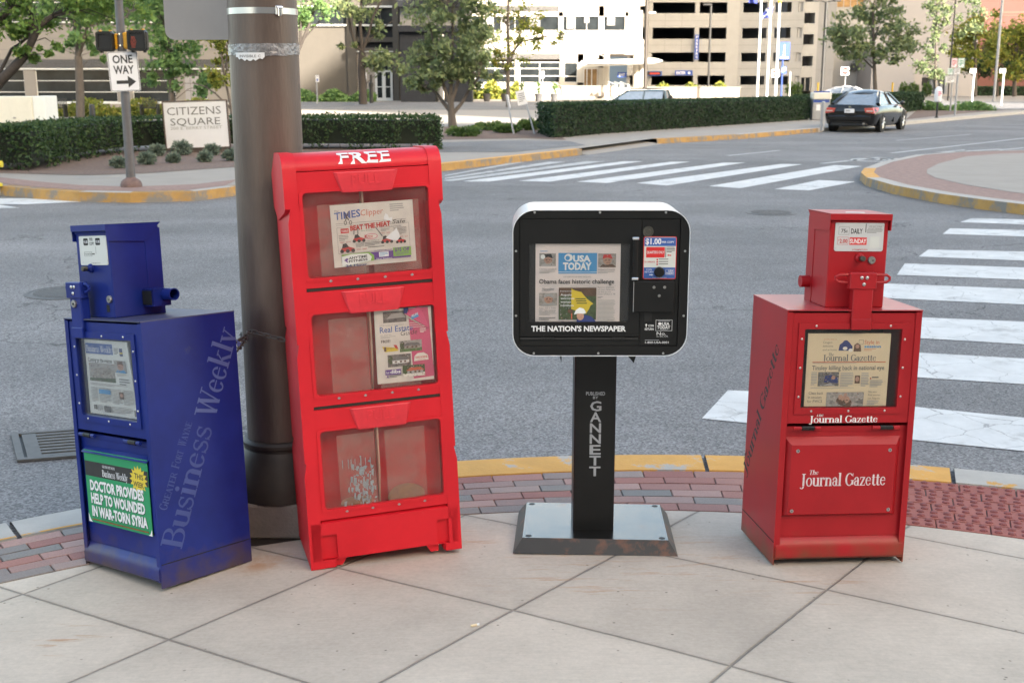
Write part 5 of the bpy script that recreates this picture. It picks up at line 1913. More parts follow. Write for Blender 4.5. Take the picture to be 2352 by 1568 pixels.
# accessible parking signs
def acc(s):
    x0, y0, x1, y1 = s.b
    s.ell((x0 + x1) / 2, y0 + (y1 - y0) * .68, (x1 - x0) * .28, (y1 - y0) * .2, 'ink_blue')
    s.rect(x0 + (x1 - x0) * .2, y0 + (y1 - y0) * .12, x1 - (x1 - x0) * .2, y0 + (y1 - y0) * .2, 'ink_mid')
for px, q0, Yq, lb in ((729, 173, 96, 'white sign with blue symbol on a post before the shaded wall'), (838, 167, 96, 'white sign with blue symbol on a post left of the glass doors'), (1246, 164, 108, 'white sign with blue symbol on a post before the white block')):
    post('sign_post', 'grey post of the ' + lb.replace('white sign with blue symbol on a post', 'blue symbol sign'), 'post', px, Yq + .1, q0 + 3, 236, .05, 'galv')
    signplate('parking_sign', lb, Yq, px - 4, px + 4.2, q0, q0 + 16, 'sign_white', acc, group='accessible parking signs')
b = MB()
b.tube([(fx(852, 98), 98, 0), (fx(852, 98), 98, fz(172, 98))], .1, 'black_metal', 8)
b.lathe([(.16, 0), (.16, 1.3), (.2, 1.35), (.2, 1.6), (.05, 1.75)], (fx(852, 98), 98, 0), 'black_metal', 12)
tag(b.build('bollard', None, (fx(852, 98), 98, 0)), 'black post with a thick lower sleeve left of the glass doors', 'post')
# two leaning temporary signs in the mulch island
for (bx, by), (tx, ty), face, lb in (((1180, 308), (1163, 218), 0, 'leaning thin steel post turned edge on, left of the leaning white sign'), ((1228, 308), (1208, 236), 1, 'leaning steel post of the tilted white sign')):
    p = on_ground(bx, by, 0)
    q = at_depth(tx, ty, p.y + .3)
    b = MB()
    b.tube([p, q], .03, 'galv', 6)
    if not face:
        d = (q - p).normalized()
        b.add([q - d * .45 + Vector((.03, -.02, 0)), q + Vector((.03, -.02, 0)), q + Vector((.05, .25, 0)), q - d * .45 + Vector((.05, .25, 0)), q - d * .45 + Vector((.045, -.02, 0)), q + Vector((.045, -.02, 0)), q + Vector((.065, .25, 0)), q - d * .45 + Vector((.065, .25, 0))], [(0, 1, 2, 3), (4, 5, 6, 7), (0, 1, 5, 4), (2, 3, 7, 6), (1, 2, 6, 5), (0, 3, 7, 4)], 'sign_white')
    tag(b.build('sign_post', None, p), lb, 'post', 'leaning posts in the mulch island')
Yq = on_ground(1228, 308, 0).y
def dl(s):
    s.txt('DO NOT', 1193, 213, 1208, 217, 'ink_mid')
    s.txt('ENTER', 1194, 222, 1207, 226, 'ink_mid')
    s.lines(1195, 230, 1206, 236, 2, 'ink_mid')
signplate('warning_sign', 'tilted white notice on the leaning post at the end of the dark hedge', Yq + .1, 1190, 1212, 208, 241, 'sign_white', lambda s: s.lines(1194, 214, 1209, 236, 5, 'ink_mid', .4), rot=R(-11))
# bagged meter
c = on_ground(2151, 271, 0)
t = thing('parking_meter', 'parking meter covered by a white plastic bag on a black post', 'parking meter', c)
b = MB()
b.tube([c, (c.x, c.y, fz(232, c.y))], .045, 'black_metal', 10)
b.lathe([(.1, 0), (.1, .03), (.05, .06)], c, 'black_metal', 10)
b.build('post', t)
b = MB()
z0, z1 = fz(235, c.y), fz(199, c.y)
hh = z1 - z0
b.lathe([(.10, 0), (.16, .06), (.19, hh * .45), (.17, hh * .8), (.1, hh * .96), (.001, hh)], (c.x, c.y, z0), 'sign_white', 10)
b.add([(c.x + .08, c.y - .1, z0 + .02), (c.x + .3, c.y - .1, z0 + .04), (c.x + .16, c.y - .12, z0 + .2), (c.x + .1, c.y - .0, z0 + .12)], [(0, 1, 2), (0, 2, 3), (0, 1, 3), (1, 2, 3)], 'sign_white')
s = Sheet(b, front(c.x - .12, z0 + hh * .3, c.y - .2), (0, 0, 10, 14), (.24, hh * .45))
s.lines(2, 2, 9, 12, 3, 'ink_pink')
b.build('bag', t)
# pay station beside the car
c = on_ground(1884, 276, 0)
t = thing('pay_station', 'grey parking pay station with a pale top and blue notices, left of the black car', 'pay station', c)
z1 = fz(212, c.y)
b = MB()
b.box(c.x - .42, c.x + .36, c.y - .2, c.y + .25, .0, z1 - .35, 'galv', .02)
b.build('cabinet', t)
b = MB()
b.box(c.x - .45, c.x + .4, c.y - .25, c.y + .3, z1 - .35, z1, 'cabinet', .06)
b.build('hood', t)
b = MB()
s = Sheet(b, front(c.x - .41, .78, c.y - .205), (0, 0, 20, 14), (.72, .5))
s.rect(0, 0, 20, 14, 'park_blue')
s.lines(2, 2, 19, 12, 4, 'sign_white', .45)
s.rect(4, 16.5, 9, 24, 'sign_white')
b.build('notice', t)
b = MB()
c2 = on_ground(1888, 300, 0)
b.tube([c2, c2 + Vector((0, 0, .95))], .07, 'galv', 10)
b.ball(c2 + Vector((0, 0, .95)), .07, 'galv', 8)
tag(b.build('bollard', None, c2), 'short grey steel bollard at the rear left corner of the black car', 'bollard')

# ------------------------------------------------------------------ steel newspaper boxes (same pattern, red and blue)
W, D, H = .49, .385, .927
def newsbox(kind, label, PM, paint, top_mat, cx0, cx1):
    """local frame: x across the front from -W/2, y into the box, z up; cx0..cx1 is the coin box"""
    base = PM @ Vector((0, D / 2, 0))
    t = thing('newspaper_box', label, 'newspaper box', base)
    h = W / 2
    # cabinet: two side sheets that reach the ground, back, lid, floor, recessed front
    b = MB(PM)
    b.box(-h, -h + .004, 0, D, 0, H, paint)
    b.box(h - .004, h, 0, D, 0, H, paint)
    b.box(-h + .004, -h + .022, 0, .004, .02, H - .005, paint)
    b.box(h - .022, h - .004, 0, .004, .02, H - .005, paint)
    b.box(-h + .004, h - .004, D - .004, D, .02, H, paint)
    b.box(-h + .004, h - .004, .016, .02, .10, .51, paint)
    b.box(-h + .004, h - .004, .016, D - .004, .49, .493, paint)
    # folded foot
    b.prism([(.004, .02), (-.006, .03), (-.006, .062), (.006, .088), (.02, .10), (.024, .10), (.024, .02)], 'x', -h + .006, h - .006, paint)
    b.build('cabinet', t)
    b = MB(PM)
    b.box(-h - .001, h + .001, -.003, D + .001, H, H + .004, top_mat)
    b.build('lid', t)
    b = MB(PM)
    b.box(-h - .0015, -h + .0005, .004, D - .004, .083, .0855, 'black_flat')
    b.box(h - .0005, h + .0015, .004, D - .004, .083, .0855, 'black_flat')
    b.build('seam', t)
    # drop door with window
    b = MB(PM)
    b.frame((-h + .024, h - .008, .524, H - .008), (-.178, .176, .580, .863), .004, .004, .018, paint)
    b.frame((-.20, .198, .558, .885), (-.178, .176, .580, .863), .004, -.001, .006, paint)
    door = b.build('door', t)
    b = MB(PM)
    b.box(-.18, .178, .007, .010, .578, .866, 'pane')
    b.build('window_pane', door, smooth=False)
    b = MB(PM)
    for x, z in ((-.138, .874), (-.003, .872), (.132, .874), (-.188, .828), (.187, .826), (-.188, .725), (.187, .724), (-.188, .621), (.187, .62), (-.138, .569), (-.002, .569), (.132, .569)):
        b.ball((x, -.0015, z), .0042, 'steel', 6, (1, .6, 1))
    b.build('rivets', door)
    b = MB(PM)
    b.box(-.19, .19, .19, .194, .53, .90, 'black_flat')
    b.build('shelf_back', t, smooth=False)
    for x0, x1 in ((-.20, -.10), (.09, .19)):
        b = MB(PM)
        b.cyl((x0, -.004, .508), (x0 + .028, -.004, .508), .007, paint, 10)
        b.cyl((x1 - .022, -.004, .508), (x1, -.004, .508), .007, paint, 10)
        for k in range(9):
            xx = x0 + .030 + k * (x1 - x0 - .054) / 9
            b.cyl((xx, -.004, .508), (xx + .0035, -.004, .508), .0085, 'black_metal', 10)
        b.build('hinge', t)
    # coin box
    ca, cb_, c0, c1, ct = cx0, cx1, .05, .255, 1.262
    b = MB(PM)
    b.box(ca, cb_, c0, c1, H + .004, ct - .012, paint, .003)
    b.box(ca - .002, cb_ + .002, c1 - .062, c1 + .002, H + .004, ct - .02, paint)
    cbx = b.build('coin_box', t)
    b = MB(PM)
    for x in (ca - .006, cb_ + .003):
        b.prism([(c0 - .012, ct), (c0 - .010, ct - .058), (c1 - .065, ct - .066), (c1 + .004, ct)], 'x', x, x + .003, paint)
    b.prism([(c0 - .014, ct), (c0 - .014, ct - .022), (c0 - .011, ct - .022), (c0 - .011, ct - .003), (c1 + .004, ct - .003), (c1 + .004, ct)], 'x', ca - .006, cb_ + .006, paint)
    b.cyl((ca + .006, c0 - .003, ct - .028), (cb_ - .006, c0 - .003, ct - .028), .0035, paint, 8)
    b.build('hood', cbx)
    cw = cb_ - ca
    b = MB(PM)
    kx = ca + cw * (.53 if kind == 'red' else .42)
    b.lathe([(.017, 0), (.016, .008), (.011, .014), (.0105, .02)], (kx, c0, 1.108), paint, 16, ax='y')
    b.lathe([(.0095, .018), (.0095, .036), (.008, .038)], (kx, c0, 1.108), 'dark_chrome', 14, ax='y')
    b.build('coin_return_knob', cbx)
    lx, lz = (ca + cw * .74, 1.100) if kind == 'red' else (ca + cw * .9, .998)
    b = MB(PM)
    b.lathe([(.0135, 0), (.0135, .006), (.012, .008), (.001, .008)], (lx, c0, lz), 'steel_dull', 18, ax='y')
    b.box(lx - .001, lx + .006, c0 - .0095, c0 - .007, lz - .0015, lz + .0015, 'black_flat')
    b.build('lock', cbx)
    b = MB(PM)
    hx = ca + cw * (.72 if kind == 'red' else .78)
    b.box(hx, hx + .019, c0 - .0012, c0 + .001, .952, .978, 'black_flat')
    b.build('coin_return_slot', cbx)
    # latch plate joining door and coin box
    mx = ca + cw * (.53 if kind == 'red' else .28)
    b = MB(PM)
    b.box(mx - .052, mx + .045, c0 - .062, c0 - .030, 1.004, 1.062, paint, .003)
    b.box(mx - .036, mx + .036, c0 - .058, c0 - .022, .862, 1.006, paint, .003)
    b.box(mx - .036, mx + .036, -.012, c0 - .02, .862, .90, paint, .002)
    latch = b.build('latch_bar', t)
    b = MB(PM)
    for dx, dz in ((-.011, 1.045), (.008, 1.045), (-.002, 1.022)):
        b.ball((mx + dx, c0 - .063, dz), .0065, 'steel', 8, (1, .55, 1))
    if kind == 'blue':
        b.lathe([(.014, 0), (.014, .006), (.012, .008), (.001, .008)], (mx - .004, c0 - .058, .985), 'steel_dull', 16, ax='y')
        b.box(mx - .005, mx + .003, c0 - .068, c0 - .066, .982, .988, 'black_flat')
    else:
        b.ball((mx - .022, c0 - .059, .874), .004, 'steel', 8, (1, .55, 1))
    b.build('bolts', latch)
    for sg in (-1, 1):
        b = MB(PM)
        x0 = mx + sg * .048
        x1 = mx + sg * (.098 if kind == 'red' else .075)
        for z in (1.053, 1.030):
            pass
        b.tube([(x0, c0 - .045, 1.054), (x1 - sg * .012, c0 - .045, 1.053), (x1, c0 - .043, 1.045), (x1, c0 - .043, 1.036), (x1 - sg * .012, c0 - .045, 1.028), (x0, c0 - .045, 1.026)], .005, paint, 8)
        b.build('handle_loop', latch)
    # chain tube through the coin box and its bracket
    ty = .222
    b = MB(PM)
    def ring_tube(x0, x1):
        b.lathe([(.022, 0), (.022, abs(x1 - x0)), (.0185, abs(x1 - x0)), (.0185, .002)], (min(x0, x1), ty, 1.003), paint, 20, ax='x')
    if kind == 'red':
        ring_tube(ca - .034, ca)
        b.build('chain_tube', t)
        b = MB(PM)
        b.box(cb_, cb_ + .036, ty - .03, ty + .0, 1.032, 1.036, paint)
        b.box(cb_ + .033, cb_ + .037, ty - .03, ty + .0, .988, 1.036, paint)
        b.box(cb_, cb_ + .037, ty - .03, ty + .0, .984, .988, paint)
        b.build('lock_bracket', t)
        b = MB(PM)
        b.lathe([(.017, 0), (.019, .006), (.019, .02), (.015, .026)], (cb_ + .002, ty - .012, .996), 'black_rubber', 16, ax='x')
        b.build('padlock', t)
    else:
        b.box(cb_, cb_ + .062, ty - .055, ty - .052, .968, 1.022, paint)
        b.box(cb_, cb_ + .062, ty - .055, ty + .02, 1.02, 1.024, paint)
        b.box(cb_ + .058, cb_ + .062, ty - .055, ty + .02, .966, 1.022, paint)
        b.box(cb_, cb_ + .062, ty - .055, ty + .02, .962, .966, paint)
        ring_tube(cb_ + .04, cb_ + .115)
        b.box(cb_ + .003, cb_ + .057, ty - .058, ty - .054, .969, 1.019, 'black_flat')
        b.build('chain_tube', t)
    return t, cbx, door

JGM = pose((1.185, 4.003, -.055), .105, .021, -.036)
BLM = pose((-1.399, 3.949, -.086), -.687, -.10, -.05)
red, red_coin, red_door = newsbox('red', 'red steel newspaper box with white newspaper name and coin box, right of the others', JGM, 'red_paint', 'red_top', -.092, .120)
blue, blue_coin, blue_door = newsbox('blue', 'dark blue steel newspaper box with pale lettering on its side, at the far left', BLM, 'blue_paint', 'blue_top', -.205, .010)

# red box: rack card plate, lettering, price plate
b = MB(JGM)
px0, px1, pz0, pz1 = -.222, .205, .178, .472
e = .020
b.add([(px0, .016, pz0), (px1, .016, pz0), (px1, .016, pz1), (px0, .016, pz1), (px0 + e, -.004, pz0 + e * .6), (px1 - e, -.004, pz0 + e * .6), (px1 - e, -.004, pz1 - e * 1.3), (px0 + e, -.004, pz1 - e * 1.3)],
      [(4, 5, 6, 7), (0, 1, 5, 4), (1, 2, 6, 5), (2, 3, 7, 6), (3, 0, 4, 7)], 'red_paint')
pl = b.build('card_frame', red, sharp=15)
b = MB(JGM)
for x, z in ((-.178, .425), (.162, .425), (-.188, .203), (.172, .203)):
    b.lathe([(.007, 0), (.0065, .002), (.001, .003)], (x, -.004, z), 'steel', 10, ax='y')
    b.ball((x, -.0065, z), .0022, 'black_flat', 5)
b.build('screws', pl)
b = MB(JGM)
s = Sheet(b, JGM.inverted() @ JGM @ front(-.162, .292, -.0045), (0, 0, 100, 24), (.316, .062))
s.txt('Journal Gazette', 0, 5, 100, 23, 'white_faded', serif_=True)
s.txt('The', 9, 0, 20, 6.5, 'white_faded', serif_=True, shear=.2)
b.build('lettering', pl, smooth=False)
b = MB(JGM)
s = Sheet(b, front(-.141, .523, .0035), (0, 0, 100, 14), (.252, .034))
s.txt('Journal Gazette', 0, 2.5, 100, 13, 'white_vinyl', serif_=True)
s.txt('The', 9, -1.5, 20, 3.5, 'white_vinyl', serif_=True, shear=.2)
b.build('lettering', red_door, smooth=False)
b = MB(JGM)
sm = Matrix.Translation((-.2452, 0, 0)) @ Matrix(((0, 0, -1, 0), (-1, 0, 0, 0), (0, 1, 0, 0), (0, 0, 0, 1)))
# side lettering climbs towards the front edge
dy, dz = (.067 - .355), (.80 - .255)
L = math.hypot(dy, dz)
ux, uy = Vector((0, dy / L, dz / L)), Vector((0, dz / L, -dy / L))
rot = Matrix(((0, 0, -1, -.2452), (ux.y, uy.y, 0, .345), (ux.z, uy.z, 0, .235), (0, 0, 0, 1)))
s = Sheet(b, rot, (0, 0, 100, 20), (L, .075))
s.txt('The', 2, 1.0, 12, 6, 'ink', serif_=True, shear=.2)
s.txt('Journal Gazette', -2, 4, 100, 19, 'ink', serif_=True)
b.build('side_lettering', red, smooth=False)
b = MB(JGM)
pw, ph = .177, .102
m4 = front(-.074, 1.131, .0485)
b.prism(rrect(0, pw, 0, ph, .008), 'z', -.0012, .0012, 'plate_silver', xf=m4)
s = Sheet(b, m4 @ Matrix.Translation((0, 0, .0012)), (985, 275, 1480, 570), (pw, ph))
s.frame(1020, 325, 1127, 403, 3, 'ink_mid')
s.txt('75', 1045, 346, 1092, 383, 'ink', .02)
s.txt('c', 1095, 354, 1110, 378, 'ink', .02)
s.rect(1102, 347, 1104.5, 388, 'ink')
s.txt('DAILY', 1145, 343, 1262, 391, 'ink', .025)
s.rect(1290, 292, 1297, 378, 'ink')
s.txt('USE ANY COINS', 1325, 311, 1455, 326, 'ink_mid')
s.txt('EXCEPT PENNIES', 1318, 333, 1458, 348, 'ink_mid')
s.lines(1305, 353, 1468, 390, 3, 'ink_mid', .35)
s.frame(1012, 426, 1122, 503, 3, 'ink_red')
s.txt('$', 1021, 450, 1031, 466, 'ink_red')
s.txt('2.00', 1034, 447, 1114, 486, 'ink_red', .02)
s.rect(1135, 430, 1310, 505, 'red_sticker')
s.txt('SUNDAY', 1139, 446, 1306, 490, 'white_vinyl', .025)
s.rect(1343, 420, 1438, 535, 'plate_white')
s.txt('COIN', 1168, 546, 1220, 558, 'ink_red', .01)
s.poly([(1222, 558), (1236, 558), (1229, 543)], 'ink_red')
s.txt('RETURN', 1240, 546, 1322, 558, 'ink_red', .01)
for x, y in ((1013, 300), (1466, 310), (999, 538), (1451, 543)):
    s.ell(x, y, 7, 7, 'steel', 10)
b.build('price_plate', red_coin, smooth=False)
b = MB(JGM)
b.prism([(-.02, .10), (.05, .095), (.055, .12), (.02, .13), (-.01, .125)], 'z', 1.2622, 1.2630, 'plate_white')
b.build('sticker', red_coin, smooth=False)

# blue box: price plate, side lettering, poster rails
b = MB(BLM)
pw, ph = .178, .104
m4 = front(-.168 - .012, 1.119, .0485)
b.prism(rrect(0, pw, 0, ph, .006), 'z', -.0012, .0012, 'plate_white', xf=m4)
s = Sheet(b, m4 @ Matrix.Translation((0, 0, .0012)), (262, 172, 478, 400), (pw, ph))
for x in (297, 393):
    s.poly(rrect(x, x + 37, 190, 245, 8), 'ink')
    s.txt('1.00', x + 9, 208, x + 34, 228, 'sign_white', .02)
    s.txt('$', x + 2, 209, x + 8, 220, 'sign_white')
s.txt('PER', 348, 188, 374, 210, 'ink', .02)
s.txt('COPY', 345, 221, 382, 244, 'ink', .02)
s.frame(298, 295, 360, 330, 2, 'ink_mid')
s.txt('4 QUARTERS', 302, 306, 358, 320, 'ink_mid')
s.poly([(360, 310), (374, 310), (374, 305), (382, 313), (374, 321), (374, 316), (360, 316)], 'ink')
s.rect(391, 256, 393.5, 312, 'ink_mid')
s.txt('COIN', 349, 380, 372, 388, 'ink_mid')
s.poly([(375, 388), (383, 388), (379, 378)], 'ink_mid')
s.txt('RETURN', 386, 380, 418, 388, 'ink_mid')
for x, y in ((268, 200), (463, 186), (285, 376), (478, 366)):
    s.ell(x, y, 5, 6, 'steel', 10)
b.build('price_plate', blue_coin, smooth=False)
b = MB(BLM)
def climb(y0, z0, y1, z1, size, x=.2458):
    ln = math.hypot(y1 - y0, z1 - z0)
    a, c = (y1 - y0) / ln, (z1 - z0) / ln
    return Matrix(((0, 0, 1, x), (a, -c, 0, y0), (c, a, 0, z0), (0, 0, 0, 1))), ln
m4, ln = climb(.088, .118, .392, .850, .08)
s = Sheet(b, m4, (0, 0, 100, 12), (ln, .094))
s.txt('Business', 0, .4, 55, 12, 'blue_letter_dim', serif_=True)
s.txt('Weekly', 58.5, .4, 100, 12, 'blue_letter', serif_=True)
m4, ln = climb(.040, .268, .172, .555, .03)
s = Sheet(b, m4, (0, 0, 100, 12), (ln, .034))
for wd, x0, x1 in (('GREATER', 0, 42), ('FORT', 47, 67), ('WAYNE', 72, 100)):
    k = (x1 - x0) / len(wd)
    s.txt(wd[0], x0, .2, x0 + k * 1.15, 12, 'blue_letter_dim', serif_=True)
    s.txt(wd[1:], x0 + k * 1.2, 3, x1, 12, 'blue_letter_dim', serif_=True)
b.build('side_lettering', blue, smooth=False)
b = MB(BLM)
b.prism([(.014, .462), (-.012, .445), (-.010, .443), (.018, .459)], 'x', -.19, .225, 'blue_paint')
b.build('card_rail', blue)
b = MB(BLM)
b.prism([(.014, .182), (-.010, .196), (-.008, .199), (.018, .186)], 'x', -.155, .20, 'rust')
b.build('card_rail', blue)

# ---- poster standing in the blue box's rails
b = MB(BLM)
po = BLM @ Vector((.02, -.002, .19))
x0, x1 = -.183, .222
NX, NZ = 8, 6
pts = []
for j in range(NZ + 1):
    for i in range(NX + 1):
        u, v = i / NX, j / NZ
        pts.append((x0 + (x1 - x0) * u, -.0035 - .0008 * math.sin(u * 3.14) * (1 - v), .185 + .268 * v))
b.add(pts, [(j * (NX + 1) + i, j * (NX + 1) + i + 1, (j + 1) * (NX + 1) + i + 1, (j + 1) * (NX + 1) + i) for j in range(NZ) for i in range(NX)], 'ink_green')
s = Sheet(b, front(x0, .185, -.0048), (0, 0, 100, 66), (x1 - x0, .268))
s.z = lambda: (setattr(s, 'k', s.k + 1), s.k * .0001)[1]
s.rect(0.2, 0, 99.8, 66, 'ink_green')
s.rect(.4, 10, 99.6, 23.5, 'ink')
s.txt('Business Weekly', 28, 16, 68, 22, 'sign_white', serif_=True)
s.txt('GREATER FORT WAYNE', 29, 11.8, 49, 14, 'sign_white', serif_=True)
star = []
for k in range(32):
    a = 2 * math.pi * k / 32
    r_ = 13.5 if k % 2 == 0 else 9.6
    star.append((85 + r_ * math.cos(a), 18.5 + r_ * math.sin(a) * .92))
cst = (85, 18.5)
zz_ = s.z()
for k in range(32):
    b.add([s.p(*cst, zz_), s.p(*star[k], zz_), s.p(*star[(k + 1) % 32], zz_)], [(0, 2, 1)], 'ink_yellow')
s.txt('THIS', 79, 13, 92.5, 17.5, 'ink', .02, slope=.06)
s.txt('WEEK', 77, 20, 92.5, 24.5, 'ink', .02, slope=.06)
for i, ln_ in enumerate(('DOCTOR PROVIDES', 'HELP TO WOUNDED', 'IN WAR-TORN SYRIA')):
    y = 27.5 + i * 11.8
    xa, xb = 6.5, (91, 91.5, 94)[i]
    s.txt(ln_, xa + .5, y + .5, xb + .5, y + 9.1, 'ink', .045)
    s.txt(ln_, xa, y, xb, y + 8.6, 'white_vinyl', .045)
s.poly([(0.2, 58), (0.2, 66), (6, 66), (3.5, 64)], 'white_vinyl')
s.poly([(99.8, 60), (99.8, 66), (94, 66), (97, 64.5)], 'white_vinyl')
tag(b.build('poster', None, po, smooth=False), 'green headline poster reading doctor provides help, slotted in front of the blue box', 'poster')

# ---- newspapers
def newspaper(label, M4, box, size, paper, draw, curl=None):
    """M4: plane of the page; curl(u, v) gives a bulge in metres"""
    b = MB()
    w_, h_ = size
    N = 6
    pts = []
    for j in range(N + 1):
        for i in range(N + 1):
            pts.append(M4 @ Vector((w_ * i / N, h_ * j / N, 0)))
    back = [M4 @ Vector((w_ * i / N, h_ * j / N, -.004)) for j in range(N + 1) for i in range(N + 1)]
    b.add(pts, [(j * (N + 1) + i, j * (N + 1) + i + 1, (j + 1) * (N + 1) + i + 1, (j + 1) * (N + 1) + i) for j in range(N) for i in range(N)], paper)
    b.add([M4 @ Vector((x, y, z)) for z in (-.004, 0) for x, y in ((0, 0), (w_, 0), (w_, h_), (0, h_))], [(0, 3, 2, 1), (0, 1, 5, 4), (1, 2, 6, 5), (2, 3, 7, 6), (3, 0, 4, 7)], paper)
    s = Sheet(b, M4, box, size)
    draw(s)
    if curl:
        inv = M4.inverted()
        for k, v in enumerate(b.V):
            q = inv @ v
            u_, v_ = q.x / w_, q.y / h_
            dx, dz = curl(u_, v_)
            b.V[k] = M4 @ Vector((q.x + dx, q.y, q.z + dz))
    return tag(b.build('newspaper', None, M4 @ Vector((w_ / 2, 0, 0)), smooth=False), label, 'newspaper')

def grain(s, x0, y0, x1, y1, n=45):
    rg = random.Random(int(x0 * 7 + y1))
    for k in range(n):
        x, y = rg.uniform(x0, x1), rg.uniform(y0, y1)
        w_, h_ = (x1 - x0) * rg.uniform(.02, .07), (y1 - y0) * rg.uniform(.02, .07)
        s.rect(x, y, min(x + w_, x1), min(y + h_, y1), rg.choice(('ink_photo', 'ink_brown', 'ink_house', 'ink_mid', 'ink_pale', 'ink_skin')))
def face(s, x0, y0, x1, y1, bg, cap, shirt):
    w_, h_ = x1 - x0, y1 - y0
    s.rect(x0, y0, x1, y1, bg)
    cx, cy = x0 + w_ * .52, y0 + h_ * .48
    s.poly([(x0 + w_ * .08, y1), (x0 + w_ * .25, y0 + h_ * .78), (x0 + w_ * .8, y0 + h_ * .76), (x1, y0 + h_ * .95), (x1, y1)], shirt)
    s.ell(cx, cy, w_ * .24, h_ * .34, 'ink_skin')
    s.poly([(cx - w_ * .27, cy - h_ * .1), (cx - w_ * .22, cy - h_ * .4), (cx + w_ * .2, cy - h_ * .42), (cx + w_ * .3, cy - h_ * .08), (cx, cy - h_ * .2)], cap)
    s.rect(cx - w_ * .14, cy - h_ * .02, cx - w_ * .04, cy + h_ * .04, 'ink_brown')
    s.rect(cx + w_ * .05, cy - h_ * .02, cx + w_ * .15, cy + h_ * .04, 'ink_brown')
    s.rect(cx - w_ * .08, cy + h_ * .18, cx + w_ * .08, cy + h_ * .21, 'ink_brown')
    grain(s, x0, y0, x1, y1, 26)
def house(s, x0, y0, x1, y1, sky_='ink_pale', roof='ink_mid', wall='ink_house', lawn='ink_grass'):
    w_, h_ = x1 - x0, y1 - y0
    s.rect(x0, y0, x1, y1, sky_)
    s.rect(x0, y0 + h_ * .68, x1, y1, lawn)
    s.ell(x0 + w_ * .12, y0 + h_ * .42, w_ * .11, h_ * .36, 'ink_leaf', 9)
    s.rect(x0 + w_ * .2, y0 + h_ * .44, x0 + w_ * .92, y0 + h_ * .74, wall)
    s.poly([(x0 + w_ * .14, y0 + h_ * .48), (x0 + w_ * .34, y0 + h_ * .2), (x0 + w_ * .84, y0 + h_ * .24), (x0 + w_ * .97, y0 + h_ * .5)], roof)
    for k in (.3, .52, .7):
        s.rect(x0 + w_ * k, y0 + h_ * .53, x0 + w_ * (k + .09), y0 + h_ * .68, 'ink_brown')
    grain(s, x0, y0, x1, y1, 40)

def d_journal(s):
    s.txt('SPORTS, PAGE 1B', 583, 160, 660, 166, 'ink_orange')
    for i, q in enumerate(('Cougars', 'defensive', 'end at home')):
        s.txt(q, 580, 174 + i * 22, 580 + (55, 62, 85)[i], 187 + i * 22, 'ink_mid')
    s.poly([(675, 230), (680, 195), (700, 180), (735, 178), (758, 205), (757, 232)], 'ink_navy')
    s.ell(716, 182, 17, 14, 'ink_navy')
    s.ell(714, 217, 14, 10, 'paper')
    s.ell(748, 228, 13, 10, 'paper')
    s.poly([(765, 236), (768, 196), (786, 184), (806, 198), (812, 236)], 'ink_brown')
    s.ell(787, 205, 12, 13, 'ink_skin')
    s.frame(794, 166, 822, 194, 2, 'ink_mid')
    s.txt('Style in', 828, 168, 917, 192, 'ink_orange')
    s.txt('session', 828, 197, 928, 213, 'ink_sky', .03)
    s.lines(828, 220, 905, 236, 2, 'ink_orange', .3)
    s.txt('Journal Gazette', 584, 254, 905, 293, 'ink_mid', serif_=True)
    s.txt('The', 614, 244, 648, 262, 'ink_mid', serif_=True, shear=.2)
    s.rect(524, 297, 964, 302, 'ink_orange')
    s.lines(526, 304, 962, 310, 1, 'ink_pale', .4)
    s.txt('Tinsley killing back in national eye', 524, 320, 958, 346, 'ink_mid', .012)
    s.rect(563, 358, 688, 444, 'ink_photo')
    s.poly([(600, 420), (605, 382), (640, 376), (680, 390), (684, 426)], 'ink_navy')
    s.ell(655, 392, 12, 12, 'ink_skin')
    s.poly([(590, 440), (640, 422), (668, 442)], 'ink_pale')
    s.lines(521, 358, 558, 440, 9, 'ink_pale')
    s.lines(697, 364, 778, 450, 9, 'ink_pale')
    s.rect(784, 380, 815, 428, 'ink_brown')
    s.ell(799, 402, 12, 16, 'ink_skin')
    s.lines(822, 364, 870, 450, 9, 'ink_pale')
    s.ell(879, 398, 4, 5, 'ink_red', 8)
    s.lines(886, 388, 955, 402, 1, 'ink_mid')
    s.lines(876, 408, 955, 454, 5, 'ink_pale')
    s.lines(521, 452, 955, 464, 1, 'ink_pale', .25)
    for i, q in enumerate(('Class back', 'in session', 'for FWCS')):
        s.txt(q, 512 - i * 3, 476 + i * 25, (600, 590, 596)[i], 492 + i * 25, 'ink_mid')
    s.rect(620, 480, 845, 566, 'ink_house')
    for x, y, r_ in ((705, 510, 17), (735, 500, 15), (720, 520, 15), (745, 525, 20)):
        s.ell(x, y + 22, r_ * 1.5, r_ * 1.4, 'ink_brown', 12)
        s.ell(x, y, r_ * .8, r_, 'ink_skin', 12)
    s.poly([(790, 540), (842, 520), (842, 552)], 'ink_photo')
    grain(s, 620, 480, 845, 566, 60)
    grain(s, 563, 358, 688, 444, 50)
    for i, q in enumerate(('We won', 'First women', 'join Augusta')):
        s.txt(q, 868, 472 + i * 19, (918, 942, 940)[i], 484 + i * 19, 'ink_mid')
    s.lines(864, 530, 940, 562, 3, 'ink_pale')
pq = [(-.166, .584), (.141, .580), (-.157, .846)]
newspaper('tan toned newspaper with a national eye headline in the window of the red steel box', JGM @ front(-.160, .583, .0135), (490, 128, 985, 566), (.302, .262), 'paper_tan', d_journal)

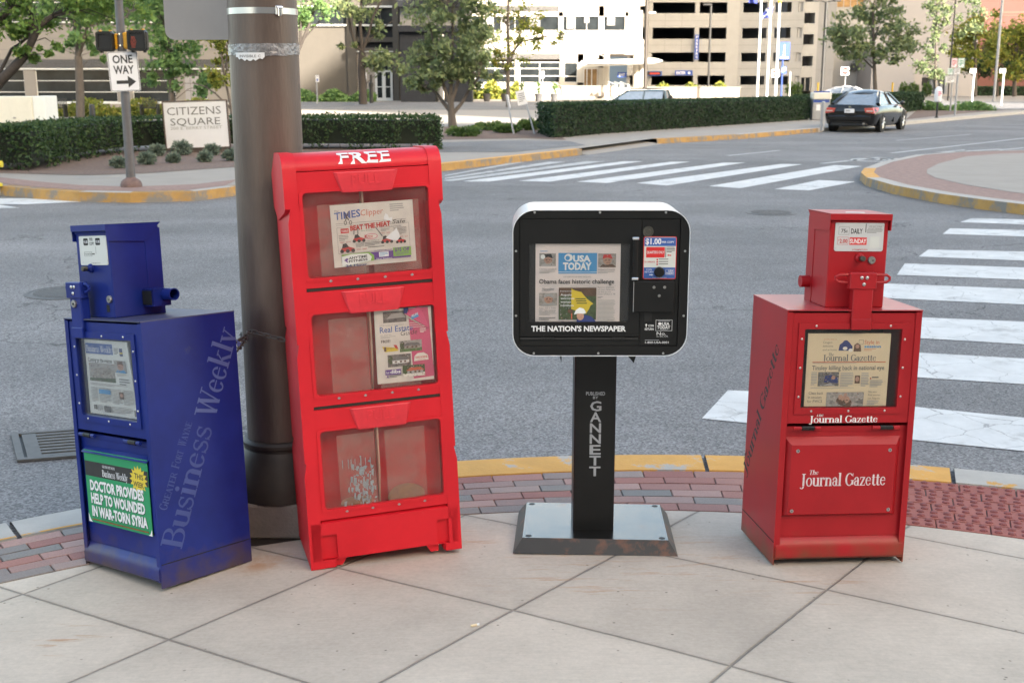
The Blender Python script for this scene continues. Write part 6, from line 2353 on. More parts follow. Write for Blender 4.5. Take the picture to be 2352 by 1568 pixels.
def d_bw(s):
    s.rect(262, 1012, 480, 1098, 'ink_blue')
    s.txt('Business Weekly', 268, 1030, 474, 1084, 'white_vinyl', serif_=True)
    s.lines(490, 1040, 525, 1095, 5, 'ink_mid')
    s.rect(532, 1040, 556, 1104, 'ink_navy')
    s.rect(534, 1072, 554, 1084, 'ink_yellow')
    s.lines(265, 1102, 556, 1112, 1, 'ink_pale', .3)
    s.txt('Coming to the rescue', 275, 1132, 465, 1166, 'ink', .02)
    s.rect(278, 1172, 480, 1325, 'ink_pale')
    s.poly([(300, 1290), (330, 1220), (400, 1205), (480, 1225), (480, 1310), (300, 1315)], 'ink_house')
    s.poly([(278, 1300), (480, 1290), (480, 1325), (278, 1325)], 'ink_leaf')
    grain(s, 278, 1172, 480, 1325, 50)
    face(s, 482, 1138, 572, 1238, 'ink_pale', 'ink_brown', 'ink_sky')
    s.lines(496, 1244, 575, 1268, 3, 'ink_pale')
    s.lines(510, 1285, 590, 1345, 3, 'ink_mid', .45)
    s.lines(285, 1340, 590, 1362, 2, 'ink_pale')
    for x0, x1 in ((285, 345), (352, 442), (448, 520), (526, 600)):
        s.lines(x0, 1375, x1, 1500, 11, 'ink_pale')
    s.rect(352, 1388, 438, 1424, 'ink_sky')
    s.rect(500, 1394, 532, 1452, 'ink_brown')
    s.ell(516, 1420, 11, 16, 'ink_skin', 10)
    s.rect(300, 1522, 328, 1560, 'ink_photo')
    s.rect(382, 1522, 430, 1572, 'ink_photo')
    s.rect(590, 1530, 630, 1580, 'ink_photo')
    s.lines(335, 1520, 378, 1570, 5, 'ink_pale')
    s.lines(436, 1520, 585, 1575, 5, 'ink_pale')
newspaper('white folded newspaper with blue masthead curling behind the window of the blue box', BLM @ front(-.150, .586, .0175), (258, 985, 600, 1600), (.272, .268), 'paper_white', d_bw,
          curl=lambda u, v: (.028 * max(0, u - .3) * (1 - v) * 1.6, 0))

# ------------------------------------------------------------------ red plastic rack with three doors
RKM = pose((-.457, 4.057, -.06), .293, -.034, -.02)
RW, RD, RH = .562, .39, 1.487
h = RW / 2
rack = thing('newspaper_rack', 'tall red plastic newspaper rack with three clear doors and the word FREE on top', 'newspaper rack', RKM @ Vector((0, RD / 2, 0)))
P_ = 'red_plastic'
tiers = [(0, .40, .0), (.40, .83, -.006), (.83, 1.30, -.012)]
for sg in (-1, 1):
    b = MB(RKM)
    for z0, z1, dx in tiers:
        x_o = h + dx
        prof = [(x_o - .046, z0), (x_o, z0), (x_o - .002, z1 - .05), (x_o - .012, z1), (x_o - .046, z1)]
        b.prism([(sg * x, z) for x, z in prof], 'y', -.004, RD, P_)
    # upper end cap, a little prouder
    prof = [(-.004, 1.30), (-.005, 1.435), (.004, 1.455), (.025, 1.474), (.06, 1.485), (RD * .6, 1.482), (RD, 1.40), (RD, 1.28), (RD * .7, 1.24), (.03, 1.285)]
    b.prism(prof, 'x', sg * (h - .052), sg * (h - .006), P_)
    b.build('side_shell', rack, sharp=40)
b = MB(RKM)
b.box(-h + .046, h - .046, RD - .02, RD, .02, 1.42, P_)
b.build('back_panel', rack)
b = MB(RKM)
prof = [(.0, 1.425), (-.002, 1.435), (.006, 1.452), (.026, 1.470), (.06, 1.480), (RD * .6, 1.478), (RD, 1.40), (RD, 1.37), (.06, 1.425)]
b.prism(prof, 'x', -h + .052, h - .052, P_)
top = b.build('top', rack, sharp=40)
# worn FREE decal laid over the rounded front edge
b = MB(RKM)
vs, fs = text_mesh('FREE', .035)
mx0, mx1 = min(v[0] for v in vs), max(v[0] for v in vs)
curve_ = [(.0005, 1.433), (.004, 1.449), (.0165, 1.463), (.028, 1.4715), (.047, 1.4775)]
def on_curve(t_):
    t_ = min(max(t_, 0), 1) * (len(curve_) - 1)
    i = min(int(t_), len(curve_) - 2)
    f_ = t_ - i
    return curve_[i][0] * (1 - f_) + curve_[i + 1][0] * f_ - .0022, curve_[i][1] * (1 - f_) + curve_[i + 1][1] * f_ + .0014
rw = random.Random(5)
out = []
for x, y in vs:
    t_ = y / .682
    if y < .05:
        t_ += .03 * math.sin(x * 31) + rw.uniform(-.01, .06)
    yy, zz2 = on_curve(.12 + .80 * t_)
    out.append((-.083 + .182 * (x - mx0) / (mx1 - mx0), yy, zz2))
b.add(out, fs, 'white_vinyl')
b.build('decal', top, smooth=False)
# base with fork pockets and worn feet
b = MB(RKM)
z0, z1 = 0, .170
x = h - .008
pts = [(-x, 0), (-.215, 0), (-.215, .028), (-.195, .028), (-.195, .0), (-.165, 0), (-.148, .026), (.148, .026), (.165, 0), (.195, 0), (.195, .028), (.215, .028), (.215, 0), (x, 0), (x, z1), (-x, z1)]
b.prism(pts, 'y', .010, .05, P_)
b.box(-h + .05, h - .05, .05, RD - .02, .03, .055, P_)
b.frame((-h + .01, -.16, .03, z1), (-.238, -.180, .031, .125), .004, -.004, .012, P_)
b.frame((.16, h - .01, .03, z1), (.190, .248, .031, .125), .004, -.004, .012, P_)
b.box(-.16, .16, -.004, .012, .031, z1, P_)
b.box(-h + .01, -.19, -.0035, .012, .0005, .031, P_)
b.box(.22, h - .01, -.0035, .012, .0005, .031, P_)
b.build('base', rack, sharp=30)
b = MB(RKM)
b.prism([(-.004, z1), (.03, z1 + .012), (.05, z1 + .012), (.05, z1)], 'x', -h + .05, h - .05, P_)
b.build('shelf', rack)
for z in (.585, 1.008):
    b = MB(RKM)
    b.box(-h + .05, h - .05, .012, RD - .02, z - .008, z + .003, P_)
    b.build('shelf', rack)
for z in (.597, 1.018):
    b = MB(RKM)
    b.box(-h + .05, h - .05, .004, .02, z - .006, z + .005, 'bronze_dark')
    b.build('hinge_rod', rack)
doors = [(1.024, 1.422, 1.058, 1.352), (.603, 1.011, .640, .932), (.182, .590, .219, .511)]
for n_d, (dz0, dz1, wz0, wz1) in enumerate(doors):
    b = MB(RKM)
    dx0, dx1 = -.247, .260
    if n_d == 0: dx0 = -.243
    b.frame((dx0, dx1, dz0, dz1), (-.214, .224, wz0, wz1), .014, -.002, .016, P_, orad=.008)
    b.frame((-.226, .236, wz0 - .012, wz1 + .010), (-.214, .224, wz0, wz1), .014, -.005, -.001, P_, orad=.02)
    door = b.build('door', rack, sharp=35)
    # scooped pull with embossed word
    b = MB(RKM)
    zt, zb = dz1 - .006, wz1 - .006
    fx0, fx1, gx0, gx1 = -.104, .120, -.080, .098
    vs = [(fx0, -.004, zt), (fx1, -.004, zt), (gx1, -.0095, zb + .014), (gx0, -.0095, zb + .014), (gx0 + .006, -.007, zb), (gx1 - .006, -.007, zb), (gx0, -.002, zb + .002), (gx1, -.002, zb + .002),
          (fx0 + .012, -.0065, zt - .004), (fx1 - .012, -.0065, zt - .004)]
    b.add(vs, [(0, 8, 9, 1), (8, 3, 2, 9), (0, 6, 3, 8), (1, 9, 2, 7), (3, 4, 5, 2), (4, 6, 7, 5), (3, 6, 4), (2, 5, 7)], 'red_scuffed')
    pull = b.build('pull_handle', door, sharp=15)
    b = MB(RKM)
    a0 = Vector((gx0, -.030, zb + .014)); a1 = Vector((gx1, -.030, zb + .014)); up_ = (Vector((fx0 + .012, -.0065, zt - .004)) - a0); 
    n_ = Vector((0, -(zt - zb), -(.024))).normalized()
    vs, fs = text_mesh('PULL', .02)
    mx0, mx1 = min(v[0] for v in vs), max(v[0] for v in vs)
    yv = Vector((0, -.0065 + .0095, zt - .004 - (zb + .014)))
    pts = []
    for lift in (.0, .0022):
        for x, y in vs:
            pts.append(Vector((-.042 + .1 * (x - mx0) / (mx1 - mx0), -.0095, zb + .014)) + yv * (.22 + .62 * y / .682) + n_ * lift)
    nv = len(vs)
    es = {}
    for f in fs:
        for i in range(len(f)):
            k = tuple(sorted((f[i], f[(i + 1) % len(f)])))
            es[k] = es.get(k, 0) + 1
    b.add(pts, [tuple(i + nv for i in f) for f in fs] + [(i, j, j + nv, i + nv) for (i, j), c in es.items() if c == 1], 'red_scuffed')
    b.build('embossed_lettering', pull, sharp=20)
    b = MB(RKM)
    b.box(-.222, .232, .006, .009, wz0 - .008, wz1 + .008, 'pane_milky')
    b.build('window_pane', door, smooth=False)
    for x in (-.137, -.043, .054, .150):
        b = MB(RKM)
        b.lathe([(.0062, 0), (.0058, .002), (.003, .0032), (.001, .0034)], (x, -.002, wz0 - .012), 'steel', 12, ax='y')
        b.build('screw', door)
    b = MB(RKM)
    b.prism([(.06, wz0 - .02), (.06 - .035, wz0 + .12), (.06 - .04, wz1 + .03), (.30, wz1 + .03), (.30, wz0 - .02)], 'x', -.008, -.002, 'divider')
    b.build('divider', rack)
    for x0, x1 in (((-.165, .0) if n_d == 0 else (-.155, -.02)), ((.02, .19) if n_d == 0 else (.018, .165))):
        b = MB(RKM)
        b.box(x0, x1, .0125, .0135, wz0 + .002, wz1 - (.045 if n_d == 0 else .025), 'film')
        b.build('paper_holder', door, smooth=False)
    b = MB(RKM)
    b.box(-h + .05, h - .05, .07, .075, dz0 - .02, dz1 + .02, P_)
    b.build('rear_panel', rack, smooth=False)
# shreds of an old sticker on the lowest left holder
b = MB(RKM)
rs = random.Random(9)
s = Sheet(b, front(-.152, .222, .0118), (0, 0, 100, 200), (.13, .262))
for k in range(105):
    x = rs.gauss(58, 22)
    y = 200 - abs(rs.gauss(60, 48))
    if not (4 < x < 97 and 60 < y < 198): continue
    w_, hh_ = rs.uniform(1.5, 8), rs.uniform(3, 20)
    s.poly([(x, y), (x + w_, y + rs.uniform(-3, 3)), (x + w_ * rs.uniform(.4, 1), y + hh_), (x - rs.uniform(0, 2), y + hh_ * .7)], 'residue')
for k in range(7):
    x = 10 + k * 12 + rs.uniform(-4, 4)
    s.poly([(x, 70), (x + 2, 68), (x + 1.5, 70 + rs.uniform(10, 40)), (x + .5, 95)], 'residue')
b.build('sticker_remains', rack, smooth=False)
for x, rr, hh_ in ((.095, .07, .045), (-.09, .06, .02)):
    b = MB(RKM)
    b.ball((x, .06, .214), rr, 'straw', 12, (1, .5, hh_ / rr))
    tag(b.build('debris_heap', None, RKM @ Vector((x, .06, .2)), smooth=True), 'brown heap of debris behind the lowest door of the red rack, %s half' % ('right' if x > 0 else 'left'), 'debris')

def d_times(s):
    s.txt('The', 640, 646, 688, 664, 'ink_mid', serif_=True)
    s.txt('TIMES', 642, 672, 886, 736, 'ink_blue', .02, slope=-.075)
    s.poly([(735, 662), (748, 690), (778, 742), (770, 748), (742, 700)], 'ink')
    s.poly([(772, 664), (778, 670), (748, 748), (740, 742)], 'ink')
    for x, y in ((740, 766), (788, 768)):
        s.ell(x, y, 14, 20, 'ink')
        s.ell(x, y, 8, 13, 'paper')
    s.txt('Clipper', 888, 660, 1100, 714, 'ink_orange', -.004, shear=.12, slope=-.03)
    s.lines(1165, 625, 1305, 700, 4, 'ink_pale')
    s.rect(650, 770, 1310, 773, 'ink_mid')
    s.rect(650, 788, 1312, 790, 'ink_mid')
    s.frame(655, 806, 1335, 1048, 2.5, 'ink_mid')
    s.rect(690, 818, 766, 862, 'ink_red')
    s.txt('TORO', 696, 832, 760, 850, 'paper_white', .02)
    s.txt('BEAT THE HEAT', 780, 800, 1160, 842, 'ink_red', .05, slope=-.05)
    s.txt('Sale', 1178, 772, 1302, 806, 'ink', .0, shear=.25)
    s.txt('25" Self Propelled Recycler', 1065, 824, 1262, 838, 'ink_mid')
    s.txt('0% for 36 months', 882, 845, 988, 856, 'ink_green')
    s.lines(668, 880, 760, 935, 4, 'ink_mid', .35)
    s.txt('HEAT - $2799', 676, 938, 776, 950, 'ink_red')
    s.txt('HEAT - $4899', 826, 1012, 924, 1026, 'ink_red')
    s.txt('HEAT - $299', 1064, 880, 1150, 892, 'ink_red')
    s.txt('HEAT - $329', 1240, 928, 1318, 940, 'ink_red')
    s.lines(820, 962, 900, 1006, 4, 'ink_mid', .35)
    s.lines(1065, 846, 1150, 874, 3, 'ink_mid', .35)
    s.lines(1185, 846, 1310, 920, 6, 'ink_mid', .35)
    s.txt('FORT WAYNE, IN', 925, 942, 1042, 955, 'ink_mid')
    s.lines(905, 962, 1060, 1000, 3, 'ink_mid', .4)
    s.lines(936, 1004, 1190, 1020, 1, 'ink_mid', .4)
    s.ell(970, 908, 62, 26, 'ink_pink')
    s.ell(970, 908, 56, 21, 'paper')
    s.txt('Mutton', 908, 888, 985, 922, 'ink_red', .01, shear=.15)
    def mower(x, y, k):
        s.poly([(x - 60 * k, y), (x - 52 * k, y - 26 * k), (x, y - 42 * k), (x + 56 * k, y - 22 * k), (x + 58 * k, y)], 'ink_red')
        s.poly([(x - 45 * k, y - 28 * k), (x - 36 * k, y - 62 * k), (x - 8 * k, y - 66 * k), (x + 12 * k, y - 36 * k)], 'ink')
        for dx in (-46, 0, 44):
            s.ell(x + dx * k, y - 4 * k, 16 * k, 15 * k, 'ink', 12)
    mower(742, 1030, 1.15)
    mower(855, 945, 1.0)
    s.poly([(806, 880), (812, 830), (818, 830), (814, 880)], 'ink')
    s.poly([(844, 880), (848, 822), (854, 822), (852, 880)], 'ink')
    mower(1118, 975, .95)
    s.poly([(1070, 915), (1012, 826), (1018, 822), (1082, 912)], 'ink_mid')
    mower(1250, 985, .8)
    s.rect(680, 1055, 1335, 1128, 'ink_purple')
    s.poly([(682, 1056), (940, 1050), (985, 1085), (985, 1130), (682, 1165)], 'ink_lime')
    s.poly([(682, 1074), (780, 1058), (930, 1062), (962, 1095), (950, 1132), (682, 1165)], 'paper_white')
    s.txt('ANYTIME', 745, 1084, 920, 1106, 'ink', .03, slope=-.05)
    s.txt('FITNESS', 745, 1114, 922, 1134, 'ink', .03, slope=-.05)
    s.poly([(700, 1110), (725, 1092), (745, 1098), (728, 1118), (742, 1132), (730, 1134), (715, 1120)], 'ink_purple')
    s.txt('24 Hour', 712, 1152, 912, 1172, 'ink_navy', .03)
    s.txt('ANYTIMEFITNESS.COM', 990, 1038, 1155, 1050, 'ink_purple')
    s.rect(1032, 1060, 1124, 1105, 'paper_white')
    s.lines(1040, 1068, 1118, 1102, 3, 'ink_sky', .4)
    s.txt('Silver Sneakers', 1003, 1114, 1153, 1128, 'paper_white', .01)
    s.rect(1168, 1030, 1340, 1112, 'ink_lime')
    s.txt('$75 Off', 1182, 1036, 1324, 1068, 'ink_purple', .03)
    s.lines(1190, 1078, 1320, 1106, 3, 'ink_purple', .3)
    s.poly([(1100, 745), (1120, 705), (1142, 722), (1150, 752), (1182, 745), (1175, 790), (1150, 775), (1105, 768)], 'white_vinyl')
    s.poly([(1105, 935), (1160, 892), (1200, 865), (1212, 842), (1222, 870), (1236, 900), (1242, 935), (1215, 965), (1165, 958)], 'white_vinyl')
newspaper('newspaper with blue and red masthead behind the top door of the red rack', RKM @ Matrix.Translation((-.119, .0112, 1.087)) @ Matrix.Rotation(R(-.6), 4, 'Y') @ front(0, 0, 0), (608, 600, 1385, 1172), (.290, .216), 'paper', d_times)

def d_realty(s):
    s.poly([(1540, 240), (1760, 232), (1800, 965), (1572, 975)], 'ink_pink')
    s.rect(1268, 255, 1520, 370, 'ink_photo')
    s.poly([(1300, 330), (1360, 280), (1480, 275), (1515, 325)], 'ink_pale')
    s.txt('NORTHEAST INDIANA', 1225, 388, 1490, 404, 'ink_pale')
    s.txt('Real Estate', 1226, 412, 1586, 470, 'ink_blue', .01, slope=-.02)
    s.txt('Guide', 1450, 466, 1632, 515, 'ink', -.004, shear=.2, slope=-.05)
    s.txt('JULY - AUGUST 2012', 1230, 490, 1348, 502, 'ink_mid')
    s.lines(1230, 510, 1400, 535, 2, 'ink_pale', .4)
    s.txt('FREE!', 1234, 546, 1334, 574, 'ink', .02)
    s.poly([(1242, 612), (1385, 632), (1425, 668), (1270, 672)], 'ink_yellow')
    s.poly([(1366, 602), (1400, 606), (1420, 655), (1385, 640)], 'ink_red')
    s.rect(1262, 620, 1286, 665, 'ink_brown')
    s.txt('KING REALTY', 1290, 630, 1372, 644, 'ink')
    house(s, 1433, 568, 1676, 685, 'ink_pale', 'ink_mid', 'ink_house', 'ink_grass')
    house(s, 1295, 705, 1548, 832, 'ink_photo', 'ink_mid', 'paper_white', 'ink_photo')
    s.poly([(1580, 790), (1590, 735), (1625, 708), (1690, 705), (1735, 735), (1742, 785)], 'paper')
    s.txt('VAN HORNE', 1596, 740, 1730, 764, 'ink_red', .02)
    s.txt('LAND CO.', 1620, 772, 1712, 782, 'ink_red')
    s.rect(1262, 858, 1432, 912, 'ink_purple')
    s.txt('1st', 1270, 872, 1306, 898, 'paper_white', .01, shear=.15)
    s.txt('dibs', 1314, 864, 1428, 898, 'paper_white', .03)
    s.poly([(1270, 948), (1285, 912), (1300, 948), (1285, 936)], 'ink_purple')
    s.lines(1305, 918, 1440, 948, 2, 'ink_mid', .4)
    house(s, 1452, 828, 1696, 948, 'ink_leaf', 'ink_orange', 'ink_pale', 'paper')
    s.poly([(1500, 285), (1660, 215), (1720, 330), (1765, 455)], 'ink_pink')
    s.poly([(1500, 285), (1540, 330), (1600, 372), (1765, 455), (1690, 420), (1560, 350)], 'paper')
    s.poly([(1565, 320), (1640, 285), (1655, 325), (1580, 350)], 'ink_sky')
    s.txt('RUN', 1578, 305, 1645, 330, 'paper_white', .02, slope=-.35)
    s.poly([(1490, 225), (1545, 225), (1525, 290), (1492, 280)], 'ink_navy')
    for y in (386, 408, 430):
        s.rect(1545, y, 1650 + (y - 386) * 1.4, y + 3, 'paper')
    s.lines(1660, 450, 1730, 500, 4, 'paper', .3)
newspaper('white and pink real estate guide behind the middle door of the red rack', RKM @ Matrix.Translation((.006, .0112, .658)) @ Matrix.Rotation(R(.6), 4, 'Y') @ front(0, 0, 0), (1175, 230, 1795, 1000), (.206, .268), 'paper', d_realty)

# ------------------------------------------------------------------ black and white newspaper box on a pedestal
UX, UY = .309, 4.05
usa = thing('newspaper_box', 'black fronted white newspaper box on a single black pedestal, between the two red ones', 'newspaper box', (UX, UY + .2, -.075))
def U(p): return Vector((UX + p[0], UY + p[1], p[2]))
UM = Matrix.Translation((UX, UY, 0))
BM_ = pose((UX, 4.10, -.062), -.05, 0, -.045)
b = MB(BM_)
bw, bd = .306, .50
for_ = [(-bw, 0), (bw, 0), (bw, bd), (-bw, bd)]
tpz, ins = .050, .034
b.add([(x, y, 0.0) for x, y in for_] + [(x - math.copysign(ins, x), y + (ins if y < .1 else -ins), tpz) for x, y in for_], [(0, 1, 5, 4), (1, 2, 6, 5), (2, 3, 7, 6), (3, 0, 4, 7)], 'plate_edge')
b.add([(x - math.copysign(ins, x), y + (ins if y < .1 else -ins), tpz) for x, y in for_], [(0, 1, 2, 3)], 'plate_black')
bp_ = b.build('base_plate', usa, smooth=False)
b = MB(BM_)
for x, y in ((-.25, .055), (.25, .055), (-.25, .445), (.25, .445)):
    b.lathe([(.012, 0), (.012, .0008), (.001, .0008)], (x, y, tpz), 'black_flat', 12)
b.build('bolt_hole', bp_)
b = MB(UM)
b.box(-.076, .079, .19, .33, -.03, .715, 'black_paint', .004)
ped = b.build('pedestal', usa)
b = MB(UM)
s = Sheet(b, front(-.035, .189, .1895), (0, 0, 75, 337), (.075, .337))
s.txt('PUBLISHED', 2, 0, 73, 13, 'silver_letter', .015)
s.txt('BY', 28, 17, 48, 27, 'silver_letter', .015)
for i, ch in enumerate('GANNETT'):
    s.txt(ch, 18, 37 + i * 42.5, 60, 73 + i * 42.5, 'silver_letter', .02)
b.build('lettering', ped, smooth=False)
hz0, hz1, hw = .707, 1.223, .307
def uouter(e): return rrect(-hw + e, hw - e, hz0 + e, hz1 - e, .078 - e * .6, 8)
b = MB(UM)
A, B_ = uouter(0), uouter(.002)
n_ = len(A)
vs = [(p[0], -.004, p[1]) for p in A] + [(p[0], -.004, p[1]) for p in B_] + [(p[0], .27, p[1]) for p in A] + [(p[0], .02, p[1]) for p in B_]
fs = []
for i in range(n_):
    j = (i + 1) % n_
    fs += [(i, j, n_ + j, n_ + i), (i, 2 * n_ + i, 2 * n_ + j, j), (n_ + i, n_ + j, 3 * n_ + j, 3 * n_ + i)]
fs += [tuple(range(2 * n_, 3 * n_))]
b.add(vs, fs, 'white_shell')
b.build('shell', usa, sharp=30)
b = MB(UM)
ri = [p for p in uouter(.0025)]
inner = rrect(-.284, .274, .742, 1.194, .006, 8)
vs = [(p[0], .0, p[1]) for p in ri] + [(p[0], .0, p[1]) for p in inner] + [(p[0], .012, p[1]) for p in inner]
fs = []
for i in range(n_):
    j = (i + 1) % n_
    fs += [(i, j, n_ + j, n_ + i), (n_ + i, n_ + j, 2 * n_ + j, 2 * n_ + i)]
b.add(vs, fs, 'black_paint')
b.box(-.284, .274, .012, .016, .742, 1.194, 'black_flat')
b.build('bezel', usa, sharp=30)
b = MB(UM)
for x, z in ((-.231, 1.214), (-.006, 1.214), (.221, 1.214), (-.301 + .006, 1.08), (.291, 1.08), (-.301 + .006, .852), (.293, .852), (-.232, .717), (-.004, .717), (.225, .717)):
    bb = MB(UM)
    bb.lathe([(.0042, 0), (.004, .0015), (.001, .002)], (x, 0, z), 'steel', 10, ax='y')
    bb.build('screw', usa)
b = MB(UM)
b.frame((-.282, .139, .777, 1.192), (-.250, .100, .828, 1.105), .003, .003, .012, 'black_paint', orad=.004)
b.box(-.2, .139, .0, .003, .7775, .784, 'black_paint')
udoor = b.build('door', usa)
b = MB(UM)
b.box(-.252, .102, .0065, .0085, .826, 1.107, 'pane')
b.build('window_pane', udoor, smooth=False)
b = MB(UM)
b.box(-.27, .13, .0115, .0119, .80, 1.15, 'black_flat')
b.build('window_backing', udoor, smooth=False)
b = MB(UM)
s = Sheet(b, front(-.241, .796, .003), (0, 0, 100, 6), (.333, .018))
s.txt("THE NATION'S NEWSPAPER", 0, 0, 100, 6, 'white_vinyl', .035)
b.build('lettering', udoor, smooth=False)
b = MB(UM)
b.box(.108, .126, -.028, -.016, .990, 1.124, 'black_paint', .004)
b.box(.105, .129, -.030, .004, 1.122, 1.132, 'chrome', .002)
b.box(.105, .129, -.030, .004, .982, .992, 'chrome', .002)
b.build('door_handle', udoor)
for x in (-.205, .045):
    bb = MB(UM)
    for k in range(14):
        bb.cyl((x + k * .0032, .003, .770), (x + k * .0032 + .0016, .003, .770), .0055, 'black_metal', 8)
    bb.build('hinge_spring', usa)
b = MB(UM)
b.cyl((-.28, .005, .769), (.135, .005, .769), .0035, 'black_metal', 8)
b.build('hinge_rod', usa)
b = MB(UM)
b.box(.141, .272, .006, .012, .744, 1.192, 'black_paint')
panel_ = b.build('coin_panel', usa)
b = MB(UM)
b.box(.1145, .256, -.012, .010, .867, .976, 'black_paint', .002)
cp = b.build('coin_box_cover', usa)
b = MB(UM)
for x, z in ((.185, .955), (.222, .955), (.204, .925)):
    bb = MB(UM)
    bb.lathe([(.0055, 0), (.005, .002), (.001, .003)], (x, -.012, z), 'steel_dull', 10, ax='y')
    bb.build('bolt', cp)
b = MB(UM)
b.box(.1135, .116, -.0125, -.006, .868, .975, 'steel', .0005)
b.build('edge_strip', cp)
b = MB(UM)
b.lathe([(.019, 0), (.018, .003), (.010, .004), (.009, .008), (.001, .008)], (.162, .006, 1.147), 'dark_chrome', 18, ax='y')
b.build('lock', panel_)
b = MB(UM)
b.box(.156, .183, .0045, .0065, .830, .862, 'black_flat')
b.build('coin_return_slot', panel_)
b = MB(UM)
m4 = front(.147, .981, .006)
b.prism(rrect(0, .115, 0, .149, .006), 'z', 0, .002, 'red_sticker', xf=m4)
s = Sheet(b, m4 @ Matrix.Translation((0, 0, .002)), (1290, 375, 1575, 755), (.115, .149))
s.poly(rrect(1296, 1569, 381, 749, 12), 'plate_white')
s.rect(1297, 384, 1568, 459, 'ink_blue')
s.txt('$1.00', 1306, 394, 1443, 442, 'white_vinyl', .03)
s.txt('PER COPY', 1449, 416, 1553, 432, 'white_vinyl', .02)
s.poly(rrect(1314, 1474, 468, 562, 6), 'red_sticker')
s.txt('QUARTERS ONLY', 1320, 503, 1470, 526, 'white_vinyl', .01)
s.rect(1480, 468, 1485, 562, 'ink')
s.lines(1490, 468, 1562, 522, 4, 'ink', .4)
s.poly([(1495, 541), (1508, 531), (1508, 537), (1530, 537), (1530, 548), (1508, 545), (1508, 550)], 'ink_red')
s.txt('TO OPERATE', 1299, 594, 1391, 607, 'ink_red', .02)
for k in range(3):
    s.ell(1411, 580 + k * 21, 8, 8, 'ink_red', 10)
    s.lines(1424, 573 + k * 21, 1560, 590 + k * 21, 1, 'ink', .35)
s.rect(1297, 650, 1568, 747, 'ink_blue')
s.txt('COIN', 1318, 662, 1366, 676, 'white_vinyl')
s.txt('RETURN', 1306, 683, 1380, 697, 'white_vinyl')
s.poly([(1345, 712), (1365, 712), (1365, 708), (1382, 716), (1365, 724), (1365, 719), (1345, 719)], 'white_vinyl')
s.txt('www.usatoday.com', 1372, 734, 1494, 744, 'white_vinyl')
s.frame(1485, 668, 1558, 713, 2, 'white_vinyl')
s.txt('USA', 1508, 672, 1550, 689, 'white_vinyl', .02)
s.txt('TODAY', 1490, 692, 1553, 709, 'white_vinyl', .02)
st_ = b.build('price_plate', panel_, smooth=False)
b = MB(UM)
b.lathe([(.018, 0), (.018, .012), (.014, .016), (.001, .017)], (.203, .004, 1.007), 'black_paint', 20, ax='y')
b.build('coin_return_knob', st_)
b = MB(UM)
s = Sheet(b, front(.141, .744, .006), (1280, 760, 1590, 1350), (.131, .236))
s.k = 4
s.frame(1412, 1120, 1549, 1218, 2.5, 'white_vinyl')
s.rect(1430, 1128, 1530, 1133, 'silver_letter')
s.rect(1450, 1204, 1512, 1209, 'silver_letter')
s.ell(1446, 1155, 15, 13, 'white_vinyl')
s.txt('USA', 1464, 1143, 1526, 1168, 'white_vinyl', .03)
s.txt('TODAY', 1424, 1173, 1534, 1199, 'white_vinyl', .03)
s.poly([(1330, 1185), (1330, 1168), (1322, 1168), (1333, 1154), (1344, 1168), (1336, 1168), (1336, 1185)], 'white_vinyl')
s.txt('COIN', 1350, 1163, 1395, 1181, 'white_vinyl', .02)
s.txt('RETURN', 1322, 1194, 1396, 1212, 'white_vinyl', .02)
s.txt('No.', 1422, 1228, 1500, 1256, 'white_vinyl')
s.txt('in the US.', 1422, 1262, 1520, 1273, 'white_vinyl')
s.lines(1325, 1299, 1522, 1308, 1, 'silver_letter', .5)
s.txt('1-800-USA-0001', 1327, 1313, 1523, 1331, 'white_vinyl', .01)
b.build('lettering', panel_, smooth=False)
for x, w_ in ((-.136, .004), (.115, .018)):
    bb = MB(UM)
    bb.prism([(x - w_, .708), (x + w_, .708), (x + w_ * .5, .677)], 'y', .02, .08, 'black_paint')
    bb.build('gusset', usa)

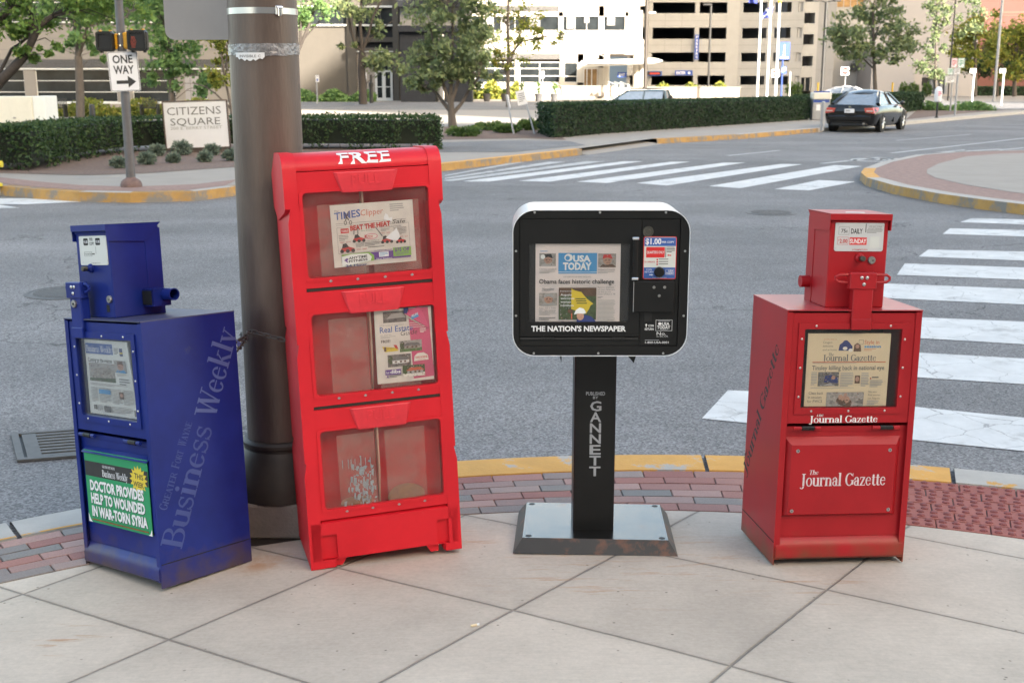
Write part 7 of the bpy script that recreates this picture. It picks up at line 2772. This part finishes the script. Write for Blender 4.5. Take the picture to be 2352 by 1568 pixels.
def d_usa(s):
    s.rect(522, 521, 865, 706, 'ink_sky')
    s.txt('USA', 652, 545, 808, 597, 'paper_white', .045)
    s.txt('TODAY', 563, 610, 818, 670, 'paper_white', .045)
    s.ell(612, 562, 37, 33, 'paper_white')
    s.ell(604, 566, 20, 20, 'ink_sky')
    s.rect(522, 690, 865, 694, 'paper_white')
    s.lines(360, 503, 470, 514, 1, 'ink_sky', .5)
    s.txt('THE NATION\'S NEWSPAPER', 608, 503, 786, 511, 'ink_pale')
    face(s, 354, 524, 500, 640, 'ink_house', 'ink', 'ink_pale')
    s.ell(385, 555, 20, 20, 'paper_white')
    face(s, 874, 526, 1032, 648, 'ink_house', 'ink_red', 'ink_brown')
    s.txt('Clemens comeback', 354, 656, 506, 671, 'ink_mid')
    s.txt('Hollywood mourns', 874, 661, 1022, 676, 'ink_mid')
    s.lines(354, 682, 500, 706, 2, 'ink_pale', .4)
    s.lines(874, 684, 1022, 706, 2, 'ink_pale', .4)
    s.txt('USA TODAY/GALLUP SWING STATES POLL', 568, 728, 815, 739, 'ink_mid')
    s.txt('Obama faces historic challenge', 352, 755, 1020, 795, 'ink', .012)
    s.rect(354, 815, 1035, 817, 'ink_pale')
    s.txt('Newsline', 383, 830, 484, 856, 'ink_mid')
    s.lines(375, 860, 492, 870, 1, 'ink_pale', .4)
    face(s, 353, 878, 513, 992, 'ink_house', 'ink_pale', 'ink_pale')
    s.txt("Akin's bid in limbo", 352, 1005, 504, 1020, 'ink_mid')
    s.txt('over rape remarks', 352, 1026, 502, 1041, 'ink_mid')
    s.lines(352, 1048, 512, 1082, 3, 'ink_pale', .4)
    s.lines(352, 1098, 500, 1130, 2, 'ink_mid', .45)
    s.rect(528, 830, 862, 1118, 'ink_leaf')
    s.rect(528, 830, 862, 905, 'ink_brown')
    s.poly([(640, 838), (660, 850), (700, 862), (728, 868), (780, 930), (838, 974), (812, 990), (800, 1020), (772, 1066), (720, 1035), (690, 1040), (640, 1022)], 'ink_yellow')
    for y in (925, 945, 965):
        s.rect(676 + (y - 925) * .3, y, 768 + (y - 925) * .3, y + 9, 'ink_leaf')
    grain(s, 528, 905, 640, 1118, 40)
    s.rect(641, 1060, 649, 1112, 'ink_orange')
    s.ell(632, 1042, 24, 20, 'ink_brown')
    s.poly([(690, 1118), (720, 1080), (770, 1075), (820, 1090), (848, 1118), (862, 1138), (690, 1138)], 'ink_navy')
    s.ell(722, 1085, 32, 38, 'ink_skin')
    s.poly([(664, 1072), (682, 1030), (715, 1008), (752, 1018), (772, 1052), (760, 1064), (700, 1062)], 'paper_white')
    s.txt('Breaking barriers', 542, 855, 648, 865, 'paper_white')
    for i, q in enumerate(('Augusta', 'welcomes', 'women', 'members')):
        s.txt(q, 545, 882 + i * 32, (643, 664, 636, 660)[i], 902 + i * 32, 'paper_white')
    for i, q in enumerate(('Race is a dead heat,', 'yet most Americans', 'say they are not', "better off than in '08")):
        s.txt(q, 874, 819 + i * 20, (1022, 1026, 992, 1030)[i], 833 + i * 20, 'ink_mid')
    s.lines(874, 910, 925, 930, 2, 'ink_mid', .4)
    s.lines(874, 938, 1034, 1136, 17, 'ink_pale', .45)
    s.txt('USA TODAY', 966, 1118, 1026, 1126, 'ink_mid')
newspaper('newspaper with a bright blue masthead and yellow flag picture in the black pedestal box', UM @ front(-.227, .829, .0108), (320, 440, 1073, 1138), (.296, .275), 'paper_pink', d_usa)

# ------------------------------------------------------------------ brown lamp post with band, tape and sign behind
LX, LY = -.925, 4.52
zg = zc(LX, LY)
lp = thing('lamp_post', 'thick dark bronze lamp post behind the blue and red boxes', 'lamp post', (LX, LY, zg))
b = MB()
b.lathe([(.131, .28), (.130, 1.2), (.126, 2.4), (.118, 4.0), (.09, 7.5), (.001, 7.55)], (LX, LY, zg), 'bronze', 40)
b.build('shaft', lp)
b = MB()
b.lathe([(.001, .155), (.20, .155), (.20, .20), (.195, .22), (.160, .325), (.146, .345), (.146, .355), (.152, .362), (.152, .374), (.142, .384), (.131, .386)], (LX, LY, zg), 'bronze_dark', 40)
b.build('base', lp)
b = MB()
b.box(LX - .19, LX + .19, LY - .19, LY + .19, zg + .012, zg + .154, 'footing', .008)
b.build('footing', lp)
b = MB()
b.lathe([(.29, -.02), (.29, .006), (.27, .013), (.001, .013)], (LX, LY, zg), 'bronze_dark', 40)
b.build('ground_ring', lp)
zb_ = at_depth(604, 24, LY - .128).z
b = MB()
b.lathe([(.1285, -.011), (.1295, -.011), (.1295, .011), (.1285, .011)], (LX, LY, zb_), 'steel', 40)
band = b.build('band', lp)
b = MB()
a = R(-52)
bx, by = LX + .130 * math.cos(a), LY + .130 * math.sin(a)
mm = Matrix.Translation((bx, by, zb_)) @ Matrix.Rotation(a + R(90), 4, 'Z')
b.box(-.014, .014, -.006, .004, -.016, .018, 'steel', .003, xf=mm)
b.cyl((-.012, -.008, .012), (.012, -.008, .012), .004, 'chrome', 8, xf=mm)
b.box(-.006, .006, -.010, -.004, -.02, .014, 'chrome', .002, xf=mm)
b.build('buckle', band)
# tape with the rest of a torn flyer
zt_ = at_depth(604, 112, LY - .128).z
b = MB()
N = 30
rt = random.Random(2)
vs = []
for i in range(N + 1):
    a = R(-200 + 205 * i / N)
    sl = .006 * (i / N - .5)
    r_ = .1305 + rt.uniform(0, .0008)
    lo_, hi_ = -.022 + rt.uniform(-.0015, .0015), .018 + rt.uniform(-.001, .001)
    if 14 < i < 24: lo_ -= .004
    for z in (lo_, lo_ * .3 + hi_ * .3, hi_):
        vs.append((LX + (r_ + rt.uniform(0, .001)) * math.cos(a), LY + r_ * math.sin(a), zt_ + z + sl))
b.add(vs, [(i * 3 + k, (i + 1) * 3 + k, (i + 1) * 3 + k + 1, i * 3 + k + 1) for i in range(N) for k in range(2)], 'tape')
b.build('tape', lp, sharp=5)
b = MB()
vs = []
for i in range(15):
    a = R(-128 + 50 * i / 14)
    lo_ = -.030 - .012 * math.sin(i / 14 * 3.0) + .004 * math.sin(i * 2.3)
    for z in (lo_, -.014):
        vs.append((LX + .1335 * math.cos(a), LY + .1335 * math.sin(a), zt_ + z))
b.add(vs, [(2 * i, 2 * i + 2, 2 * i + 3, 2 * i + 1) for i in range(14)], 'white_vinyl')
vs, fs = text_mesh('INVISIBLE C', .01)
mx1 = max(v[0] for v in vs)
b.add([(LX + .1339 * math.cos(R(-120 + 36 * x / mx1)), LY + .1339 * math.sin(R(-120 + 36 * x / mx1)), zt_ - .031 + y * .013) for x, y in vs], fs, 'ink_mid')
b.build('torn_flyer', lp, smooth=False)
# road sign seen from behind
b = MB()
sx0, sx1 = fx(388, LY + .15) , fx(684, LY + .15)
zb2 = at_depth(460, 92, LY + .15).z
b.prism(rrect(sx0, sx1, zb2, zb2 + .6, .035, 6), 'y', LY + .140, LY + .144, 'sign_back')
tag(b.build('road_sign', None, ((sx0 + sx1) / 2, LY + .14, zb2)), 'bare metal back of a road sign strapped behind the bronze lamp post', 'sign')

# chain from the blue box round the post to the rack
def chain(label, pts, group=None):
    b = MB()
    P = [Vector(p) for p in pts]
    L_ = [0]
    for i in range(1, len(P)):
        L_.append(L_[-1] + (P[i] - P[i - 1]).length)
    tot = L_[-1]
    n = int(tot / .026)
    def at(d):
        for i in range(1, len(P)):
            if d <= L_[i]:
                return P[i - 1].lerp(P[i], (d - L_[i - 1]) / max(1e-6, L_[i] - L_[i - 1])), (P[i] - P[i - 1]).normalized()
        return P[-1], (P[-1] - P[-2]).normalized()
    for k in range(n):
        c, d = at((k + .5) * tot / n)
        u = d.cross(Vector((0, 0, 1))).normalized()
        v = d.cross(u).normalized()
        s_ = (u if k % 2 else v)
        s_ = (s_ + (v if k % 2 else -u) * .35).normalized()
        loop = []
        for q in range(13):
            a = 2 * math.pi * q / 12
            loop.append(c + d * (.0165 * math.cos(a)) + s_ * (.0085 * math.sin(a)))
        b.tube(loop, .0028, 'iron', 6, False)
    return tag(b.build('chain', None, P[0]), label, 'chain')
pa = BLM @ Vector((.236, .396, .815))
pb = BLM @ Vector((.236, .396, .785))
q1 = at_depth(650, 780, 4.34)
fr = Vector((LX - .06, LY - .165, 0))
m1 = at_depth(575, 760, 4.345)
m2 = at_depth(615, 771, 4.345)
chain('dark steel chain running from the blue box across the lamp post to the red rack', [pa, (pa + m1) / 2 + Vector((0, 0, -.004)), m1, m2, q1, q1 + Vector((.07, .05, -.012))])
m3 = at_depth(566, 775, 4.40)
chain('short lower loop of dark chain between the blue box and the lamp post', [pb, m3, Vector((LX - .11, LY - .1, m3.z - .005)), Vector((LX - .139, LY, m3.z - .01))])

# cigarette end in a joint
c = on_corner(1092, 1437)
b = MB()
b.cyl(c + Vector((-.014, -.006, .004)), c + Vector((.004, .002, .004)), .004, 'paper_tan', 8)
b.cyl(c + Vector((.004, .002, .004)), c + Vector((.012, .0055, .004)), .004, 'white_vinyl', 8)
tag(b.build('cigarette_butt', None, c), 'cigarette butt lying in a slab joint in the foreground', 'cigarette butt')

# ------------------------------------------------------------------ signal pole on the far left corner
SP_ = on_ground(302, 430, 0)
Ys = SP_.y
b = MB()
tp = at_depth(270, -60, Ys)
b.tube([SP_ + Vector((0, 0, .05)), Vector((SP_.x - .0, Ys, 3.2)), Vector((SP_.x, Ys, 4.6))], [.075, .062, .058], 'pole_grey', 16)
t = thing('signal_pole', 'grey steel pole with a rusty foot on the far left street corner', 'signal pole', SP_)
b.build('shaft', t)
b = MB()
b.lathe([(.17, 0), (.17, .05), (.155, .09), (.13, .12), (.085, .145), (.076, .16)], SP_, 'foot_rust', 20)
b.build('foot', t)
def px2(px, py, Y=Ys): return at_depth(px, py, Y)
for k, (x0, x1, q0, q1, lb) in enumerate(((228.5, 265, 73, 119, 'black pedestrian signal head left of the pole, screen dark'), (299.5, 341, 70, 118, 'black pedestrian signal head right of the pole with a dim red hand'))):
    a, c = px2(x0, q1), px2(x1, q0)
    Yh = Ys - .05
    base = Vector(((a.x + c.x) / 2, Yh, a.z))
    t2 = thing('pedestrian_signal', lb, 'pedestrian signal', base, 'pedestrian signals on the corner pole')
    b = MB()
    b.box(a.x, c.x, Yh - .10, Yh + .06, a.z, c.z, 'black_paint', .035)
    for x in (a.x + .06, c.x - .06):
        b.box(x - .015, x + .015, Yh - .05, Yh + .03, a.z - .025, a.z + .01, 'black_paint', .004)
        b.box(x - .012, x + .012, Yh - .05, Yh + .03, c.z - .005, c.z + .02, 'signal_yellow', .004)
    b.build('housing', t2)
    b = MB()
    b.frame((a.x + .01, c.x - .01, a.z + .01, c.z - .01), (a.x + .045, c.x - .045, a.z + .045, c.z - .045), .02, Yh - .125, Yh - .095, 'black_paint', orad=.035)
    b.build('visor', t2)
    b = MB()
    b.box(a.x + .04, c.x - .04, Yh - .104, Yh - .1005, a.z + .04, c.z - .04, 'black_flat')
    if k:
        cx, cz = (a.x + c.x) / 2 - .05, (a.z + c.z) / 2 - .02
        for i in range(9):
            b.box(cx - .045 + .004 * abs(i - 4), cx + .05 - .006 * abs(i - 4), Yh - .107, Yh - .1045, cz - .09 + i * .02, cz - .084 + i * .02, 'hand_red')
    b.build('screen', t2)
    b = MB()
    xa, xb = (c.x - .005, SP_.x - .05) if k == 0 else (SP_.x + .05, a.x + .005)
    b.box(xa, xb, Yh - .03, Yh + .06, a.z + .03, c.z - .03, 'signal_yellow', .02)
    b.build('bracket', t2)
b = MB()
for q in (79, 105):
    z = px2(285, q).z
    b = MB()
    b.lathe([(.066, -.012), (.07, -.012), (.07, .012), (.066, .012)], (SP_.x, Ys, z), 'chrome', 20)
    b.build('clamp', t)
a, c = px2(265.5, 207), px2(320, 122)
w_, h_ = .456, .61
m4 = Matrix.Translation((SP_.x + .035, Ys - .085, (a.z + c.z) / 2)) @ Matrix.Rotation(R(-2.2), 4, 'Y') @ Matrix.Rotation(R(17), 4, 'Z') @ front(-w_ / 2, -h_ / 2, 0)
b = MB()
b.prism(rrect(0, w_, 0, h_, .03), 'z', -.004, 0, 'sign_white', xf=m4)
s = Sheet(b, m4, (0, 0, 163, 262), (w_, h_))
s.z = lambda: (setattr(s, 'k', s.k + 1), .0006 + s.k * .0004)[1]
s.poly(rrect(3, 160, 3, 259, 10), 'ink')
s.poly(rrect(6, 157, 6, 256, 9), 'sign_white')
s.txt('ONE', 26, 25, 134, 76, 'ink', .025)
s.txt('WAY', 26, 94, 136, 146, 'ink', .025)
s.poly([(36, 190), (98, 190), (98, 160), (142, 200), (98, 240), (98, 213), (36, 213)], 'ink')
tag(b.build('traffic_sign', None, m4 @ Vector((w_ / 2, 0, 0)), smooth=False), 'white ONE WAY sign with a black arrow on the corner pole', 'sign')

# white monument sign
Yc = 28.6
a = at_depth(384, 342, Yc)
c = at_depth(522, 236, Yc)
w_, h_ = c.x - a.x, (at_depth(450, 236, Yc).z - at_depth(450, 341, Yc).z)
m4 = Matrix.Translation((a.x, Yc, at_depth(450, 341, Yc).z)) @ Matrix.Rotation(R(-1.8), 4, 'Y') @ front(0, 0, 0)
t = thing('monument_sign', 'white CITIZENS SQUARE sign board with thin dark frame in the mulch bed', 'sign', (a.x + w_ / 2, Yc, 0))
b = MB()
b.box(0, w_, 0, h_, -.06, 0, 'sign_white', xf=m4)
brd = b.build('board', t, smooth=False)
b = MB()
for x0, x1, y0, y1 in ((-.03, 0, -.03, h_ + .03), (w_, w_ + .03, -.03, h_ + .03), (0, w_, h_, h_ + .03), (0, w_, -.03, 0)):
    b.box(x0, x1, y0, y1, -.065, .012, 'bronze', xf=m4)
b.build('frame', t, smooth=False)
b = MB()
b.box(.1, w_ - .1, -.3, -.03, -.05, -.01, 'bronze', xf=m4)
b.build('foot', t, smooth=False)
b = MB()
s = Sheet(b, m4, (1150, 705, 1590, 1030), (w_, h_))
s.z = lambda: (setattr(s, 'k', s.k + 1), .002 + s.k * .001)[1]
s.txt('CITIZENS', 1172, 742, 1550, 796, 'ink_mid', .0)
s.txt('SQUARE', 1190, 820, 1540, 870, 'ink_mid', .0)
s.txt('200 E. BERRY STREET', 1186, 880, 1550, 900, 'ink_pale', .0)
b.build('lettering', brd, smooth=False)
# hydrant at the edge
c = on_ground(-19, 428, 0)
t = thing('fire_hydrant', 'yellow fire hydrant cut off by the left edge', 'hydrant', c)
b = MB()
b.lathe([(.17, 0), (.17, .04), (.12, .06), (.115, .42), (.14, .43), (.14, .47), (.12, .5), (.11, .58), (.07, .66), (.03, .7), (.03, .75), (.001, .75)], c, 'hydrant', 20)
b.build('barrel', t)
b = MB()
b.cyl(c + Vector((-.2, 0, .36)), c + Vector((.2, 0, .36)), .055, 'hydrant', 12)
b.build('nozzle', t)
# utility cabinet
Yc = 36
t = thing('utility_cabinet', 'cream coloured metal utility cabinet behind the left hedge', 'cabinet', (fx(10, Yc), Yc, 0))
b = MB()
b.box(fx(-60, Yc), fx(70, Yc), Yc, Yc + 1.0, 0, fz(222, Yc), 'cabinet', .02)
b.box(fx(70, Yc), fx(99, Yc), Yc + .02, Yc + 1.0, 0, fz(221, Yc), 'cabinet_side', .02)
b.build('housing', t)
b = MB()
for p0, p1 in ((18, 68),):
    b.box(fx(p0, Yc), fx(p1, Yc), Yc - .015, Yc + .01, .1, fz(229, Yc), 'cabinet', .005)
d2 = b.build('door', t)
b = MB()
b.box(fx(24, Yc), fx(30, Yc), Yc - .04, Yc - .01, fz(273, Yc), fz(269, Yc), 'steel_dull', .005)
b.build('handle', d2)
c = at_depth(214, 285, 36)
c.z = 0
b = MB()
b.lathe([(.085, 0), (.085, .95), (.07, 1.0), (.001, 1.02)], c, 'black_metal', 14)
tag(b.build('bollard', None, c), 'black bollard behind the left hedge', 'bollard')
for px in (115, 330):
    b = MB()
    Yq = 58
    x0, x1 = fx(px - 12, Yq), fx(px + 26, Yq)
    b.box(x0, x1, Yq, Yq + .05, .42, .47, 'black_metal')
    b.box(x0, x1, Yq + .4, Yq + .45, .42, .47, 'black_metal')
    for k in range(12):
        xx = x0 + (x1 - x0) * k / 11
        b.box(xx - .015, xx + .015, Yq + .42, Yq + .45, .45, .9, 'black_metal')
        b.box(xx - .015, xx + .015, Yq, Yq + .45, .43, .45, 'black_metal')
    for xx in (x0, x1):
        b.box(xx - .03, xx + .03, Yq, Yq + .45, 0, .62, 'black_metal')
    tag(b.build('bench', None, ((x0 + x1) / 2, Yq, 0), smooth=False), 'black slatted metal bench %s' % ('behind the cream cabinet' if px == 115 else 'right of the signal pole, behind the hedge'), 'bench')

# ------------------------------------------------------------------ cars
def loft(b, rings, mats, close=True):
    n = len(rings[0])
    vs = [p for r_ in rings for p in r_]
    for i in range(len(rings) - 1):
        for k in range(n - 1):
            m_ = mats(i, k)
            b.add([vs[i * n + k], vs[i * n + k + 1], vs[(i + 1) * n + k + 1], vs[(i + 1) * n + k]], [(0, 1, 2, 3)], m_)
def car(label, pos, az, paint, L=4.9, wd=1.85, ht=1.46, suv=False, plate=True, sc=1.0):
    """x across, y forward (rear bumper at 0)"""
    CM = Matrix.Translation(pos) @ Matrix.Rotation(-az, 4, 'Z') @ Matrix.Scale(sc, 4) @ Matrix.Translation((0, -.95, 0))
    t = thing('parked_car', label, 'car', CM @ Vector((0, L / 2, 0)))
    hw = wd / 2
    def add_ring(y, zl, zs, zt, w0, w1, w2, cr):
        # half section from the bottom centre round to the top centre
        p = [(0, zl), (w0 * .92, zl), (w0, zl + .06), (w1, (zl + zs) * .5), (w1 * .995, zs - .12), (w2, zs), (w2 * .93, zt), (w2 * .5, zt + cr * .8), (0, zt + cr)]
        return [Vector((x, y, z)) for x, z in p] + [Vector((-x, y, z)) for x, z in reversed(p[:-1])]
    if suv:
        st = [(0, .45, .85, .88, .74, .80, .76, .0), (.06, .34, .92, .98, .80, .86, .82, .01), (.5, .24, .95, 1.02, .82, .88, .84, .01), (2.4, .22, .94, 1.0, .83, .89, .85, .01), (3.3, .22, .93, .98, .83, .89, .84, .02), (4.1, .24, .86, .9, .82, .88, .82, .02), (4.4, .32, .78, .8, .76, .82, .72, .01), (4.46, .42, .7, .72, .7, .76, .66, .0)]
    else:
        st = [(0, .36, .70, .74, .70, .78, .70, .0), (.03, .30, .80, .88, .77, .84, .80, .01), (.09, .26, .86, .945, .82, .885, .83, .015), (.5, .22, .90, .965, .84, .915, .85, .015), (1.1, .20, .92, .965, .86, .93, .875, .01), (2.6, .19, .92, .95, .87, .93, .885, .01), (3.5, .19, .88, .935, .86, .92, .86, .03), (4.3, .21, .78, .82, .84, .90, .80, .04), (4.75, .26, .66, .69, .76, .82, .70, .02), (4.9, .36, .54, .56, .62, .66, .58, .0)]
    k_ = hw / .925
    rings = [add_ring(y * L / (4.46 if suv else 4.9), a, b2, c, d * k_, e * k_, f * k_, g_) for y, a, b2, c, d, e, f, g_ in st]
    b = MB(CM)
    vs = [p for r_ in rings for p in r_]
    n = len(rings[0])
    fs = [(i * n + k, i * n + k + 1, (i + 1) * n + k + 1, (i + 1) * n + k) for i in range(len(rings) - 1) for k in range(n - 1)]
    fs += [tuple(range(n)), tuple(range((len(rings) - 1) * n, len(rings) * n))]
    b.add(vs, fs, paint)
    # roof skin
    if suv:
        yb0, yb1, yr0, yr1, zb, wb, wr = .06, 3.35, .25, 2.3, .97, .83, .66
    else:
        yb0, yb1, yr0, yr1, zb, wb, wr = .62, 3.6, 1.55, 2.45, .94, .85, .60
    wb, wr = wb * k_, wr * k_
    def gh(y, f):      # greenhouse ring corner helper
        return y
    roof = []
    NX, NY = 8, 8
    for j in range(NY + 1):
        for i in range(NX + 1):
            u, v = i / NX * 2 - 1, j / NY
            y = yr0 - .12 + (yr1 - yr0 + .24) * v
            z = ht + (.02 if not suv else 0) - .085 * u * u - .12 * (2 * v - 1) ** 2 * (1 if not suv else .4)
            roof.append((u * (wr + .015) * (1 - .07 * (2 * v - 1) ** 2), y, z))
    b.add(roof, [(j * (NX + 1) + i, j * (NX + 1) + i + 1, (j + 1) * (NX + 1) + i + 1, (j + 1) * (NX + 1) + i) for j in range(NY) for i in range(NX)], paint)
    z1 = ht - .10
    corners = {}
    for sg in (-1, 1):
        corners[sg] = [Vector((sg * wb * .93, yb0, zb)), Vector((sg * wr * .97, yr0 - .05, z1 - .01)), Vector((sg * wr * .98, yr1 + .1, z1 - .01)), Vector((sg * wb * .93, yb1, zb - .02))]
        b.tube([corners[sg][0], corners[sg][1] + Vector((0, 0, .015))], [.10, .06], paint, 6)
        b.tube([corners[sg][2] + Vector((0, 0, .015)), corners[sg][3]], [.045, .05], paint, 6)
        b.tube([corners[sg][1], corners[sg][2]], .035, paint, 6)
        ym = (yr0 + yr1) / 2 + .12
        b.tube([(sg * wr * 1.0, ym, z1), (sg * wb * .99, ym + .08, zb)], .04, paint, 6)
    b.build('body', t, sharp=40)
    def pane_(name, pts):
        q = MB(CM)
        c = sum((Vector(p) for p in pts), Vector()) / len(pts)
        q.add(pts, [tuple(range(len(pts)))], 'car_glass')
        q.build(name, t, smooth=False)
    cl, cr_ = corners[-1], corners[1]
    pane_('rear_window', [cl[0], cr_[0], cr_[1], cl[1]])
    pane_('windscreen', [cl[3], cr_[3], cr_[2], cl[2]])
    for sg in (-1, 1):
        cc = corners[sg]
        ym = (yr0 + yr1) / 2 + .12
        o_ = Vector((sg * .012, 0, 0))
        pm1, pm0 = Vector((sg * wr * .985, ym, z1 - .005)), Vector((sg * wb * .965, ym + .08, zb))
        pane_('side_window', [cc[0] + Vector((sg * .03, .25, 0)), Vector((sg * wb * .965, ym + .06, zb)), pm1, cc[1] + Vector((0, .05, 0))])
        pane_('side_window', [pm0 + Vector((0, .03, 0)), cc[3], cc[2], pm1 + Vector((0, .03, 0))])
        q = MB(CM)
        q.tube([cc[0] + Vector((sg * .06, .2, -.01)), Vector((sg * wb * 1.0, ym, zb - .015)), cc[3] + Vector((sg * .04, -.1, -.01))], .012, 'chrome', 5)
        q.build('window_trim', t)
        q = MB(CM)
        my = yb1 - .35
        q.ball((sg * (hw + .06), my, zb + .05), .1, paint, 8, (.9, .7, .75))
        q.box(sg * (hw - .1), sg * (hw + .04), my - .02, my + .03, zb + .0, zb + .03, paint)
        q.build('wing_mirror', t)
        # door seams and handles
        for hy in (1.55, 2.55):
            q = MB(CM)
            q.box(sg * (hw - .035), sg * (hw - .002), hy, hy + .2, .80, .825, 'chrome' if not suv else paint, .008)
            q.build('door_handle', t)
        q = MB(CM)
        for sy in (1.28, 2.42, 3.35):
            q.box(sg * (hw - .09), sg * (hw - .003), sy, sy + .012, .32, .84, 'black_flat')
        q.build('door_seam', t)
    wr_ = .335 if not suv else .34
    for yw in ((1.0, 3.8) if not suv else (.78, 3.4)):
        for sg in (-1, 1):
            q = MB(CM)
            q.lathe([(wr_ + .06, 0), (wr_ + .06, .03), (.001, .03)], (sg * (hw - .006) - (.03 if sg > 0 else 0), yw, wr_ + .02), 'black_flat', 26, ax='x')
            arch = q.build('wheel_arch', t)
            q = MB(CM)
            x0 = sg * (hw - .21) if sg > 0 else sg * (hw + .002)
            q.lathe([(wr_ * .62, 0), (wr_ * .93, 0), (wr_, .03), (wr_, .18), (wr_ * .93, .212), (wr_ * .66, .212)], (x0, yw, wr_), 'tyre', 26, ax='x')
            wl = q.build('wheel', t)
            q = MB(CM)
            xf_ = sg * (hw - .008)
            q.lathe([(wr_ * .66, -.02), (wr_ * .66, .0), (wr_ * .6, .006), (wr_ * .58, -.05), (.001, -.05)] if sg > 0 else [(wr_ * .66, .02), (wr_ * .66, .0), (wr_ * .6, -.006), (wr_ * .58, .05), (.001, .05)], (xf_, yw, wr_), 'steel_dull', 24, ax='x')
            for k in range(7):
                a = 2 * math.pi * k / 7
                q.tube([(xf_ - sg * .01, yw, wr_), (xf_ - sg * .0, yw + wr_ * .6 * math.cos(a), wr_ + wr_ * .6 * math.sin(a))], [.04, .03], 'steel', 5)
            q.build('rim', wl)
    # rear end
    for sg in (-1, 1):
        q = MB(CM)
        if suv:
            q.box(sg * .70 * k_, sg * .86 * k_, -.01, .12, .62, .92, 'tail_red', .02)
        else:
            q.add([(sg * .50, .075, .85), (sg * .80, .05, .87), (sg * .90, .36, .87), (sg * .915, .36, .76), (sg * .87, .07, .66), (sg * .50, .03, .70), (sg * .50, .0, .84), (sg * .80, -.02, .865), (sg * .87, -.005, .66), (sg * .56, -.025, .70)],
                  [(6, 7, 8, 9), (7, 2, 3, 8), (0, 1, 7, 6), (1, 2, 7), (8, 3, 4), (9, 8, 4, 5), (0, 6, 9, 5)], 'tail_red')
            q.box(sg * .60, sg * .82, -.034, -.028, .73, .77, 'tail_clear')
        q.build('tail_light', t, sharp=30)
    q = MB(CM)
    q.box(-.17, .17, -.04, .0, .68 if not suv else .6, .82 if not suv else .74, 'sign_white', .004)
    if plate:
        s2 = Sheet(q, front(-.17, .68, -.04), (0, 0, 34, 14), (.34, .14))
        s2.z = lambda: .002
        s2.lines(5, 4, 30, 11, 1, 'ink_pale', .8)
    q.build('number_plate', t)
    q = MB(CM)
    q.box(-hw * .82, hw * .82, -.05, .05, .40, .60, paint, .05)
    q.box(-hw * .7, hw * .7, -.03, .3, .22, .34, 'black_flat', .03)
    q.build('bumper', t)
    if not suv:
        q = MB(CM)
        q.cyl((.52, -.03, .30), (.52, .2, .30), .045, 'chrome', 12)
        q.build('exhaust_pipe', t)
        q = MB(CM)
        q.prism(rrect(-.035, .035, .86, .91, .01), 'y', -.012, .06, 'chrome')
        q.build('emblem', t)
    else:
        q = MB(CM)
        q.lathe([(.36, 0), (.36, .16), (.30, .2), (.001, .2)], (.0, .02, .88), 'tyre', 24, ax='y')
        q.lathe([(.2, .2), (.18, .215), (.001, .215)], (.0, .02, .88), 'steel_dull', 20, ax='y')
        q.build('spare_wheel', t)
        for sg in (-1, 1):
            q = MB(CM)
            q.tube([(sg * .6, .4, ht + .03), (sg * .58, 2.3, ht + .02)], .025, 'black_metal', 6)
            q.build('roof_rail', t)
    return t
pc = on_ground(1955, 302, ROAD)
car('glossy black sedan parked along the far kerb, seen from behind', pc + Vector((.1, -.3, 0)), R(32), 'car_black', sc=1.05)
car('dark teal off road car with a rear spare wheel behind the long dark hedge', Vector((fx(1503, 66), 66, -.15)), R(-72), 'car_teal', 4.3, 1.75, 1.62, suv=True, sc=.9)
car('silver car half hidden by a hedge left of the round street tree', Vector((fx(1980, 84), 84, 0)), R(-64), 'car_silver', 4.7, 1.8, 1.44)
b_ = hedge('low hedge in front of the silver car', [Vector((fx(1925, 80), 80, 0)), Vector((fx(2000, 80), 80, 0))], 1.2, .85, 90, .2, 'leaf_hedge_dark', seed=36)
